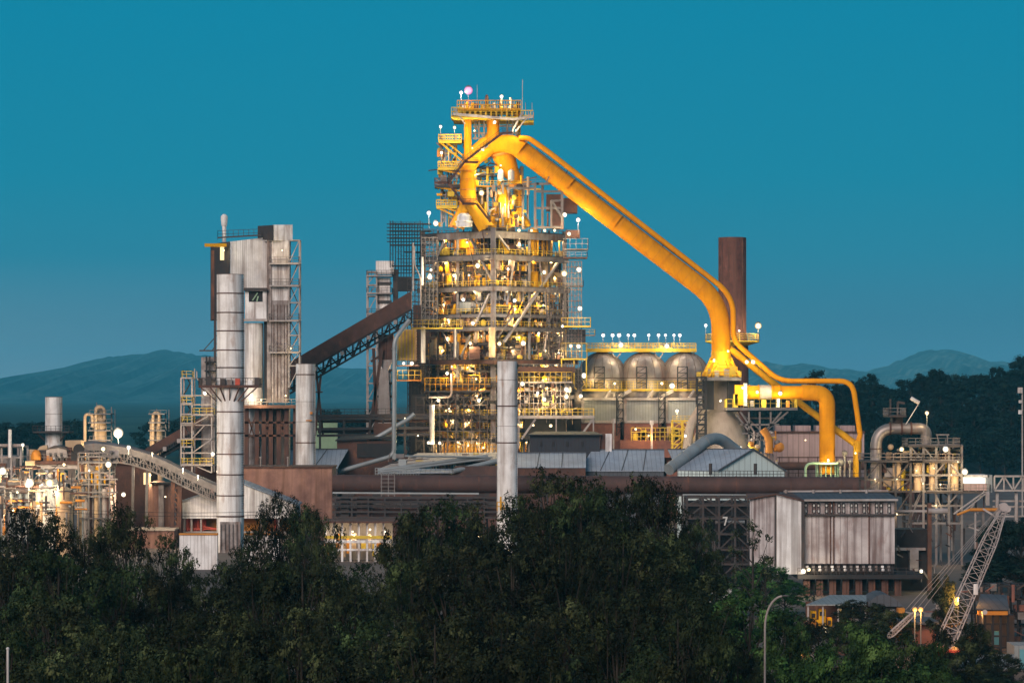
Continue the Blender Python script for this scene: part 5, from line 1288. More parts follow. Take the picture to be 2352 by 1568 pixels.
for u in (432, 448, 455, 463, 470, 634, 640):
    m = MB(); m.tube([P(u, 1220, D + 2.5), P(u, 1192, D + 2.5)], .35, 8); m.build('pipe', 'red_paint', wh, True)
m = MB(); m.beam(P(421, 1214, D + 1.0), P(500, 1214, D + 1.0), .25); m.beam(P(460, 1207, D + 1.0), P(500, 1214, D + 1.0), .2); m.build('handrail', 'red_paint', wh)

# ================================================================ the rusty main
mn = thing('rusty_main', 'huge rust-brown gas main running level across the plant with an elbow at its right end', 'pipe', (XU(1400, 562), 562, 0))
rm = M(20.5, 560)
m = MB(); m.tube(fillet([P(764, 1110, 560), P(2108, 1116, 560), P(2108, 1300, 560)], M(62, 560), 10), rm, 32); m.build('pipe', 'main_rust', mn, True)
for u in (790, 905, 1010, 1100, 1210, 1330, 1450, 1580, 1690, 1815, 1930, 2030): 
    v = 1110 + 6 * (u - 764) / 1344; m = MB(); m.tube([P(u - 1.5, v, 560), P(u + 1.5, v, 560)], rm + .07, 32); m.build('stiffener', 'rust_steel', mn, True)
m = MB()
for u in (2042, 2054, 2068): m.tube([P(u - 2, 1116, 560), P(u + 2, 1116, 560)], rm + .3, 28)
m.build('expansion_joint', 'dark_steel', mn, True)
m = MB(); m.rail([P(1556, 1095, 559), P(1802, 1096, 559)], 1.2, .7, .09, 2); m.rail([P(1810, 1096, 559), P(2080, 1096, 559)], .8, 1.4, .08, 1); m.build('railing', 'dark_steel', mn)
m = MB()
for u in (800, 870, 955, 1035, 1110, 1250, 1420, 1560, 1640, 1720, 1830, 1940, 2050):
    for du in (-7, 7): m.beam(P(u + du, 1134, 560), P(u + du * 1.6, 1290, 560), .35)
    m.beam(P(u - 14, 1136, 560), P(u + 14, 1136, 560), .5); m.beam(P(u - 8, 1150, 560), P(u + 9, 1200, 560), .2)
m.build('support_leg', 'dark_steel', mn)
m = MB(); m.beam(P(1568, 1136, 557), P(1780, 1137, 557), .5, .35); m.beam(P(764, 1131, 557), P(1100, 1133, 557), .4, .3); m.build('rack_beam', 'grey_duct', mn)
m = MB()
for u in (876, 892, 906): m.beam(P(u, 1085, 557), P(u, 1180, 557), .16)
for v in range(1090, 1180, 9): m.beam(P(874, v, 557), P(908, v, 557), .12)
m.build('ladder_frame', 'grey_steel', mn)
ub = thing('pipe_rack', 'dark pipe rack under the left half of the huge rusty main', 'pipe rack', (XU(930, 550), 552, 0))
m = MB()
for v in (1142, 1153, 1163, 1175, 1188): m.beam(P(764, v, 551), P(1140, v, 551), .35)
for u in range(770, 1140, 38): m.beam(P(u, 1140, 551), P(u, 1300, 551), .3)
m.rail([P(766, 1168, 550), P(1120, 1168, 550)], 1.4, 1.3, .09)
m.build('frame', 'dark_steel', ub)
for v, r_, mm in ((1148, .4, 'main_rust'), (1158, .3, 'grey_steel'), (1182, .5, 'main_rust'), (1170, .25, 'rust_steel')):
    m = MB(); m.tube([P(764, v, 552.5), P(1140, v, 552.5)], r_, 10); m.build('pipe', mm, ub, True)
for u, w in ((792, 10), (838, 18), (1010, 20), (1100, 14)):
    m = MB(); m.span(XU(u - w, 552), XU(u + w, 552), 551.6, 555, ZV(1200, 552), ZV(1140, 552)); m.build('tank_box', rng.choice(['rust_steel', 'dark_steel', 'main_rust']), ub)
# lit hall seen through the trees
lh = thing('lit_hall', 'low open hall glowing warm behind the treetops, pale posts and a yellow rail', 'building', (XU(820, 530), 530, 0))
m = MB(); m.span(XU(745, 530), XU(900, 530), 534, 536, 0, ZV(1200, 530)); m.build('back_wall', 'refractory', lh)
m = MB(); m.span(XU(740, 528), XU(905, 528), 527, 538, ZV(1200, 528), ZV(1196, 528)); m.build('roof', 'rust_steel', lh)
m = MB()
for u in range(748, 900, 19): m.beam(P(u, 1200, 528.5), P(u, 1298, 528.5), .35)
m.beam(P(745, 1243, 528.4), P(900, 1243, 528.4), .5); m.beam(P(745, 1262, 528.4), P(900, 1262, 528.4), .35); m.build('post', 'white_clad', lh)
m = MB(); m.beam(P(745, 1233, 528.2), P(900, 1233, 528.2), .5); m.build('rail', 'rail_yellow', lh)
for i in range(12):
    m = MB(); u = 752 + i * 12; m.box(P(u, 1262 - (i % 3) * 10, 531), (rng.uniform(.5, 1.1), .6, rng.uniform(1, 3))); m.build('machine', rng.choice(['cream_paint', 'rusty_orange', 'rail_yellow', 'grey_steel']), lh)

# ================================================================ bag filter house
bh = thing('filter_house', 'stained pinkish white filter house with rows of valves along its top and bottom', 'filter house', (XU(1890, 446), 446, 0))
D = 440
x0, x1 = XU(1846, D), XU(2055, D)
m = MB(); m.span(x0, x1, D, D + 10, ZV(1294, D), ZV(1184, D)); m.build('panel_wall', 'bag_panel', bh)
m = MB(); m.span(x0, x1, D + .4, D + 10, ZV(1180, D), ZV(1149, D)); o = m.build('valve_gallery', 'bag_panel', bh)
m = MB(); m.span(x0 - .2, x1 + .2, D - .5, D + 10, ZV(1184, D) - .02, ZV(1180, D)); m.build('ledge', 'dark_steel', bh)
for i in range(14):
    u = 1853 + i * 14.4 + (2 if i % 2 else -2)
    m = MB(); x = XU(u, D); z0 = ZV(1178, D)
    m.span(x - .11, x + .11, D - .12, D + .38, ZV(1163, D), ZV(1158, D)); m.span(x - .09, x + .13, D - .1, D + .38, ZV(1176, D), ZV(1171, D))
    m.build('valve_box', 'sign_white', o)
    m = MB(); m.tube(fillet([(x - .2, D + .1, z0), (x - .2, D + .1, ZV(1155, D)), (x + .2, D + .1, ZV(1155, D)), (x + .2, D + .1, z0)], .18, 3), .055, 6); m.build('valve_pipe', 'black_steel', o)
m = MB(); m.extrude([(x0 - .3, D - .6, ZV(1150, D)), (x1 + .5, D - .6, ZV(1148, D)), (x1 + .2, D + 9, ZV(1134, D + 9)), (XU(1790, D + 9), D + 9, ZV(1133, D + 9))], (0, 0, .2)); m.build('roof', 'roof_dark', bh)
m = MB(); m.beam((x0, D - .7, ZV(1148, D)), (x1 + .4, D - .7, ZV(1147, D)), .15, .3); m.beam((XU(1800, D + 8), D + 8, ZV(1128, D + 8)), (XU(2040, D + 8), D + 8, ZV(1126, D + 8)), .4, .25)
for u in (1805, 1868, 1930, 1990): m.cyl((XU(u, D + 8), D + 7.7), ZV(1132, D + 8), ZV(1124, D + 8), .2, n=8)
m.build('gutter', 'light_steel', bh)
m = MB()
for u in (1907, 1915, 1996): m.span(XU(u, D) - .09, XU(u, D) + .09, D - .16, D - .003, ZV(1294, D), ZV(1150, D))
m.build('drain_strip', 'rust_steel', bh)
a, b, c_, d_ = P(1723, 0, D + 6), P(1781, 0, D + 3), P(1844, 0, D - 1), P(1844, 0, D + 10)
def wallp(p, q, vb, v0, v1, m_, nm):
    m = MB(); m.extrude([Vector((p.x, p.y, ZV(vb, p.y))), Vector((q.x, q.y, ZV(vb, q.y))), Vector((q.x, q.y, ZV(v1, q.y))), Vector((p.x, p.y, ZV(v0, p.y)))], (0, 1.2, 0)); return m.build(nm, m_, bh)
wallp(a, b, 1302, 1147, 1137, 'bag_panel', 'side_wall'); wallp(b, c_, 1318, 1137, 1152, 'white_ribbed', 'side_wall')
m = MB(); m.beam(Vector((b.x, b.y - .15, ZV(1300, b.y))), Vector((b.x, b.y - .15, ZV(1137, b.y))), .25); m.beam(Vector((c_.x, c_.y - .15, ZV(1310, c_.y))), Vector((c_.x, c_.y - .15, ZV(1150, c_.y))), .45); m.build('corner_strip', 'dark_steel', bh)
m = MB(); m.extrude([Vector((a.x - .4, a.y - .5, ZV(1147, a.y))), Vector((b.x, b.y - .6, ZV(1136, b.y))), Vector((c_.x + .1, c_.y - .5, ZV(1151, c_.y))), Vector((c_.x, c_.y + 10, ZV(1135, c_.y + 10))), Vector((a.x, a.y + 8, ZV(1135, a.y + 8)))], (0, 0, .2)); m.build('roof', 'rust_steel', bh)
m = MB(); m.span(x0 - 1, x1 + 4, D - 1.2, D + 10, ZV(1328, D), ZV(1318, D)); dk2 = m.build('valve_deck', 'black_steel', bh)
m = MB(); m.span(x0, x1, D + 1, D + 10, ZV(1318, D), ZV(1294, D)); m.build('hopper_row', 'dark_steel', bh)
for i in range(14):
    u = 1853 + i * 14.4; x = XU(u, D)
    m = MB(); m.tube(fillet([(x - .25, D - .4, ZV(1318, D)), (x - .25, D - .4, ZV(1295, D)), (x + .25, D - .4, ZV(1295, D)), (x + .25, D - .4, ZV(1318, D))], .25, 2), .06, 6); m.build('valve_pipe', 'black_steel', dk2)
    m = MB(); m.sphere((x + .1, D - .3, ZV(1308, D)), .28, 8, 6); m.span(x - .2, x + .2, D - .5, D - .1, ZV(1303, D), ZV(1298, D)); m.build('valve', 'grey_steel' if i % 2 else 'white_clad', dk2, True)
m = MB()
for i in range(8):
    u = 1850 + i * 30; m.span(XU(u, D) - .3, XU(u, D) + .3, D, D + .8, 0, ZV(1328, D)); m.span(XU(u + 8, D) - .15, XU(u + 8, D) + .15, D, D + .4, 0, ZV(1328, D))
m.build('leg', 'rust_steel', bh)
m = MB()
for i in range(7): m.span(XU(1853 + i * 30, D), XU(1875 + i * 30, D), D + 2, D + 6, ZV(1358, D), ZV(1330, D))
m.build('ash_bin', 'black_steel', bh)
m = MB(); m.rail([(x0 - 1, D - 1.2, ZV(1318, D)), (x1 + 4, D - 1.2, ZV(1318, D))], 1.0, 1.2, .06); m.build('railing', 'dark_steel', dk2)
# casing below the elbow and its post
dt = thing('dark_casing', 'sooty dark casing with a rusty post, right of the filter house', 'casing', (XU(2100, 452), 452, 0))
m = MB(); m.span(XU(2060, 452), XU(2130, 452), 452, 458, 0, ZV(1215, 452)); m.build('casing', 'black_steel', dt)
m = MB(); m.span(XU(2091, 450), XU(2111, 450), 450.5, 451.9, ZV(1312, 450), ZV(1262, 450)); m.span(XU(2060, 450), XU(2128, 450), 450.8, 451.9, ZV(1264, 450), ZV(1258, 450)); m.build('ladder_box', 'light_steel', dt)
m = MB(); m.span(XU(2131, 449), XU(2140, 449), 449, 450, 0, ZV(1155, 449)); m.build('post', 'rust_steel', dt)
m = MB(); m.beam(P(2040, 1173, 450), P(2178, 1173, 450), .3); m.tube([P(2132, 1173, 449), P(2176, 1173, 449)], .45, 10); m.build('cross_pipe', 'light_steel', dt)
for i in range(26):
    m = MB(); u = rng.uniform(2060, 2190); v = rng.uniform(1190, 1340); m.beam(P(u, v, 449), P(u + rng.uniform(-14, 14), v + rng.uniform(-25, 25), 450), rng.uniform(.08, .22)); m.build('bar', rng.choice(['dark_steel', 'rust_steel', 'grey_steel']), dt)
# small bolted frame in the pocket between filter house and rack
pk = thing('pipe_rack', 'dark steel rack with a white numeral 7 sign, left of the filter house', 'pipe rack', (XU(1650, 470), 470, 0))
m = MB(); m.frame(XU(1578, 470), XU(1725, 470), 470, 476, [0] + [ZV(v, 470) for v in (1330, 1295, 1262, 1226, 1190, 1160, 1142)], .35, True, 4); m.build('frame', 'dark_steel', pk)
for i in range(30):
    m = MB(); u = rng.uniform(1575, 1725); v = rng.uniform(1150, 1330); L = rng.uniform(10, 60)
    if i % 2: m.tube([P(u, v, 472), P(u, min(v + L, 1340), 472)], rng.uniform(.1, .35), 8)
    else: m.tube([P(u, v, 473), P(u + L, v, 473)], rng.uniform(.1, .3), 8)
    m.build('pipe', rng.choice(['grey_steel', 'dark_steel', 'main_rust', 'grey_duct', 'black_steel']), pk, True)
m = MB(); m.span(XU(1574, 477), XU(1722, 477), 477, 480, 0, ZV(1150, 477)); m.build('shade_backing', 'black_steel', pk)  # black backing added to darken the space behind the rack
m = MB(); pz = 469.6
q0, q1, q2, q3, q4, q5, q6 = [P(u, v, pz) for u, v in ((1660, 1186), (1671, 1186), (1671, 1189), (1666, 1206), (1662.5, 1206), (1667, 1189.6), (1660, 1189.6))]
m.extrude([q0, q1, q2, q3, q4, q5, q6], (0, .1, 0)); tag(m.build('numeral', 'sign_white', pk), 'white numeral 7')

# ================================================================ process unit at the right
pu = thing('process_unit', 'lamp-lit steel process frame with a big rusty pipe arch on top', 'process unit', (XU(2120, 520), 520, 0))
D = 520
m = MB(); m.tube(fillet([P(2012, 1130, D), P(2012, 984, D), P(2128, 984, D), P(2128, 1020, D)], [M(42, D), M(38, D)], 9), M(13, D), 20); m.build('arch_pipe', 'dome_steel', pu, True)
m = MB()
for u in (2044, 2070, 2092): m.tube([P(u - 2, 984, D), P(u + 2, 984, D)], M(15, D), 20)
for v in (1030, 1058): m.tube([P(2012, v - 1, D), P(2012, v + 1, D)], M(15, D), 20)
m.build('flange', 'rust_steel', pu, True)
m = MB(); m.frame(XU(2088, D), XU(2205, D), D - 2, D + 8, [0] + [ZV(v, D) for v in (1200, 1160, 1127, 1090, 1056, 1022)], .38, False, 4)
for a_, b_ in (((2088, 1022), (2117, 1056)), ((2146, 1056), (2117, 1022)), ((2176, 1056), (2146, 1090)), ((2205, 1090), (2176, 1056)), ((2088, 1200), (2117, 1127)), ((2146, 1127), (2176, 1200)), ((2205, 1127), (2176, 1160)), ((2117, 1127), (2100, 1160))): m.beam(P(*a_, D - 2.1), P(*b_, D - 2.1), .25)
m.build('frame', 'grey_steel', pu)
m = MB(); m.frame(XU(1984, D), XU(2088, D), D - 2.2, D + 6, [0] + [ZV(v, D) for v in (1180, 1127, 1100, 1058)], .35, True, 3); m.build('frame', 'dark_steel', pu)
for u0, u1, v in ((1984, 2120, 1057), (2086, 2206, 1022), (2127, 2275, 1128), (2042, 2082, 953), (2086, 2206, 1058)):
    balcony(u0, u1, v, D - 2.6, 8, pu, 'dark_steel', 'grey_steel', 1.2, .35)
m = MB(); m.span(XU(2050, D), XU(2074, D), D, D + 3, ZV(972, D), ZV(953, D)); m.beam(P(2045, 952, D - 1), P(2045, 916, D - 1), .3); m.beam(P(2062, 952, D - 1), P(2062, 922, D - 1), .35); m.beam(P(2062, 923, D - 1), P(2078, 926, D - 1), .4); m.beam(P(2058, 985, D), P(2064, 950, D), .8); m.build('valve_stand', 'dark_steel', pu)
m = MB(); m.tube([P(2092, 914, D - 1), P(2111, 925, D - 1)], .35, 8); m.tube([P(2111, 925, D - 1), P(2080, 975, D - 1)], .07, 5); m.build('signal_arm', 'white_clad', pu)
m = MB(); m.beam(P(2150, 998, D), P(2180, 998, D), .25); m.beam(P(2176, 998, D), P(2176, 1022, D), .2); m.beam(P(2152, 998, D), P(2158, 1022, D), .2); m.build('gantry', 'grey_steel', pu)
for i in range(120):
    u = rng.uniform(2000, 2205); v = rng.uniform(1026, 1126); m = MB(); q = rng.random(); y = D + rng.uniform(-1, 6)
    if q < .45: m.tube([P(u, v, y), P(u, min(1127, v + rng.uniform(15, 60)), y)], rng.uniform(.12, .5), 8)
    elif q < .75: m.tube([P(u, v, y), P(min(u + rng.uniform(10, 50), 2208), v, y)], rng.uniform(.1, .3), 8)
    elif q < .9: m.sphere(P(u, v, y), rng.uniform(.4, .9), 9, 6)
    else: m.box(P(u, v, y), (1.5, 1, 1.6))
    m.build('pipe' if q < .75 else 'vessel', rng.choice(['cream_paint', 'light_steel', 'rust_steel', 'dark_steel', 'rail_yellow', 'grey_steel', 'rust_steel', 'dark_steel']), pu, True)
for u in (2060, 2108, 2143, 2192): 
    m = MB(); m.tube([P(u, 1127, D - 1), P(u, 1060, D - 1)], .75, 12); m.build('column_vessel', 'cream_paint', pu, True)
for i in range(26):
    u = rng.uniform(2140, 2260); v = rng.uniform(1135, 1230); m = MB()
    if i % 3: m.beam(P(u, v, D + 2), P(u, v + rng.uniform(20, 70), D + 2), rng.uniform(.15, .45))
    else: m.beam(P(u, v, D + 1), P(u + rng.uniform(-40, 40), v + rng.uniform(-20, 20), D + 1), .25)
    m.build('bar', rng.choice(['grey_steel', 'light_steel', 'rust_steel', 'dark_steel']), pu)
cbn = thing('switch_house', 'small lit cabin with white window band, right end of the process deck', 'cabin', (XU(2240, 521), 521, ZV(1126, 521)))
m = MB(); m.span(XU(2214, 520), XU(2266, 520), 520, 526, ZV(1126, 520), ZV(1110, 520)); m.build('lower_wall', 'pink_clad', cbn)
m = MB(); m.span(XU(2216, 520), XU(2264, 520), 520.3, 526, ZV(1110, 520), ZV(1097, 520)); m.build('window_band', 'window_white', cbn)
m = MB(); m.span(XU(2212, 520), XU(2270, 520), 519, 527, ZV(1095, 520), ZV(1090, 520)); m.build('roof', 'white_clad', cbn)
m = MB(); m.span(XU(2266, 520), XU(2277, 520), 519, 523, ZV(1130, 520), ZV(1090, 520)); m.build('corner_post', 'grey_duct', cbn)
tb = thing('truss_bridge', 'pale grey truss bridge leaving the picture at the far right edge', 'bridge', (XU(2320, 520), 520, 0))
for y_ in (519, 523): m = MB(); m.truss(P(2284, 1126, y_), P(2480, 1126, y_), M(33, 519), 9, .32); m.build('truss', 'light_steel', tb)
m = MB()
for u in (2290, 2334, 2400): m.beam(P(u, 1126, 520), P(u, 1260, 520), .5)
for v in (1150, 1163, 1185): m.beam(P(2280, v, 521), P(2480, v, 521), .3)
m.build('support_leg', 'light_steel', tb)
yp = thing('yellow_pipe', 'short level yellow pipe ending beside the crane head', 'pipe', P(2290, 1170, 500))
m = MB(); m.tube([P(2228, 1170, 500), P(2292, 1170, 500)], .3, 10); m.tube([P(2228, 1170, 500), P(2198, 1182, 500)], .22, 10); m.build('pipe', 'rusty_orange', yp, True)
m = MB(); m.beam(P(2262, 1128, 502), P(2190, 1180, 502), .25); m.beam(P(2268, 1130, 502), P(2200, 1184, 502), .2); m.beam(P(2268, 1128, 502), P(2268, 1160, 502), .6); m.beam(P(2240, 1174, 500.5), P(2240, 1300, 500.5), .3); m.build('stay', 'light_steel', yp)
# pink hall in the distance
ph = thing('pink_hall', 'pale pink clad hall with block-shaped roof vents, behind the orange pipe elbow', 'building', (XU(1870, 765), 765, 0))
m = MB(); m.span(XU(1760, 760), XU(1985, 760), 760, 790, 0, ZV(992, 760)); m.build('wall', 'pink_clad', ph)
for u0, u1 in ((1780, 1816), (1826, 1862), (1874, 1900), (1930, 1964)):
    m = MB(); m.span(XU(u0, 762), XU(u1, 762), 762, 768, ZV(991, 762), ZV(977, 762)); m.build('roof_vent', 'pink_clad', ph)
m = MB(); m.span(XU(1758, 759), XU(1987, 759), 759.5, 791, ZV(994, 760), ZV(990, 760)); m.build('eave', 'rust_steel', ph)
m = MB()
for u in range(1790, 1980, 22): m.beam(P(u, 1100, 757), P(u, 1048, 757), .2)
for v in (1050, 1062, 1074): m.beam(P(1785, v, 757), P(1985, v, 757), .3)
m.tube([P(1780, 1070, 755), P(1985, 1070, 755)], 1.0, 10); m.build('pipe_run', 'rust_steel', ph)
lw = thing('valve_yard', 'cluster of lit valves and pipes at the foot of the dust catcher platform', 'pipework', P(1760, 1090, 690))
for i in range(40):
    u = rng.uniform(1722, 1790); v = rng.uniform(985, 1085); m = MB(); q = rng.random()
    if q < .5: m.tube([P(u, v, 690), P(u, v + rng.uniform(10, 40), 690)], rng.uniform(.1, .3), 7)
    elif q < .8: m.tube([P(u, v, 690), P(u + rng.uniform(6, 25), v, 690)], rng.uniform(.1, .25), 7)
    else: m.sphere(P(u, v, 690), rng.uniform(.5, 1.2), 9, 6)
    m.build('pipe' if q < .8 else 'valve', rng.choice(['rusty_orange', 'cream_paint', 'grey_steel', 'light_steel', 'rail_yellow']), lw, True)
m = MB(); m.tube(fillet([P(1752, 985, 689), P(1768, 1010, 689), P(1766, 1040, 689)], 1.5, 4), .9, 10); m.build('elbow', 'rusty_orange', lw, True)

# ================================================================ crane
cg = thing('lattice_crane', 'tall pale lattice boom crane leaning right, its cables falling to the lower left', 'crane', (XU(2165, 330), 332, 0))
D = 330
def lat(nm, a, b, wa, wb, n, par, m_='crane_steel', t=.16, tip=None):
    """four-chord lattice boom from a to b, wa and wb its widths"""
    a = Vector(a); b = Vector(b); d = (b - a).normalized(); s = d.cross(Vector((0, 1, 0))).normalized(); y = Vector((0, 1, 0))
    m = MB()
    def cn(i, k):
        f = i / n; w = wa + (wb - wa) * f
        if f > .8: w = w * (1 - (f - .8) / .2 * .55)
        if f < .12: w = w * (.45 + f / .12 * .55)
        c = a.lerp(b, f); sx, sy = ((-1, -1), (1, -1), (1, 1), (-1, 1))[k]
        return c + s * (sx * w / 2) + y * (sy * w / 2)
    for k in range(4):
        for i in range(n): m.beam(cn(i, k), cn(i + 1, k), t)
    ch_ = m.build('boom_chord', m_, par)
    m = MB()
    for i in range(n):
        for k in range(4):
            k2 = (k + 1) % 4
            m.beam(cn(i, k), cn(i, k2), t * .5)
            if i % 2: m.beam(cn(i, k), cn(i + 1, k2), t * .5)
            else: m.beam(cn(i, k2), cn(i + 1, k), t * .5)
    m.build('lacing', m_, ch_)
    return cn
tipp = P(2304, 1172, D); foot = P(2160, 1500, D)
lat('boom', foot, tipp, 1.95, 1.35, 17, cg, t=.10)
m = MB(); m.beam(tipp, P(2298, 1156, D), .5); m.beam(P(2296, 1160, D), P(2318, 1178, D), .22); m.beam(P(2318, 1178, D), P(2300, 1179, D), .22); m.beam(P(2298, 1156, D), P(2322, 1170, D), .18); m.beam(P(2258, 1168, D), P(2282, 1183, D), .2)
m.tube([P(2306, 1164, D - .3), P(2306, 1164, D + .3)], .5, 14); m.tube([P(2314, 1168, D - .3), P(2314, 1168, D + .3)], .4, 14); m.build('boom_head', 'crane_steel', cg)
m = MB()
for dy, u2, v2 in ((-.5, 2079, 1398), (-.15, 2090, 1400), (.15, 2102, 1403), (.5, 2114, 1408)): m.tube([P(2296 + dy * 8, 1165, D) + Vector((0, dy, 0)), P(u2, v2, D) + Vector((0, dy, 0))], .024, 5)
m.tube([tipp, P(2215, 1420, D)], .04, 5); m.build('hoist_cable', 'light_steel', cg)
mast_t = P(2103, 1404, D); mast_f = P(2040, 1462, D)
lat('mast', mast_f, mast_t, .62, .45, 10, cg, t=.09)
m = MB()
for u2 in (2030, 2034): m.tube([P(2100, 1406, D - .4), P(u2, 1470, D - .4)], .045, 5)
m.build('hoist_cable', 'light_steel', cg)
m = MB(); m.span(XU(2130, D), XU(2200, D), D - 2, D + 3, ZV(1518, D), ZV(1488, D)); m.build('machine_house', 'red_paint', cg)
m = MB()
for y in (-2.6, 2.2): m.span(XU(2110, D), XU(2215, D), D + y, D + y + 1, 0, 1.1)
m.build('crawler_track', 'black_steel', cg)
m = MB(); m.span(XU(2236, 329), XU(2246, 329), 328.9, 329, ZV(1365, 329), ZV(1340, 329)); m.build('boom_plate', 'white_clad', cg)
m = MB(); m.tube([P(2262, 1405, 327), P(2262, 1405, 327.2)], .28, 14); m.beam(P(2253, 1412, 327.5), P(2261, 1406, 327.2), .06); m.build('boom_lamp', 'light_steel', cg)
# low buildings under the crane
cs = thing('lean_to', 'grey roofed lean-to on dark posts at the far right under the crane', 'shed', (XU(2285, 345), 345, 0))
m = MB(); m.extrude([P(2242, 1400, 342), P(2318, 1400, 342), P(2312, 1368, 352), P(2252, 1366, 352)], (0, 0, .15)); m.build('roof', 'roof_dark', cs)
m = MB(); m.span(XU(2248, 342), XU(2316, 342), 342.3, 343, ZV(1412, 342), ZV(1403, 342)); m.build('fascia', 'rusty_orange', cs)
m = MB()
for u in (2246, 2262, 2280, 2298, 2315): m.beam(P(u, 1410, 343), P(u, 1520, 343), .3)
for v in (1432, 1460, 1486): m.beam(P(2244, v, 343.2), P(2318, v, 343.2), .22)
m.build('post', 'black_steel', cs)
m = MB(); m.span(XU(2276, 346), XU(2296, 346), 345, 346, ZV(1478, 346), ZV(1448, 346)); m.build('door', 'teal_paint', cs)
m = MB(); m.span(XU(2244, 350), XU(2330, 350), 350, 352, 0, ZV(1412, 350)); m.build('back_wall', 'dark_steel', cs)
ct = thing('container', 'grey container with a blue door at the right edge', 'container', (XU(2346, 322), 324, 0))
m = MB(); m.span(XU(2330, 322), XU(2400, 322), 322, 327, 0, ZV(1482, 322)); m.build('body', 'panel_grey', ct)
m = MB(); m.span(XU(2342, 321.9), XU(2352, 321.9), 321.8, 321.95, ZV(1535, 322), ZV(1490, 322)); m.build('door', 'teal_paint', ct)
bx = thing('tarp_shed', 'dull grey low roof below the lean-to at the bottom right', 'shed', (XU(2260, 300), 300, 0))
m = MB(); m.extrude([P(2190, 1540, 296), P(2330, 1540, 296), P(2330, 1505, 306), P(2200, 1505, 306)], (0, 0, .15)); m.build('roof', 'concrete', bx)
m = MB(); m.span(XU(2192, 297), XU(2330, 297), 297, 305, 0, ZV(1541, 297)); m.build('wall', 'dark_steel', bx)
rb = thing('brick_hut', 'red brick hut behind the foot of the crane boom', 'hut', (XU(2110, 350), 352, 0))
m = MB(); m.span(XU(2076, 350), XU(2150, 350), 350, 356, 0, ZV(1432, 350)); m.build('wall', 'brick_red', rb)
m = MB(); m.span(XU(2070, 349.5), XU(2156, 349.5), 349, 357, ZV(1432, 350), ZV(1426, 350)); m.build('roof', 'roof_dark', rb)
m = MB(); m.span(XU(2082, 349.8), XU(2094, 349.8), 349.8, 349.99, ZV(1480, 350), ZV(1448, 350)); m.build('door', 'dark_steel', rb)
cn_ = thing('canopy', 'grey canopy roof over yellow machines, below the filter house', 'canopy', (XU(1915, 385), 385, 0))
m = MB(); m.extrude([P(1852, 1390, 378), P(1990, 1390, 378), P(1990, 1368, 392), P(1905, 1368, 392)], (0, 0, .15)); m.build('roof', 'panel_grey', cn_)
m = MB()
for u in (1856, 1890, 1925, 1960, 1988): m.beam(P(u, 1391, 378.5), P(u, 1440, 378.5), .2)
m.build('post', 'light_steel', cn_)
m = MB(); m.span(XU(1850, 392), XU(1992, 392), 391, 392, 0, ZV(1380, 392)); m.build('back_wall', 'rust_steel', cn_)
c2 = thing('canopy', 'dark rounded canopy roof left of the crane cables', 'canopy', (XU(2030, 400), 400, 0))
m = MB()
arc = [P(1985, 1392, 398)] + [P(1985 + 90 * i / 10, 1392 - 28 * math.sin(i / 10 * math.pi), 398) for i in range(1, 10)] + [P(2075, 1392, 398)]
m.extrude(arc, (0, 8, 0)); m.build('roof', 'roof_dark', c2, True)
m = MB(); m.span(XU(1988, 399), XU(2072, 399), 399, 405, 0, ZV(1391, 399)); m.build('wall', 'dark_steel', c2)
for i, (u, w, v0, lab) in enumerate(((1868, 12, 1402, 'tall'), (1888, 16, 1398, 'tallest'), (1905, 10, 1418, 'short'), (1876, 8, 1422, 'low'))):
    e = thing('machine', f'{lab} yellow machine standing under the grey canopy', 'machine', (XU(u, 380), 380, 0))
    m = MB(); m.span(XU(u - w / 2, 380), XU(u + w / 2, 380), 379.5, 381, .2, ZV(v0, 380)); m.build('body', 'yellow_paint', e)
    m = MB(); m.span(XU(u - w / 3, 379.4), XU(u + w / 3, 379.4), 379.3, 379.49, ZV(v0 + 14, 380), ZV(v0 + 5, 380)); m.build('window', 'black_steel', e)
    m = MB(); m.span(XU(u - w / 2 - 1, 380), XU(u + w / 2 + 1, 380), 379.3, 381.2, 0, .2); m.build('base', 'dark_steel', e)
ww = thing('white_building', 'white low building half hidden behind the right treetops', 'building', (XU(1640, 425), 427, 0))
m = MB(); m.span(XU(1600, 424), XU(1680, 424), 424, 430, 0, ZV(1346, 424)); m.build('wall', 'white_clad', ww)
m = MB(); m.span(XU(1598, 423.5), XU(1682, 423.5), 423.4, 430.5, ZV(1346, 424), ZV(1343, 424)); m.build('roof', 'grey_duct', ww)
m = MB(); m.span(XU(1616, 423.9), XU(1634, 423.9), 423.85, 423.98, ZV(1372, 424), ZV(1356, 424)); m.build('window', 'teal_paint', ww)
# dusty yard
tag(MB().span(-230, 260, 232, 1000, -.4, .012).build('yard', 'ground', None), kind='structure')

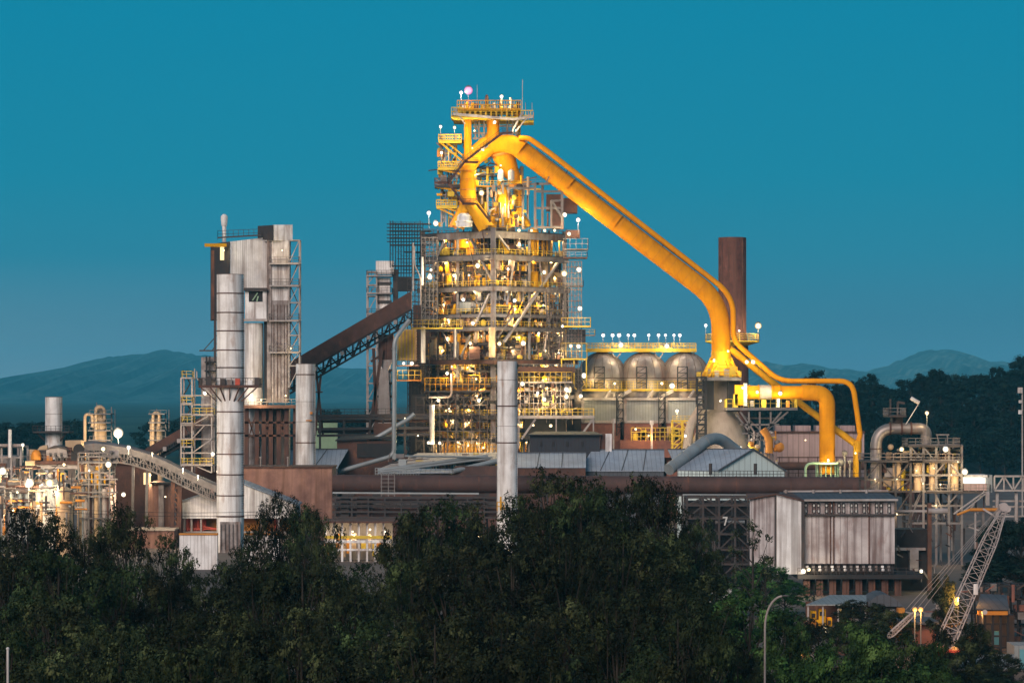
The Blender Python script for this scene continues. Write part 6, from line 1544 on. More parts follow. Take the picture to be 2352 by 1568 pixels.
# clutter of the yard
yr = random.Random(17)
kinds = [('crate', 'weathered crate or bin lying in the yard below the filter house', 'crate'), ('drum', 'rusty drum standing in the yard below the filter house', 'drum'), ('scrap_pile', 'low heap of scrap in the yard below the filter house', 'scrap heap')]
for i in range(54):
    u = yr.uniform(1840, 2240); D = yr.uniform(330, 410); nm, lab, cat = kinds[yr.choice((0, 0, 1, 1, 2))]
    m = MB(); x = XU(u, D); w = yr.uniform(.6, 2.2); h = yr.uniform(.6, 2.4)
    if nm == 'crate': m.box((x, D, h / 2 + .02), (w, 1.4, h), yr.uniform(0, 1.5)); m.box((x, D, h + .07), (w * 1.04, 1.45, .08), 0)
    elif nm == 'drum': m.lathe((x, D), [(.45, .02), (.48, .1), (.45, .2), (.45, 1.0), (.48, 1.1), (.45, 1.3)], 12)
    else:
        for k in range(16):
            a_ = Vector((x + yr.gauss(0, .9), D + yr.gauss(0, .6), yr.uniform(.1, .9))); m.beam(a_, a_ + Vector((yr.gauss(0, .9), yr.gauss(0, .5), yr.uniform(-.1, .4))), yr.uniform(.08, .3))
    tag(m.build(nm, yr.choice(['rust_steel', 'brick_red', 'grey_steel', 'dark_steel', 'concrete', 'light_steel', 'rusty_orange']), None), lab, cat, 'yard clutter: ' + cat + 's')
# power line over the grove
for k, (va, vb) in enumerate(((1152, 1168), (1160, 1176))):
    m = MB(); D = 330; pts = []
    for i in range(25):
        t_ = i / 24; u = -60 + 800 * t_; v = va + (vb - va) * t_ + 16 * 4 * t_ * (1 - t_); pts.append(P(u, v, D))
    m.tube(pts, .028, 5); tag(m.build('power_line', 'dark_steel', None), 'upper thin wire sagging across the gabled house' if k == 0 else 'lower thin wire sagging across the gabled house', 'wire')

dfz = thing('steel_structure', 'dark cluttered steel frame behind the lean-to, right of the crane boom', 'steel frame', (XU(2290, 362), 362, 0))
m = MB(); m.frame(XU(2232, 362), XU(2380, 362), 362, 367, [0] + [ZV(v, 362) for v in (1470, 1440, 1408, 1376, 1345)], .22, False, 7); m.build('frame', 'black_steel', dfz)
for i in range(70):
    u = yr.uniform(2228, 2352); v = yr.uniform(1340, 1500); D = yr.uniform(356, 364); m = MB(); q = yr.random()
    if q < .4: m.tube([P(u, v, D), P(u, v + yr.uniform(10, 50), D)], yr.uniform(.06, .22), 7)
    elif q < .75: m.beam(P(u, v, D), P(u + yr.uniform(-30, 30), v + yr.choice((0, 0, 14, -14)), D), yr.uniform(.08, .2))
    else: m.box(P(u, v, D), (yr.uniform(.4, 1.6), .8, yr.uniform(.4, 1.3)))
    m.build('pipe' if q < .4 else 'bar', yr.choice(['dark_steel', 'rust_steel', 'black_steel', 'grey_steel', 'dark_steel', 'brick_red']), dfz, q < .4)
# ================================================================ coke plant at the left
cv = thing('curved_conveyor', 'arched truss conveyor with a lamp-lit pale roof curving down to the white gabled house', 'conveyor', (XU(340, 580), 580, 0))
D = 580
top = [(186, 1021), (215, 1018), (255, 1022), (300, 1030), (345, 1044), (390, 1064), (430, 1085), (465, 1101), (497, 1115)]
pts = []
for i in range(len(top) - 1):
    for k in range(3):
        t = k / 3; pts.append((top[i][0] + (top[i + 1][0] - top[i][0]) * t, top[i][1] + (top[i + 1][1] - top[i][1]) * t))
pts.append(top[-1])
up_ = [P(u, v, D) for u, v in pts]
m = MB()
for a, b in zip(up_, up_[1:]):
    w = Vector((0, 2.6, 0)); d = Vector((0, 0, -M(13, D)))
    m.add([a + d, b + d, b, a, a + w * .5 + Vector((0, 0, .5)), b + w * .5 + Vector((0, 0, .5)), a + w, b + w, a + w + d, b + w + d], [(0, 1, 2, 3), (3, 2, 5, 4), (4, 5, 7, 6), (6, 7, 9, 8)])
m.build('roof_cladding', 'grey_steel', cv, 60)
m = MB()
for i, (a, b) in enumerate(zip(up_, up_[1:])):
    for y in (0, 2.6):
        Y = Vector((0, y, 0)); d1 = Vector((0, 0, -M(14, D))); d2 = Vector((0, 0, -M(36, D)))
        m.beam(a + d1 + Y, b + d1 + Y, .25); m.beam(a + d2 + Y, b + d2 + Y, .3)
        m.beam(a + d1 + Y, a + d2 + Y, .2); m.beam(a + (d1 if i % 2 else d2) + Y, b + (d2 if i % 2 else d1) + Y, .18)
        q = (a + b) / 2; m.beam(q + d1 + Y, q + d2 + Y, .12)
    m.beam(a + Vector((0, 0, -M(24, D))) + Vector((0, -.5, 0)), b + Vector((0, 0, -M(24, D))) + Vector((0, -.5, 0)), .12)
m.build('truss', 'grey_steel', cv)
m = MB()
for a, b in zip(up_, up_[1:]):
    d1 = Vector((0, 1.3, -M(15, D))); d2 = Vector((0, 1.3, -M(35, D)))
    m.add([a + d1, b + d1, b + d2, a + d2, a + d1 + Vector((0, .3, 0)), b + d1 + Vector((0, .3, 0)), b + d2 + Vector((0, .3, 0)), a + d2 + Vector((0, .3, 0))], [(3, 2, 1, 0), (4, 5, 6, 7), (0, 1, 5, 4), (2, 3, 7, 6)])
m.build('belt_casing', 'black_steel', cv)
m = MB()
for u, v in ((262, 1052), (306, 1062), (338, 1078)): m.beam(P(u, v, D + 1), P(u - 2, 1240, D + 1), .5)
m.build('leg', 'grey_steel', cv)
m = MB()
for ua in (398, 414): m.beam(P(ua, 1100, D + 1), P(ua - 4, 1270, D + 1), .8)
for v in range(1120, 1270, 22): m.beam(P(396, v, D + 1), P(413, v, D + 1), .35); m.beam(P(396, v, D + .8), P(412, v + 22, D + .8), .25)
m.build('trestle', 'rust_steel', cv)
# platform building
pb = thing('coke_platform', 'cluttered raised platform with a white arched hood, orange box and dark arches', 'platform', (XU(125, 570), 570, 0))
D = 566
m = MB(); m.span(XU(66, D), XU(190, D), D, D + 12, ZV(1076, D), ZV(1067, D)); m.build('deck', 'light_steel', pb)
m = MB(); m.span(XU(62, D), XU(192, D), D - .5, D + 12, ZV(1066, D), ZV(1058, D)); m.build('upper_deck', 'rust_steel', pb)
m = MB(); m.rail([P(62, 1058, D - .4), P(192, 1058, D - .4)], 1.3, 1.1, .09, 2); m.build('railing', 'grey_steel', pb)
m = MB(); hc = [P(106, 1050, D), P(106, 1033, D), P(114, 1027, D), P(134, 1025, D), P(152, 1029, D), P(156, 1050, D)]; m.extrude(hc, (0, 6, 0)); m.build('hood', 'light_steel', pb)
m = MB(); m.extrude([P(u, v, D - .1) for u, v in ((104, 1034), (114, 1027), (124, 1023), (136, 1023), (152, 1028), (160, 1036), (150, 1032), (134, 1028), (114, 1031))], (0, 6.4, 0)); m.build('hood_roof', 'dark_steel', pb)
for u in (116, 128, 141):
    m = MB(); m.span(XU(u - 3, D), XU(u + 3, D), D - .1, D - .01, ZV(1048, D), ZV(1040, D)); m.build('opening', 'black_steel', pb)
m = MB(); m.tube([P(83, 1044, D - .5), P(83, 1056, D - .5)], 1.0, 10); m.sphere(P(83, 1043, D - .5), .9, 10, 6); m.build('orange_drum', 'rusty_orange', pb, True)
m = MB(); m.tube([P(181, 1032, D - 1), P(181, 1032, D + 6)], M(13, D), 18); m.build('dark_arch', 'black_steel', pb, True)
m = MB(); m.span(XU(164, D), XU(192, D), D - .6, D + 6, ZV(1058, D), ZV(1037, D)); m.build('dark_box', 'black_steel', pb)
m = MB(); m.span(XU(150, D + 4), XU(185, D + 4), D + 4, D + 9, ZV(1056, D), ZV(1012, D)); m.build('lit_box', 'cream_paint', pb)
m = MB(); m.tube(fillet([P(92, 1056, D + 5), P(92, 1030, D + 5), P(110, 1028, D + 5)], 1, 3), .6, 10); m.build('pipe', 'cream_paint', pb, True)
for i in range(22):
    u = rng.uniform(66, 190); m = MB(); h = rng.uniform(.6, 2.6); m.box((XU(u, D), D + rng.uniform(0, 3), ZV(1058, D) + h / 2), (rng.uniform(.4, 1.4), .8, h)); m.build('equipment', rng.choice(['cream_paint', 'dark_steel', 'rust_steel', 'light_steel', 'rusty_orange']), pb)
m = MB(); m.frame(XU(72, D), XU(186, D), D + 1, D + 10, [0] + [ZV(v, D) for v in (1180, 1140, 1108, 1077)], .4, True, 5); m.build('frame', 'grey_steel', pb)
m = MB(); m.span(XU(108, D), XU(134, D), D + 1.5, D + 5, ZV(1106, D), ZV(1084, D)); m.build('white_panel', 'white_clad', pb)
m = MB(); m.span(XU(136, D), XU(148, D), D + .6, D + 3, ZV(1105, D), ZV(1086, D)); m.build('yellow_panel', 'rail_yellow', pb)
for v in (1104, 1112, 1120, 1128):
    m = MB(); m.tube([P(66, v, D + 2), P(150, v, D + 2)], .35, 8); m.build('pipe', 'cream_paint', pb, True)
# lit tank, pipes
tk = thing('tank', 'short pale storage tank brightly lit from its left side, behind the treetops', 'tank', (XU(148, 548), 548, 0))
m = MB(); c = (XU(148, 548), 548); r_ = M(20, 548); m.lathe(c, [(r_, 0), (r_, ZV(1126, 548)), (r_ * .5, ZV(1119, 548)), (.2, ZV(1116, 548))], 32); m.build('shell', 'cream_paint', tk, True)
m = MB(); m.ring((c[0], c[1], ZV(1127, 548)), r_ + .05, .15, 32, 6); m.ladder((c[0] + r_ * .6, c[1] - r_ * .85, 0), ZV(1125, 548), .5); m.build('ladder', 'grey_steel', tk)
tk2 = thing('tank', 'taller shaded storage tank just left of the short lit one', 'tank', (XU(110, 556), 556, 0))
m = MB(); c = (XU(108, 556), 556); r_ = M(26, 556); m.lathe(c, [(r_, 0), (r_, ZV(1118, 556)), (r_ * .4, ZV(1110, 556))], 32); m.build('shell', 'stack_white', tk2, True)
m = MB(); m.ring((c[0], c[1], ZV(1119, 556)), r_ + .05, .15, 32, 6); m.build('rim', 'grey_steel', tk2, True)
vp = thing('pipe_bank', 'bank of tall vertical pipes in a steel frame beside the short lit tank', 'pipe bank', (XU(210, 560), 560, 0))
for i, u in enumerate((183, 190, 198, 207, 213, 222, 230, 240, 247)):
    m = MB(); r_ = (.5, .3, .55, .45, .25, .5, .3, .6, .3)[i]; m.tube([P(u, 1300, 561), P(u, 1108 + (i % 3) * 14, 561)], r_, 10); m.build('pipe', ('cream_paint', 'grey_duct', 'light_steel', 'rust_steel', 'grey_steel')[i % 5], vp, True)
m = MB(); m.frame(XU(180, 560), XU(252, 560), 560, 566, [0] + [ZV(v, 560) for v in (1190, 1140, 1112, 1085, 1060, 1040)], .26, False, 3)
for v in (1048, 1062, 1100, 1130): m.beam(P(180, v, 559.6), P(270, v, 559.6), .25)
m.build('frame', 'grey_steel', vp)
for i in range(80):
    u = rng.uniform(178, 268); v = rng.uniform(1036, 1190); m = MB(); q = rng.random()
    if q < .5: m.tube([P(u, v, 563), P(u, v + rng.uniform(10, 40), 563)], rng.uniform(.1, .3), 7)
    elif q < .8: m.tube([P(u, v, 563), P(u + rng.uniform(8, 30), v, 563)], rng.uniform(.1, .25), 7)
    else: m.box(P(u, v, 564), (1.2, .8, 1.4))
    m.build('pipe' if q < .8 else 'equipment', rng.choice(['cream_paint', 'dark_steel', 'rust_steel', 'light_steel', 'grey_steel', 'yellow_paint']), vp, q < .8)
vs_ = thing('arched_vessel', 'rust-pink upright vessel with a rounded top under the curved conveyor', 'vessel', (XU(251, 570), 570, 0))
m = MB(); c = (XU(250, 572), 572); r_ = M(17, 572); m.lathe(c, [(r_, 0), (r_, ZV(1110, 572)), (r_ * .85, ZV(1098, 572)), (r_ * .5, ZV(1091, 572)), (.1, ZV(1089, 572))], 24); m.build('shell', 'pink_clad', vs_, True)
m = MB(); m.ring((c[0], c[1], ZV(1112, 572)), r_ + .03, .12, 24, 6); m.build('band', 'rust_steel', vs_, True)
bhh = thing('brown_hall', 'dark rust-brown hall wall under the curved conveyor', 'building', (XU(310, 600), 605, 0))
m = MB(); m.span(XU(262, 600), XU(346, 600), 600, 612, 0, ZV(1062, 600)); m.build('wall', 'rust_steel', bhh)
m = MB(); m.span(XU(258, 599), XU(350, 599), 599, 613, ZV(1064, 600), ZV(1060, 600)); m.build('eave', 'dark_steel', bhh)
m = MB(); m.span(XU(330, 599.8), XU(346, 599.8), 599.6, 599.9, ZV(1112, 600), ZV(1085, 600)); m.build('lit_opening', 'window_warm', bhh)
bt = thing('round_bunker', 'round brown bunker with a dark vertical stripe below the curved conveyor', 'bunker', (XU(364, 590), 590, 0))
m = MB(); c = (XU(364, 590), 590); r_ = M(31, 590); m.lathe(c, [(r_, 0), (r_, ZV(1120, 590)), (r_ * .8, ZV(1108, 590)), (r_ * .3, ZV(1103, 590))], 32); m.build('shell', 'brown_wall', bt, True)
m = MB(); m.span(XU(360, 584), XU(372, 584), c[1] - r_ - .35, c[1] - r_ + .3, 0, ZV(1112, 590)); m.build('chute', 'stack_grime', bt)
m = MB(); m.span(XU(345, 586), XU(390, 586), c[1] - r_ - 1, c[1] + 2, ZV(1110, 590), ZV(1106, 590)); m.build('landing', 'dark_steel', bt)
br = thing('brick_block', 'pinkish brick block under the round brown bunker, seen over the treetops', 'building', (XU(330, 575), 578, 0))
m = MB(); m.span(XU(290, 574), XU(400, 574), 574, 582, 0, ZV(1215, 574)); m.build('wall', 'brown_wall', br)
m = MB(); m.span(XU(288, 573.6), XU(402, 573.6), 573.5, 582.5, ZV(1218, 574), ZV(1214, 574)); m.build('coping', 'refractory', br)
# far columns
def fart(u0, u1, v0, lab, pipes):
    t = thing('process_tower', lab, 'process tower', (XU((u0 + u1) / 2, 930), 930, 0)); D = 930
    m = MB(); m.lathe((XU((u0 + u1) / 2 + 6, D), D), [(M(16, D), 0), (M(16, D), ZV(v0 + 22, D)), (M(14, D), ZV(v0 + 14, D)), (M(12, D), ZV(v0 + 12, D)), (M(12, D), ZV(v0, D)), (M(5, D), ZV(v0 - 6, D))], 20); m.build('column', 'cream_paint', t, True)
    for a, b, v in pipes:
        m = MB(); m.tube(fillet([P(a, 1060, D - 3), P(a, v, D - 3), P(b, v, D - 3), P(b, v + 30, D - 3)], M((b - a) * .5, D), 6), M(3.6, D), 12); m.build('bent_pipe', 'cream_paint', t, True)
    m = MB()
    for v in (950, 970, 988, 1010): m.span(XU(u0 + 10, D), XU(u1 + 8, D), D - 4, D + 4, ZV(v, D) - .2, ZV(v, D) + .15); m.rail([P(u0 + 10, v, D - 4), P(u1 + 8, v, D - 4)], 1.1, 1.6, .1, 1)
    m.beam(P(u1 + 6, 1050, D), P(u1 + 6, v0 - 2, D), .3); m.beam(P(u0 + 26, v0 - 12, D), P(u0 + 26, v0 + 4, D), .2); m.beam(P(u1 + 14, 940, D), P(u1 + 14, 990, D), .2)
    m.build('landing', 'grey_steel', t)
fart(196, 250, 936, 'cream column with two hooked pipes far behind the curved conveyor', ((195, 212, 951), (220, 240, 935)))
fart(334, 374, 950, 'cream column with one hooked pipe, between the curved conveyor and the steel frame', ((352, 366, 948),))
# left edge yard
le = thing('pipe_rack', 'cream lamp-lit pipe rack at the left edge with a white pole', 'pipe rack', (XU(30, 560), 560, 0))
m = MB(); m.frame(XU(-30, 560), XU(60, 560), 560, 566, [0] + [ZV(v, 560) for v in (1170, 1140, 1118, 1108)], .35, False, 4); m.build('frame', 'grey_steel', le)
m = MB(); m.frame(XU(-40, 570), XU(48, 570), 570, 578, [0] + [ZV(v, 570) for v in (1100, 1075, 1050, 1026)], .35, False, 4); m.beam(P(-40, 1022, 569), P(52, 1022, 569), .5); m.build('upper_frame', 'light_steel', le)
m = MB(); m.span(XU(-40, 575), XU(36, 575), 575, 580, ZV(1090, 575), ZV(1046, 575)); m.build('cladding', 'light_steel', le)
m = MB(); m.tube([P(23, 1050, 568), P(23, 986, 568)], .35, 10); m.build('white_pole', 'white_clad', le, True)
for v, r_ in ((1110, .5), (1118, .35), (1126, .6), (1150, .4)):
    m = MB(); m.tube([P(-40, v, 559), P(72, v, 559)], r_, 10); m.build('pipe', rng.choice(['cream_paint', 'grey_steel', 'rust_steel']), le, True)
for u in (8, 28, 46, 62):
    m = MB(); m.tube([P(u, 1130, 559.5), P(u, 1300, 559.5)], .45, 10); m.build('pipe', 'grey_duct', le, True)
for i in range(16):
    u = rng.uniform(-10, 70); v = rng.uniform(1060, 1160); m = MB(); m.box(P(u, v, 563), (rng.uniform(.5, 2), 1, rng.uniform(.5, 2))); m.build('equipment', rng.choice(['cream_paint', 'rust_steel', 'light_steel']), le)
for i in range(150):
    u = rng.uniform(-5, 178); v = rng.uniform(1068, 1185); D = rng.uniform(541, 560); m = MB(); q = rng.random(); par = le if u < 62 else pb
    if q < .4: m.tube([P(u, v, D), P(u, v + rng.uniform(10, 55), D)], rng.uniform(.08, .3), 7)
    elif q < .75: m.tube([P(u, v, D), P(u + rng.uniform(8, 40), v, D)], rng.uniform(.07, .25), 7)
    elif q < .9: m.beam(P(u, v, D), P(u + rng.uniform(-18, 18), v + rng.uniform(-14, 14), D), rng.uniform(.1, .25))
    else: m.box(P(u, v, D), (rng.uniform(.5, 1.6), .8, rng.uniform(.5, 1.6)))
    m.build('pipe' if q < .75 else 'fitting', rng.choice(['cream_paint', 'grey_steel', 'rust_steel', 'dark_steel', 'light_steel', 'dark_steel', 'rusty_orange', 'grey_duct']), par, q < .75)
gw = thing('sheet_wall', 'dull white ribbed wall before the foot of the banded stack, over the treetops', 'wall', (XU(520, 505), 505, 0))
for u0, u1 in ((412, 499), (562, 640)):
    m = MB(); m.span(XU(u0, 505), XU(u1, 505), 505, 506, 0, ZV(1226, 505)); m.build('wall', 'white_ribbed', gw)
    m = MB(); m.span(XU(u0 - 1, 505), XU(u1 + 1, 505), 504.8, 506.2, ZV(1228, 505), ZV(1224, 505)); m.build('coping', 'rusty_orange', gw)

# ================================================================ lamps
def L(*a, **k): return lamp(*a, **k)
# crown of the furnace
L(1076, 208, 706, 'glowing pink-red beacon on the crown of the furnace head', r=1.25, power=900, col=(1, .3, .5), bulb='bulb_red', pole=2.4, name='beacon', cat='beacon')
L(1059, 213, 706, 'white lamp just left of the pink-red beacon on the furnace crown', r=.5, power=2500, col=WHITE, pole=2.6)
L(1152, 222, 706, 'single white lamp at the middle of the furnace crown', r=.58, power=4000, col=WARM, pole=2.2)
L(1044, 293, 705, 'right one of the two pole lamps on the topmost left platform of the furnace head', r=.5, power=1600, col=WARM, pole=2.6)
L(1012, 291, 705, 'left one of the two pole lamps on the topmost left platform of the furnace head', r=.5, power=1200, col=WARM, pole=2.6)
L(1014, 351, 705, 'white lamp at the left tip of the second left platform of the furnace head', r=.5, power=1600, col=WARM, pole=2.2)
L(985, 489, 703, 'white lamp on a tall pole at the left end of the top furnace deck', r=.62, power=2500, col=WHITE, pole=3.0)
L(1001, 513, 702, 'white lamp low on the top furnace deck beside the ladder tower', r=.62, power=2500, col=WARM)
L(1106, 443, 700.5, 'bright lamp beside the thick front gas uptake', r=.62, power=4500, col=WARM)
L(1136, 281, 700, 'lamp under the crown platform of the furnace head', r=.45, power=3500, col=WARM)
L(1297, 493, 701, 'white lamp at the foot of the steel portal on the top furnace deck', r=.6, power=2500, col=WARM)
L(1328, 505, 704, 'white pole lamp right of the steel portal, on the top furnace deck', r=.62, power=2500, col=WHITE, pole=2.6)
L(1307, 537, 703, 'white lamp beneath the small rusty box at the right end of the top deck', r=.55, power=2500, col=WARM)
# small lamps added to make the inner glow of the head
for u, v, D, p in ((1120, 500, 703, 6000), (1160, 470, 703, 6000), (1200, 500, 705, 6000), (1095, 400, 704, 3500), (1150, 380, 701, 3000), (1090, 300, 701, 3500), (1185, 300, 702, 2500), (1110, 345, 700, 5000), (1070, 500, 699, 3000), (1085, 340, 700, 2500)):
    L(u, v, D, 'small lamp tucked among the yellow pipes of the furnace head', 'lamps among the pipes of the furnace head', r=.22, power=p, col=(1.0, .80, .40))
# tower decks: individual visible ones
for u, v, D, lab, r, p in ((1296, 628, 700, 'largest lamp at the right side of the tower, third deck', .85, 4500), (1330, 619, 702, 'lamp at the far right end of the third deck of the tower', .7, 2500), (1250, 625, 699, 'lamp beside the long right-hand brace, third deck of the tower', .6, 4000),
                           (1097, 610, 699, 'lamp left of the front corner column, third deck of the tower', .62, 4500), (1167, 618, 700, 'small lamp right of the front corner column, third deck of the tower', .4, 3500), (987, 636, 701, 'lamp low beside the thick white brace at the left of the tower', .6, 3000), (990, 620, 701, 'lamp high beside the thick white brace at the left of the tower', .4, 1500),
                           (1064, 688, 699, 'cool white lamp over the grey drum, left half of the tower', .5, 3500), (1182, 690, 699, 'cool white lamp right of the column, level with the grey drum', .5, 3500), (1332, 708, 702, 'white pole lamp on the yellow balcony right of the tower', .62, 2500),
                           (1086, 742, 697, 'lamp at the lower end of the short brace left of the column', .5, 3500), (1292, 749, 699, 'lamp at the left corner of the yellow balcony right of the tower', .45, 2000), (1147, 789, 696, 'lamp at the foot of the crossing braces, right of the column', .5, 3000), (1202, 788, 696, 'bright lamp right of the crossing braces, above the rusty ring deck', .62, 5000),
                           (1080, 788, 697, 'lamp above the rusty ring deck, left of the column', .5, 4000), (1311, 794, 698, 'left lamp of the pair inside the yellow cage at the right of the tower', .5, 2500), (1329, 795, 698, 'right lamp of the pair inside the yellow cage at the right of the tower', .5, 2500),
                           (927, 834, 699, 'left lamp of the pair under the cream silo', .45, 2000), (946, 834, 699, 'right lamp of the pair under the cream silo', .45, 2000), (1027, 857, 697, 'lamp over the yellow cage left of the pale stack', .5, 3500), (1200, 881, 695, 'lamp under the balcony just right of the pale stack', .65, 4500),
                           (1301, 894, 696, 'upper lamp of the three clustered near the first dome', .55, 2500), (1301, 911, 696, 'lower lamp of the three clustered near the first dome', .6, 3000), (1334, 909, 696, 'rightmost lamp of the three clustered near the first dome', .6, 2500), (1250, 917, 696, 'lamp above the lower right balcony of the tower', .5, 4000), (1235, 902, 697, 'small lamp above and left of the lower right balcony lamp', .35, 2500),
                           (1007, 919, 697, 'left lamp of the pair below the yellow cage', .45, 3000), (1100, 919, 697, 'right lamp of the pair below the yellow cage', .45, 3000), (984, 1016, 695, 'left lamp of the pair by the tapping floor', .45, 2500), (1010, 1017, 695, 'right lamp of the pair by the tapping floor', .45, 2500),
                           (1225, 976, 700, 'small lamp in the dark bay under the lower right balcony', .35, 1500), (1265, 977, 700, 'wide lamp in the dark bay under the lower right balcony', .4, 2500)):
    L(u, v, D, lab, r=r, power=p, col=WHITE if 'cool' in lab else WARM)
for u in (1192, 1221, 1251, 1274):
    L(u, 529, 699.5, 'flat lamp under the girder of the top furnace deck', 'lamps under the top deck girder', r=.42, power=2000, col=WARM)
# core lamps added at random between the decks for an inner glow
k = 0
for v in (556, 600, 636, 672, 705, 735, 770, 805, 840, 865, 890, 910, 938, 970, 997, 1020):
    for u in ((1030, 1090, 1175, 1240, 1285) if v < 1000 else (1000, 1050, 1100, 1200)):
        uu = u + rng.uniform(-18, 18); inn = rng.uniform(1.2, 4.5)
        s = abs(uu - FU) * .1
        inn = rng.uniform(0.1, 3.6)
        D = YF + s + inn
        L(uu, v + rng.uniform(-6, 6), D, 'small work lamp between the decks of the furnace tower', 'work lamps between the decks of the tower', r=rng.uniform(.16, .36), power=rng.uniform(1500, 3900), col=(1.0, .74, .34), off=(0, -1.4, -.5))
L(1075, 1022, 697, 'lamp behind the yellow fence of the tapping floor', r=.3, power=6000, col=(1, .72, .34)); L(1110, 1028, 697, 'second lamp behind the yellow fence, nearer the black column', r=.3, power=5000, col=(1, .72, .34))
L(1060, 1043, 660, 'lamp over the pale roof sheets at the furnace foot', r=.3, power=3000, col=(1, .8, .5))
# gallery above the stoves
for u in (1385.3, 1407, 1422, 1443, 1457, 1490, 1512.5, 1528.5, 1548, 1561.5):
    L(u, 769.6, 743, 'white globe lamp on a thin pole along the gallery above the domes', 'pole lamps along the gallery above the domes', r=.52, power=700, col=WHITE, pole=1.2)
L(1426, 792, 741, 'large lamp hung on the gallery railing, left of the middle dome', r=.8, power=3000, col=WARM); L(1531.6, 794.5, 741, 'large lamp hung on the gallery railing, right of the middle dome', r=.8, power=3000, col=WARM)
L(1341, 862, 737, 'glaring lamp at the left side of the first dome', r=.9, power=4500, col=WARM); L(1412, 880, 734, 'lamp at the right shoulder of the first dome', r=.35, power=5000, col=WARM); L(1520, 880, 734, 'lamp at the right shoulder of the middle dome', r=.35, power=5000, col=WARM)
L(1544, 886, 733, 'lamp on the dome walkway between middle and last dome', r=.7, power=3500, col=WARM); L(1334, 908, 734, 'lamp on the wall panel under the first dome', r=.4, power=1800, col=WARM)
L(1555, 943, 716, 'star-bright pole lamp on the yellow stair tower', r=.55, power=4500, col=WARM, pole=2.5); L(1460, 985, 730, 'lamp low on the brick terrace, left', r=.3, power=1500); L(1490, 1000, 730, 'lamp low on the brick terrace, right', r=.3, power=1500, col=ORANGE)
# chimney and pipes
L(1621, 747, 742, 'white pole lamp on the left end of the chimney balcony', r=.55, power=1500, col=WHITE, pole=2.5); L(1741.5, 748, 742, 'white pole lamp on the right end of the chimney balcony', r=.8, power=4500, col=WARM, pole=2.5)
L(1698, 760, 735, 'lamp at the chimney foot shining up the rusty shaft', r=.25, power=6500, col=(1, .85, .62), off=(0, -1, .6)); L(1672, 806, 699, 'lamp on the skirt of the thick orange pipe', r=.3, power=5000, col=(1, .85, .4)); L(1640, 826, 698, 'lamp on the struts left of the pipe skirt', r=.3, power=4000, col=(1, .85, .5))
L(1715, 831, 699, 'left lamp of the pair beside the slanting yellow pipe', r=.55, power=2500); L(1730, 831, 699, 'right lamp of the pair beside the slanting yellow pipe', r=.55, power=2500)
L(1739, 900, 695.5, 'lamp on the left end of the horizontal orange duct', r=.5, power=5500, col=(1, .85, .45)); L(1792, 903, 696, 'lamp in the middle of the horizontal orange duct', r=.62, power=4500, col=(1, .85, .45)); L(1706, 890, 695, 'small lamp on the yellow cabinet beside the duct', r=.3, power=3000, col=(1, .85, .45))
L(1700, 1028, 690, 'lamp at the foot of the dust catcher, right', r=.45, power=4500, col=(1, .88, .62)); L(1574, 1000, 690, 'lamp shining on the pale side duct of the dust catcher', r=.3, power=4000, col=(1, .88, .62)); L(1655, 920, 694, 'lamp on the pale neck of the dust catcher', r=.25, power=3000, col=(1, .88, .62))
L(1902, 1056, 694.5, 'lamp in the ring of cooling pipes at the foot of the orange elbow', r=.42, power=4500, col=(1, .85, .4)); L(1965, 1040, 694, 'lamp beside the thin yellow pipe leg', r=.25, power=3500, col=(1, .85, .4)); L(1850, 1010, 750, 'lamp on the pink hall wall', r=.25, power=1500)
# process unit
for u, v, D, lab, r, p, pole in ((2129, 948, 518, 'pole lamp standing over the right end of the rusty pipe arch', .45, 2200, 3.5), (2071, 1031, 516, 'lamp under the rusty pipe arch', .5, 2800, 0), (2172, 1031, 516, 'lamp high in the right half of the process frame', .5, 2800, 0), (2216, 1083, 516, 'star-bright lamp at the cabin corner of the process unit', .55, 3000, 0)):
    L(u, v, D, lab, r=r, power=p * .6, pole=pole)
for u, v in ((2105, 1080), (2145, 1075), (2185, 1090), (2060, 1100), (2120, 1110), (2160, 1112), (2200, 1060), (2010, 1100), (2150, 1160), (2060, 1180)):
    L(u, v, 517, 'small work lamp inside the right process frame', 'work lamps inside the right process frame', r=.16, power=520, col=WARM)
L(1845, 1311, 437, 'glaring lamp at the lower left corner of the filter house', r=.45, power=1800, col=(1, .88, .62)); L(1858, 1307, 437, 'weaker lamp beside the glaring one on the filter house', r=.3, power=600, col=WARM); L(2116, 1311, 447, 'lamp on the dark casing right of the filter house', r=.35, power=700, col=(1, .85, .45))
L(1896, 1440, 372, 'small white lamp in the yard below the grey canopy', r=.2, power=700, col=(1, .8, .5), pole=3); L(1930, 1400, 381, 'lamp under the grey canopy', r=.16, power=900, col=ORANGE)
# stock house side
L(470.6, 902, 596, 'upper star-bright lamp on the open steel frame', r=.5, power=2500, col=WARM); L(488.6, 1042, 596, 'lower star-bright lamp on the open steel frame', r=.5, power=3000, col=WARM)
L(656, 908, 645, 'small lamp at the foot of the lift shaft', r=.25, power=1500, col=WARM); L(578, 905, 646, 'lamp between the banded stack and the lift shaft', r=.3, power=4500, col=(1, .84, .55)); L(600, 918, 645, 'low lamp on the base deck of the stock house', r=.25, power=2500, col=WARM); L(648, 575, 646, 'lamp under the white roof house of the stock house', r=.2, power=1500, col=WARM); L(514, 575, 649, 'lamp in the lit doorway under the yellow crane beam', r=.2, power=700, col=(1, .85, .4)); L(668, 800, 646, 'lamp on the outside stair of the stock house', r=.2, power=1200, col=WARM)
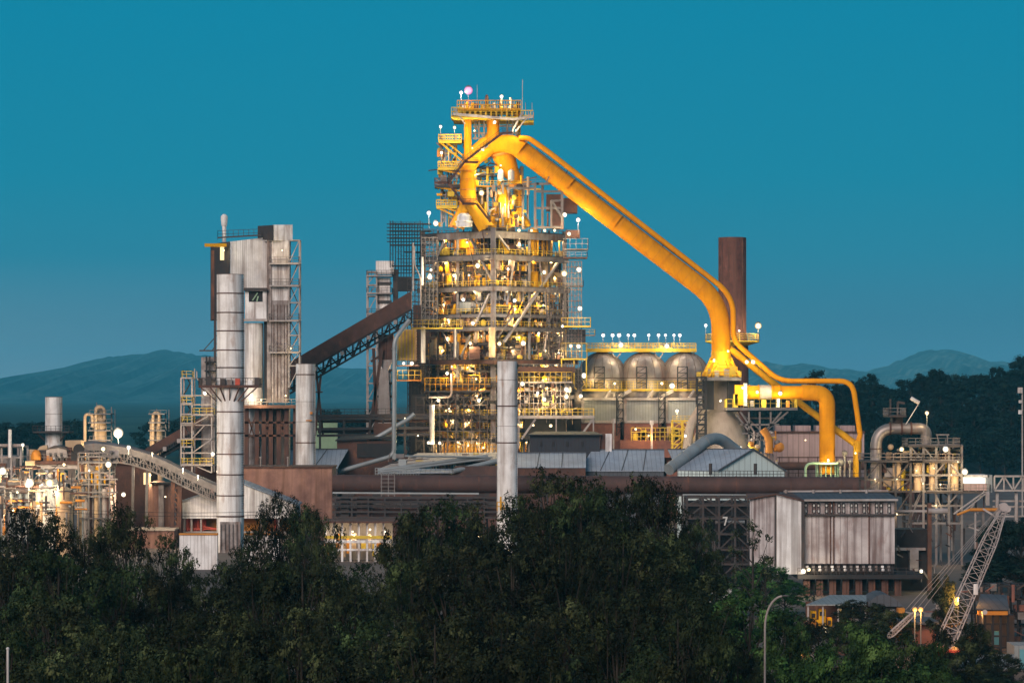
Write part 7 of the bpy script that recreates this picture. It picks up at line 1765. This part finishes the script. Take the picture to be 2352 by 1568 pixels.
# coke plant
for u, v, D, lab, r, p, pole in ((271.6, 994, 912, 'blinding white floodlight beside the far cream column', 1.9, 42000, 8), (66, 1108, 545, 'blinding floodlight on a white pole at the far left', .95, 5000, 6), (114, 1108, 548, 'floodlight before the taller shaded tank', .75, 3500, 0), (249, 1066, 556, 'lamp on the pipe bank frame under the curved conveyor', .65, 2500, 0), (237, 1030, 574, 'lamp on the roof of the curved conveyor, near its crest', .45, 1800, 1.0), (295.6, 1027, 576, 'lamp on the roof of the curved conveyor, further down', .4, 1500, 1.0), (189, 1015, 574, 'small lamp at the upper end of the curved conveyor', .35, 1200, 1.0),
                                  (6, 1081, 545, 'floodlight at the very left edge', .7, 3000, 0), (52.5, 1021, 560, 'small lamp on a thin mast at the far left', .3, 800, 3), (147, 1066, 560, 'lamp on the edge of the cluttered platform', .35, 1500, 0), (283.6, 1135, 570, 'warm lamp on the brown hall wall', .5, 2200, 0), (345, 1090, 588, 'lamp behind the trestle of the curved conveyor', .3, 2500, 0), (30, 1171, 548, 'low lamp at the left edge of the plant', .3, 1500, 0), (128, 1130, 538, 'lamp lighting the left side of the short tank', .2, 2500, 0), (205, 1080, 556, 'lamp among the pipe bank', .2, 1500, 0), (350, 1040, 574, 'lamp on the roof of the curved conveyor, past the second column', .2, 1500, .8), (420, 1076, 574, 'lamp on the lower slope of the curved conveyor roof', .2, 1500, .8), (455, 1092, 574, 'last lamp on the curved conveyor before the white stack', .2, 1500, .8), (40, 1130, 552, 'lamp inside the cream pipe rack', .2, 2000, 0), (90, 1090, 560, 'lamp under the cluttered platform', .2, 2500, 0), (380, 1140, 570, 'lamp on the round brown bunker', .2, 1200, 0)):
    L(u, v, D, lab, r=r, power=p * 1.7, pole=pole, col=(1, .80, .50))
for u, v in ((770, 1215), (810, 1220), (850, 1215), (885, 1220)): L(u, v, 530, 'lamp under the roof of the low glowing hall', 'lamps in the low glowing hall', r=.2, power=800, col=(1, .85, .6))
for u, v in ((1100, 1230), (1165, 1265), (1060, 1225)): L(u, v, 500, 'lamp near the ground glinting between the dark treetops', 'ground lamps glinting between the treetops', r=.4, power=1500, col=(1, .75, .45), pole=4)
L(930, 960, 686, 'small lamp on the dark pipe bridge', r=.2, power=1500); L(960, 1000, 686, 'lamp at the right end of the dark pipe bridge', r=.25, power=1500)
# street lamps
for u, v, lab in ((2101, 1399, 'left one of the two orange lamps beside the crane cables'), (2115, 1399, 'right one of the two orange lamps beside the crane cables')):
    L(u, v, 322, lab, r=.34, power=1300, col=ORANGE, bulb='bulb_orange', pole=ZV(v, 322) - .5, name='street_lamp', cat='street lamp')
L(1838, 1499, 262, 'orange street lamp glowing between the green treetops', r=.3, power=1300, col=ORANGE, bulb='bulb_orange', pole=ZV(1499, 262) - .5, name='street_lamp', cat='street lamp')
L(2256, 1405, 338, 'orange lamp behind the crane boom by the lean-to', r=.18, power=900, col=ORANGE, bulb='bulb_orange', pole=5, name='street_lamp', cat='street lamp'); L(2200, 1372, 345, 'orange lamp behind the crane boom, in the yellow-leaved bush', r=.18, power=9000, col=ORANGE, bulb='bulb_orange', pole=5, name='street_lamp', cat='street lamp')
L(2150, 1478, 326, 'orange lamp at the foot of the crane boom', r=.18, power=700, col=ORANGE, bulb='bulb_orange', pole=2, name='street_lamp', cat='street lamp')
sp = thing('street_lamp', 'unlit grey street lamp with a long curved arm in front of the green trees', 'street lamp', (XU(1756, 200), 200, 0))
m = MB(); q = [Vector((XU(1756, 200), 200, 0)), P(1757, 1440, 200)] + [P(1757 + 40 * math.sin(a) ** 1.0 * 1 - 0, 1440 - 72 * math.sin(a), 200) if False else P(1757 + 42 * (1 - math.cos(a)), 1440 - 72 * math.sin(a), 200) for a in [i / 8 * 1.5 for i in range(1, 9)]]
m.tube(q, .075, 8); m.build('pole', 'light_steel', sp, True)
m = MB(); e_ = q[-1]; m.lathe((0, 0), [(.02, 0), (.1, .03), (.13, .08), (.02, .13)], 10)
m.v = [(e_.x + .25 + p[0] * 2.4, e_.y + p[1], e_.z + p[2] - .05) for p in m.v]; m.build('lamp_head', 'grey_steel', sp, True)
mp = thing('pole', 'thin pale pole rising at the bottom left corner before the dark trees', 'pole', (XU(18, 115), 115, 0))
m = MB(); m.tube([(XU(18, 115), 115, 0), P(18, 1490, 115)], .05, 8); m.build('shaft', 'white_clad', mp, True)
m = MB(); m.sphere(P(18, 1489, 115), .07, 8, 6); m.build('cap', 'white_clad', mp, True)
ms = thing('antenna_mast', 'slender mast with small white aerials at the right edge before the wooded hill', 'mast', (XU(2345, 700), 700, 0))
m = MB(); m.beam((XU(2348, 700), 700, 0), P(2348, 890, 700), .3); m.build('shaft', 'light_steel', ms)
for v, s_ in ((896, 1.1), (922, .6), (946, .8)):
    m = MB(); m.box(P(2343, v, 699.4), (s_, .4, s_ * 1.2)); m.build('aerial', 'white_clad', ms)
# ================================================================ trees
def proto(seed, H, Rr, nclump, nleaf, leaf, base=.35, spread=1.0, flat=.55):
    """a crown of small leaf faces gathered in clumps, and a trunk whose limbs reach them"""
    r_ = random.Random(seed)
    clumps = []
    for i in range(nclump):
        for _ in range(60):
            a = r_.uniform(0, 6.283); h = r_.random() ** .85
            env = math.sqrt(max(.02, 1 - (abs(h - .22) / .80) ** 2.3))
            rad = Rr * env * math.sqrt(r_.uniform(.15, 1.0)) * spread
            c = Vector((rad * math.cos(a), rad * math.sin(a), H * (base + (.93 - base) * h)))
            cr_ = Rr * r_.uniform(.15, .29)
            if all((c - d).length > (cr_ + e) * .52 for d, e in clumps): break
        clumps.append((c, cr_))
    vs = []; fs = []
    tot = sum(c[1] ** 2 for c in clumps); per = 9
    for c, cr_ in clumps:
        for _ in range(max(3, int(nleaf / per * cr_ ** 2 / tot))):
            d = Vector((r_.gauss(0, 1), r_.gauss(0, 1), r_.gauss(0, 1) + .3)).normalized()
            rad = cr_ * (r_.random() ** .3) * r_.uniform(.85, 1.12)
            tc = c + Vector((d.x * rad, d.y * rad, d.z * rad * flat * 1.25)); tr_ = leaf * r_.uniform(.9, 1.7)
            for _k in range(per):
                e = Vector((r_.gauss(0, 1), r_.gauss(0, 1), r_.gauss(0, .7) + .35)).normalized()
                p = tc + e * tr_ * r_.random() ** .5
                n = (e * .7 + d * 1.1 + Vector((r_.gauss(0, .3), r_.gauss(0, .3), r_.gauss(0, .3) + .25))).normalized()
                s = n.cross(Vector((r_.gauss(0, 1), r_.gauss(0, 1), r_.gauss(0, 1)))).normalized(); t = n.cross(s)
                L_ = leaf * r_.uniform(.6, 1.3); w = L_ * .6
                o = len(vs)
                vs += [p - s * L_ * .5, p + t * w * .5, p + s * L_ * .5, p - t * w * .5]; fs.append((o, o + 1, o + 2, o + 3))
    mb = MB(); mb.v = [tuple(v) for v in vs]; mb.f = fs
    cr = mb.build('crown', 'leaf_dark', None, loc=(0, 0, 0))
    mb = MB(); tr = H * .016 + .06
    bend = Vector((r_.uniform(-.6, .6), r_.uniform(-.6, .6), 0))
    stem = [Vector((0, 0, 0)), bend * .5 + Vector((0, 0, H * .22)), bend + Vector((0, 0, H * .45)), bend * .7 + Vector((0, 0, H * .72)), bend * .9 + Vector((0, 0, H * .9))]
    mb.tube(stem, [tr, tr * .85, tr * .65, tr * .38, tr * .12], 8)
    for c, cr_ in clumps:
        k = min(.8, max(.2, (c.z / H - .22))); i = k * 4; a = stem[min(3, int(i))].lerp(stem[min(4, int(i) + 1)], i - int(i))
        mid = a.lerp(c, .55) + Vector((r_.uniform(-.4, .4), r_.uniform(-.4, .4), -.3))
        mb.tube([a, mid, c + Vector((0, 0, cr_ * .2))], [tr * .34, tr * .2, tr * .06], 5, False)
    tk_ = mb.build('trunk', 'bark', None, True, loc=(0, 0, 0))
    out = (cr.data, tk_.data, H, Rr)
    bpy.data.objects.remove(cr); bpy.data.objects.remove(tk_)
    return out
PRO = [proto(11, 22, 6.5, 58, 19000, .26, base=.48), proto(12, 22, 6.0, 46, 16000, .26, base=.5), proto(13, 22, 7.2, 66, 21000, .26, base=.45), proto(14, 22, 6.2, 36, 13000, .26, base=.5), proto(15, 22, 6.8, 50, 17000, .26, base=.42)]
PROG = [proto(21, 14, 6.2, 46, 14000, .36, base=.28), proto(22, 14, 5.6, 38, 12000, .36, base=.3)]
PROS = [proto(31, 12, 3.6, 13, 1500, .30, base=.42)]
PROF = [proto(41, 16, 8, 22, 4200, .8, base=.3), proto(42, 16, 7, 18, 3600, .8, base=.35), proto(43, 16, 7.6, 24, 4200, .8, base=.25)]
def tree(pr, x, y, H, Rr, leaf, lab, group, rot, z=0.0, name='tree', bark='bark'):
    cm, tm, H0, R0 = pr
    t = thing(name, lab, 'tree', (x, y, z), group)
    t.rotation_euler = (0, 0, rot); t.scale = (Rr / R0, Rr / R0, H / H0)
    for nm, me, mm in (('crown', cm, leaf), ('trunk', tm, bark)):
        o = bpy.data.objects.new(nm, me); COL.objects.link(o); o.parent = t
        o.material_slots[0].link = 'OBJECT'; o.material_slots[0].material = MATS[mm]
    return t
tr = random.Random(99)
GT = 'dark trees filling the foreground'; LT = 'dark green broad-leaved tree of the foreground grove'
def row(lst, D, leaf='leaf_dark', pr=PRO, lab=LT, grp=GT, name='tree', wide=1.12):
    for k, (u, vt, w) in enumerate(lst):
        Dd = D + tr.uniform(-9, 9); H = ZV(vt, Dd) / .97
        R_ = M(w / 2, Dd) * wide
        tree(pr[tr.randrange(len(pr))], XU(u, Dd), Dd, H, R_, leaf if not callable(leaf) else leaf(), lab, grp, tr.uniform(0, 6.28), name=name)
lf = lambda: tr.choice(['leaf_dark', 'leaf_dark', 'leaf_dark', 'leaf_olive'])
# the skyline of the grove, back row
row([(-20, 1205, 150), (60, 1160, 150), (118, 1168, 130), (190, 1205, 130), (258, 1182, 90), (292, 1134, 110), (392, 1222, 95), (455, 1292, 120), (545, 1252, 120), (640, 1122, 115), (602, 1188, 100), (735, 1160, 90), (700, 1152, 90), (820, 1288, 110), (925, 1178, 110), (1000, 1135, 140), (950, 1162, 120), (1070, 1150, 120), (1120, 1168, 110), (1195, 1130, 130), (1275, 1072, 170), (1340, 1088, 150), (1440, 1072, 180), (1508, 1090, 130), (1380, 1120, 170), (1255, 1150, 170)], 240, lambda: tr.choice(['leaf_dark', 'leaf_dark', 'leaf_olive']), wide=1.5)
row([(1590, 1190, 130), (1625, 1262, 110), (1560, 1230, 130)], 262, 'leaf_olive', lab='lighter olive tree at the right end of the foreground grove', grp='olive trees at the right end of the grove')
row([(20, 1262, 200), (140, 1250, 210), (270, 1275, 200), (390, 1310, 170), (490, 1360, 170), (600, 1280, 180), (700, 1265, 200), (820, 1322, 190), (945, 1270, 190), (1060, 1250, 220), (1180, 1240, 220), (1300, 1210, 240), (1420, 1195, 240), (1520, 1215, 210), (1600, 1330, 170)], 195, lf, wide=1.45)
row([(-10, 1385, 260), (130, 1360, 270), (270, 1395, 260), (410, 1400, 260), (560, 1425, 250), (700, 1390, 270), (850, 1400, 270), (1000, 1370, 280), (1150, 1380, 280), (1290, 1350, 290), (1430, 1340, 290), (1560, 1360, 220)], 158, lf, wide=1.3)
row([(60, 1480, 330), (240, 1500, 330), (430, 1470, 330), (630, 1505, 330), (830, 1480, 340), (1030, 1500, 330), (1230, 1470, 340), (1420, 1450, 340), (1570, 1480, 250)], 128, lf, wide=1.25)
# brighter trees at the right
row([(1715, 1362, 250), (1800, 1405, 120), (1650, 1392, 150)], 250, 'leaf_green', PROG, 'broad bright green tree behind the unlit curved street lamp', 'bright green trees right of the grove')
row([(1905, 1480, 170), (1985, 1440, 190), (2075, 1455, 170), (2140, 1480, 130), (1850, 1520, 150), (2020, 1512, 240), (1930, 1538, 200), (2120, 1530, 200)], 225, 'leaf_green', PROG, 'bright green rounded tree before the crane foot', 'green trees along the bottom right')
row([(1745, 1540, 130), (1690, 1470, 130)], 205, 'leaf_dark', PROG, 'dark rounded tree at the foot of the unlit street lamp', 'dark trees beside the unlit street lamp')
row([(1975, 1378, 130), (2050, 1400, 100)], 345, 'leaf_olive', PROG, 'olive tree before the canopy roofs, below the filter house', 'olive trees below the filter house')
row([(1755, 1290, 120), (1700, 1320, 110), (1805, 1330, 90)], 400, 'leaf_green', PROG, 'green bush-like tree at the left foot of the filter house', 'green trees at the left foot of the filter house')
row([(1728, 1196, 110)], 380, 'leaf_olive', PROS, 'thin sparse tree with bare limbs in front of the filter house side wall', None)
row([(1870, 1335, 50), (1858, 1368, 44)], 415, 'leaf_green', PROS, 'small lamp-lit yellow-green shrub below the glaring lamp of the filter house', 'small shrubs below the filter house lamp', 'shrub')
row([(2166, 1318, 70), (2185, 1365, 70)], 352, 'leaf_olive', PROG, 'lamp-lit yellowish tree behind the crane cables', 'lamp-lit trees behind the crane')
row([(2230, 1460, 110), (2200, 1500, 90), (2265, 1490, 100)], 300, 'leaf_olive', PROG, 'dull olive tree beside the foot of the crane boom', 'olive trees beside the crane foot')
row([(2240, 1430, 80), (2300, 1500, 100), (2215, 1540, 110), (2290, 1545, 120), (2160, 1440, 60)], 292, 'leaf_dark', PROG, 'dark low tree at the bottom right below the lean-to', 'dark low trees at the bottom right')
row([(1835, 1405, 80), (1880, 1432, 90), (1945, 1418, 80), (2010, 1425, 90)], 318, 'leaf_dark', PROG, 'dark low tree in the yard before the yellow machines', 'dark low trees in the yard')
row([(2300, 1192, 130), (2352, 1185, 140), (2282, 1262, 110), (2340, 1280, 140), (2255, 1300, 80)], 440, 'leaf_wood', PROG, 'dark tree behind the crane head at the right edge', 'dark trees behind the crane')
row([(1625, 1190, 60), (1600, 1210, 60), (1640, 1215, 70)], 410, 'leaf_olive', PROS, 'pale lamp-lit sparse tree left of the steel rack', 'pale sparse trees left of the rack')
# the wooded hill
wd = random.Random(5)
def hill_h(u, D):
    prof = [(1650, 930), (1760, 935), (1900, 905), (2000, 915), (2080, 905), (2140, 885), (2200, 895), (2260, 880), (2320, 878), (2420, 870), (2700, 860)]
    for (a, va), (b, vb) in zip(prof, prof[1:]):
        if a <= u <= b: return ZV(va + (vb - va) * (u - a) / (b - a) + 38, 1250)
    return ZV(935, 1250)
def ground_at(u, D):
    f = min(1, max(0, (D - 960) / 290)); return max(0, hill_h(u, D) * f * f * (3 - 2 * f)) if D < 1250 else hill_h(u, D)
mb = MB(); cols = [1600 + i * 22 for i in range(50)]; rows_ = [950 + j * 30 for j in range(11)] + [1330, 1500]
for D_ in rows_:
    for u in cols: mb.v.append((XU(u, D_), D_, ground_at(u, D_) - .5 if D_ < 1500 else -1))
for j in range(len(rows_) - 1):
    for i in range(len(cols) - 1):
        a = j * len(cols) + i; mb.f.append((a, a + 1, a + 1 + len(cols), a + len(cols)))
tag(mb.build('hillside', 'hazy_hill_cover', None, True), kind='structure')
for k in range(190):
    u = wd.uniform(1720, 2440); D_ = 965 + 300 * (k / 190)
    H = wd.uniform(9, 15) if k < 185 else 18
    tree(PROF[wd.randrange(3)], XU(u, D_), D_, H, wd.uniform(5.0, 8.0), 'leaf_wood', 'dark crowned tree on the wooded hill at the right', 'trees on the wooded hill', wd.uniform(0, 6.28), ground_at(u, D_), 'hill_tree')
for u, vt, w in ((2150, 866, 120), (2130, 872, 90), (2250, 868, 80), (2235, 878, 90), (2310, 866, 130), (2350, 864, 120), (1990, 884, 90), (2010, 892, 80), (1940, 905, 90), (2080, 895, 80), (2190, 882, 70)):
    D_ = 1262; z = ground_at(u, D_); H = ZV(vt, D_) - z
    tree(PROF[wd.randrange(3)], XU(u, D_), D_, H / .97, M(w / 2, D_), 'leaf_wood', 'tall crowned tree standing out on the ridge of the wooded hill', 'tall trees on the ridge of the wooded hill', wd.uniform(0, 6.28), z, 'hill_tree')
for k in range(46):
    u = wd.uniform(-60, 1000) if k > 9 else wd.uniform(730, 860); D_ = wd.uniform(1150, 1500); H = wd.uniform(12, 19) if k > 9 else wd.uniform(17, 25)
    tree(PROF[wd.randrange(3)], XU(u, D_), D_, H, wd.uniform(7, 11), 'leaf_wood', 'distant dark tree on the plain behind the plant', 'distant trees behind the plant', wd.uniform(0, 6.28), 0, 'plain_tree')

# ================================================================ haze
hz = MB(); hz.span(-8500, 8500, -60, 16000, -1.5, 265)
hm = bpy.data.materials.new('haze'); hm.use_nodes = True
hn = hm.node_tree.nodes; hn.clear()
ho = hn.new('ShaderNodeOutputMaterial'); hv = hn.new('ShaderNodeVolumePrincipled')
hv.inputs['Color'].default_value = (0.14, 0.74, 1.0, 1); hv.inputs['Density'].default_value = 0.62e-4; hv.inputs['Anisotropy'].default_value = 0.0
hm.node_tree.links.new(hv.outputs[0], ho.inputs['Volume'])
MATS['haze'] = hm
HAZE = True
if HAZE: tag(hz.build('haze', 'haze', None, loc=(0, 0, 0)), kind='stuff')
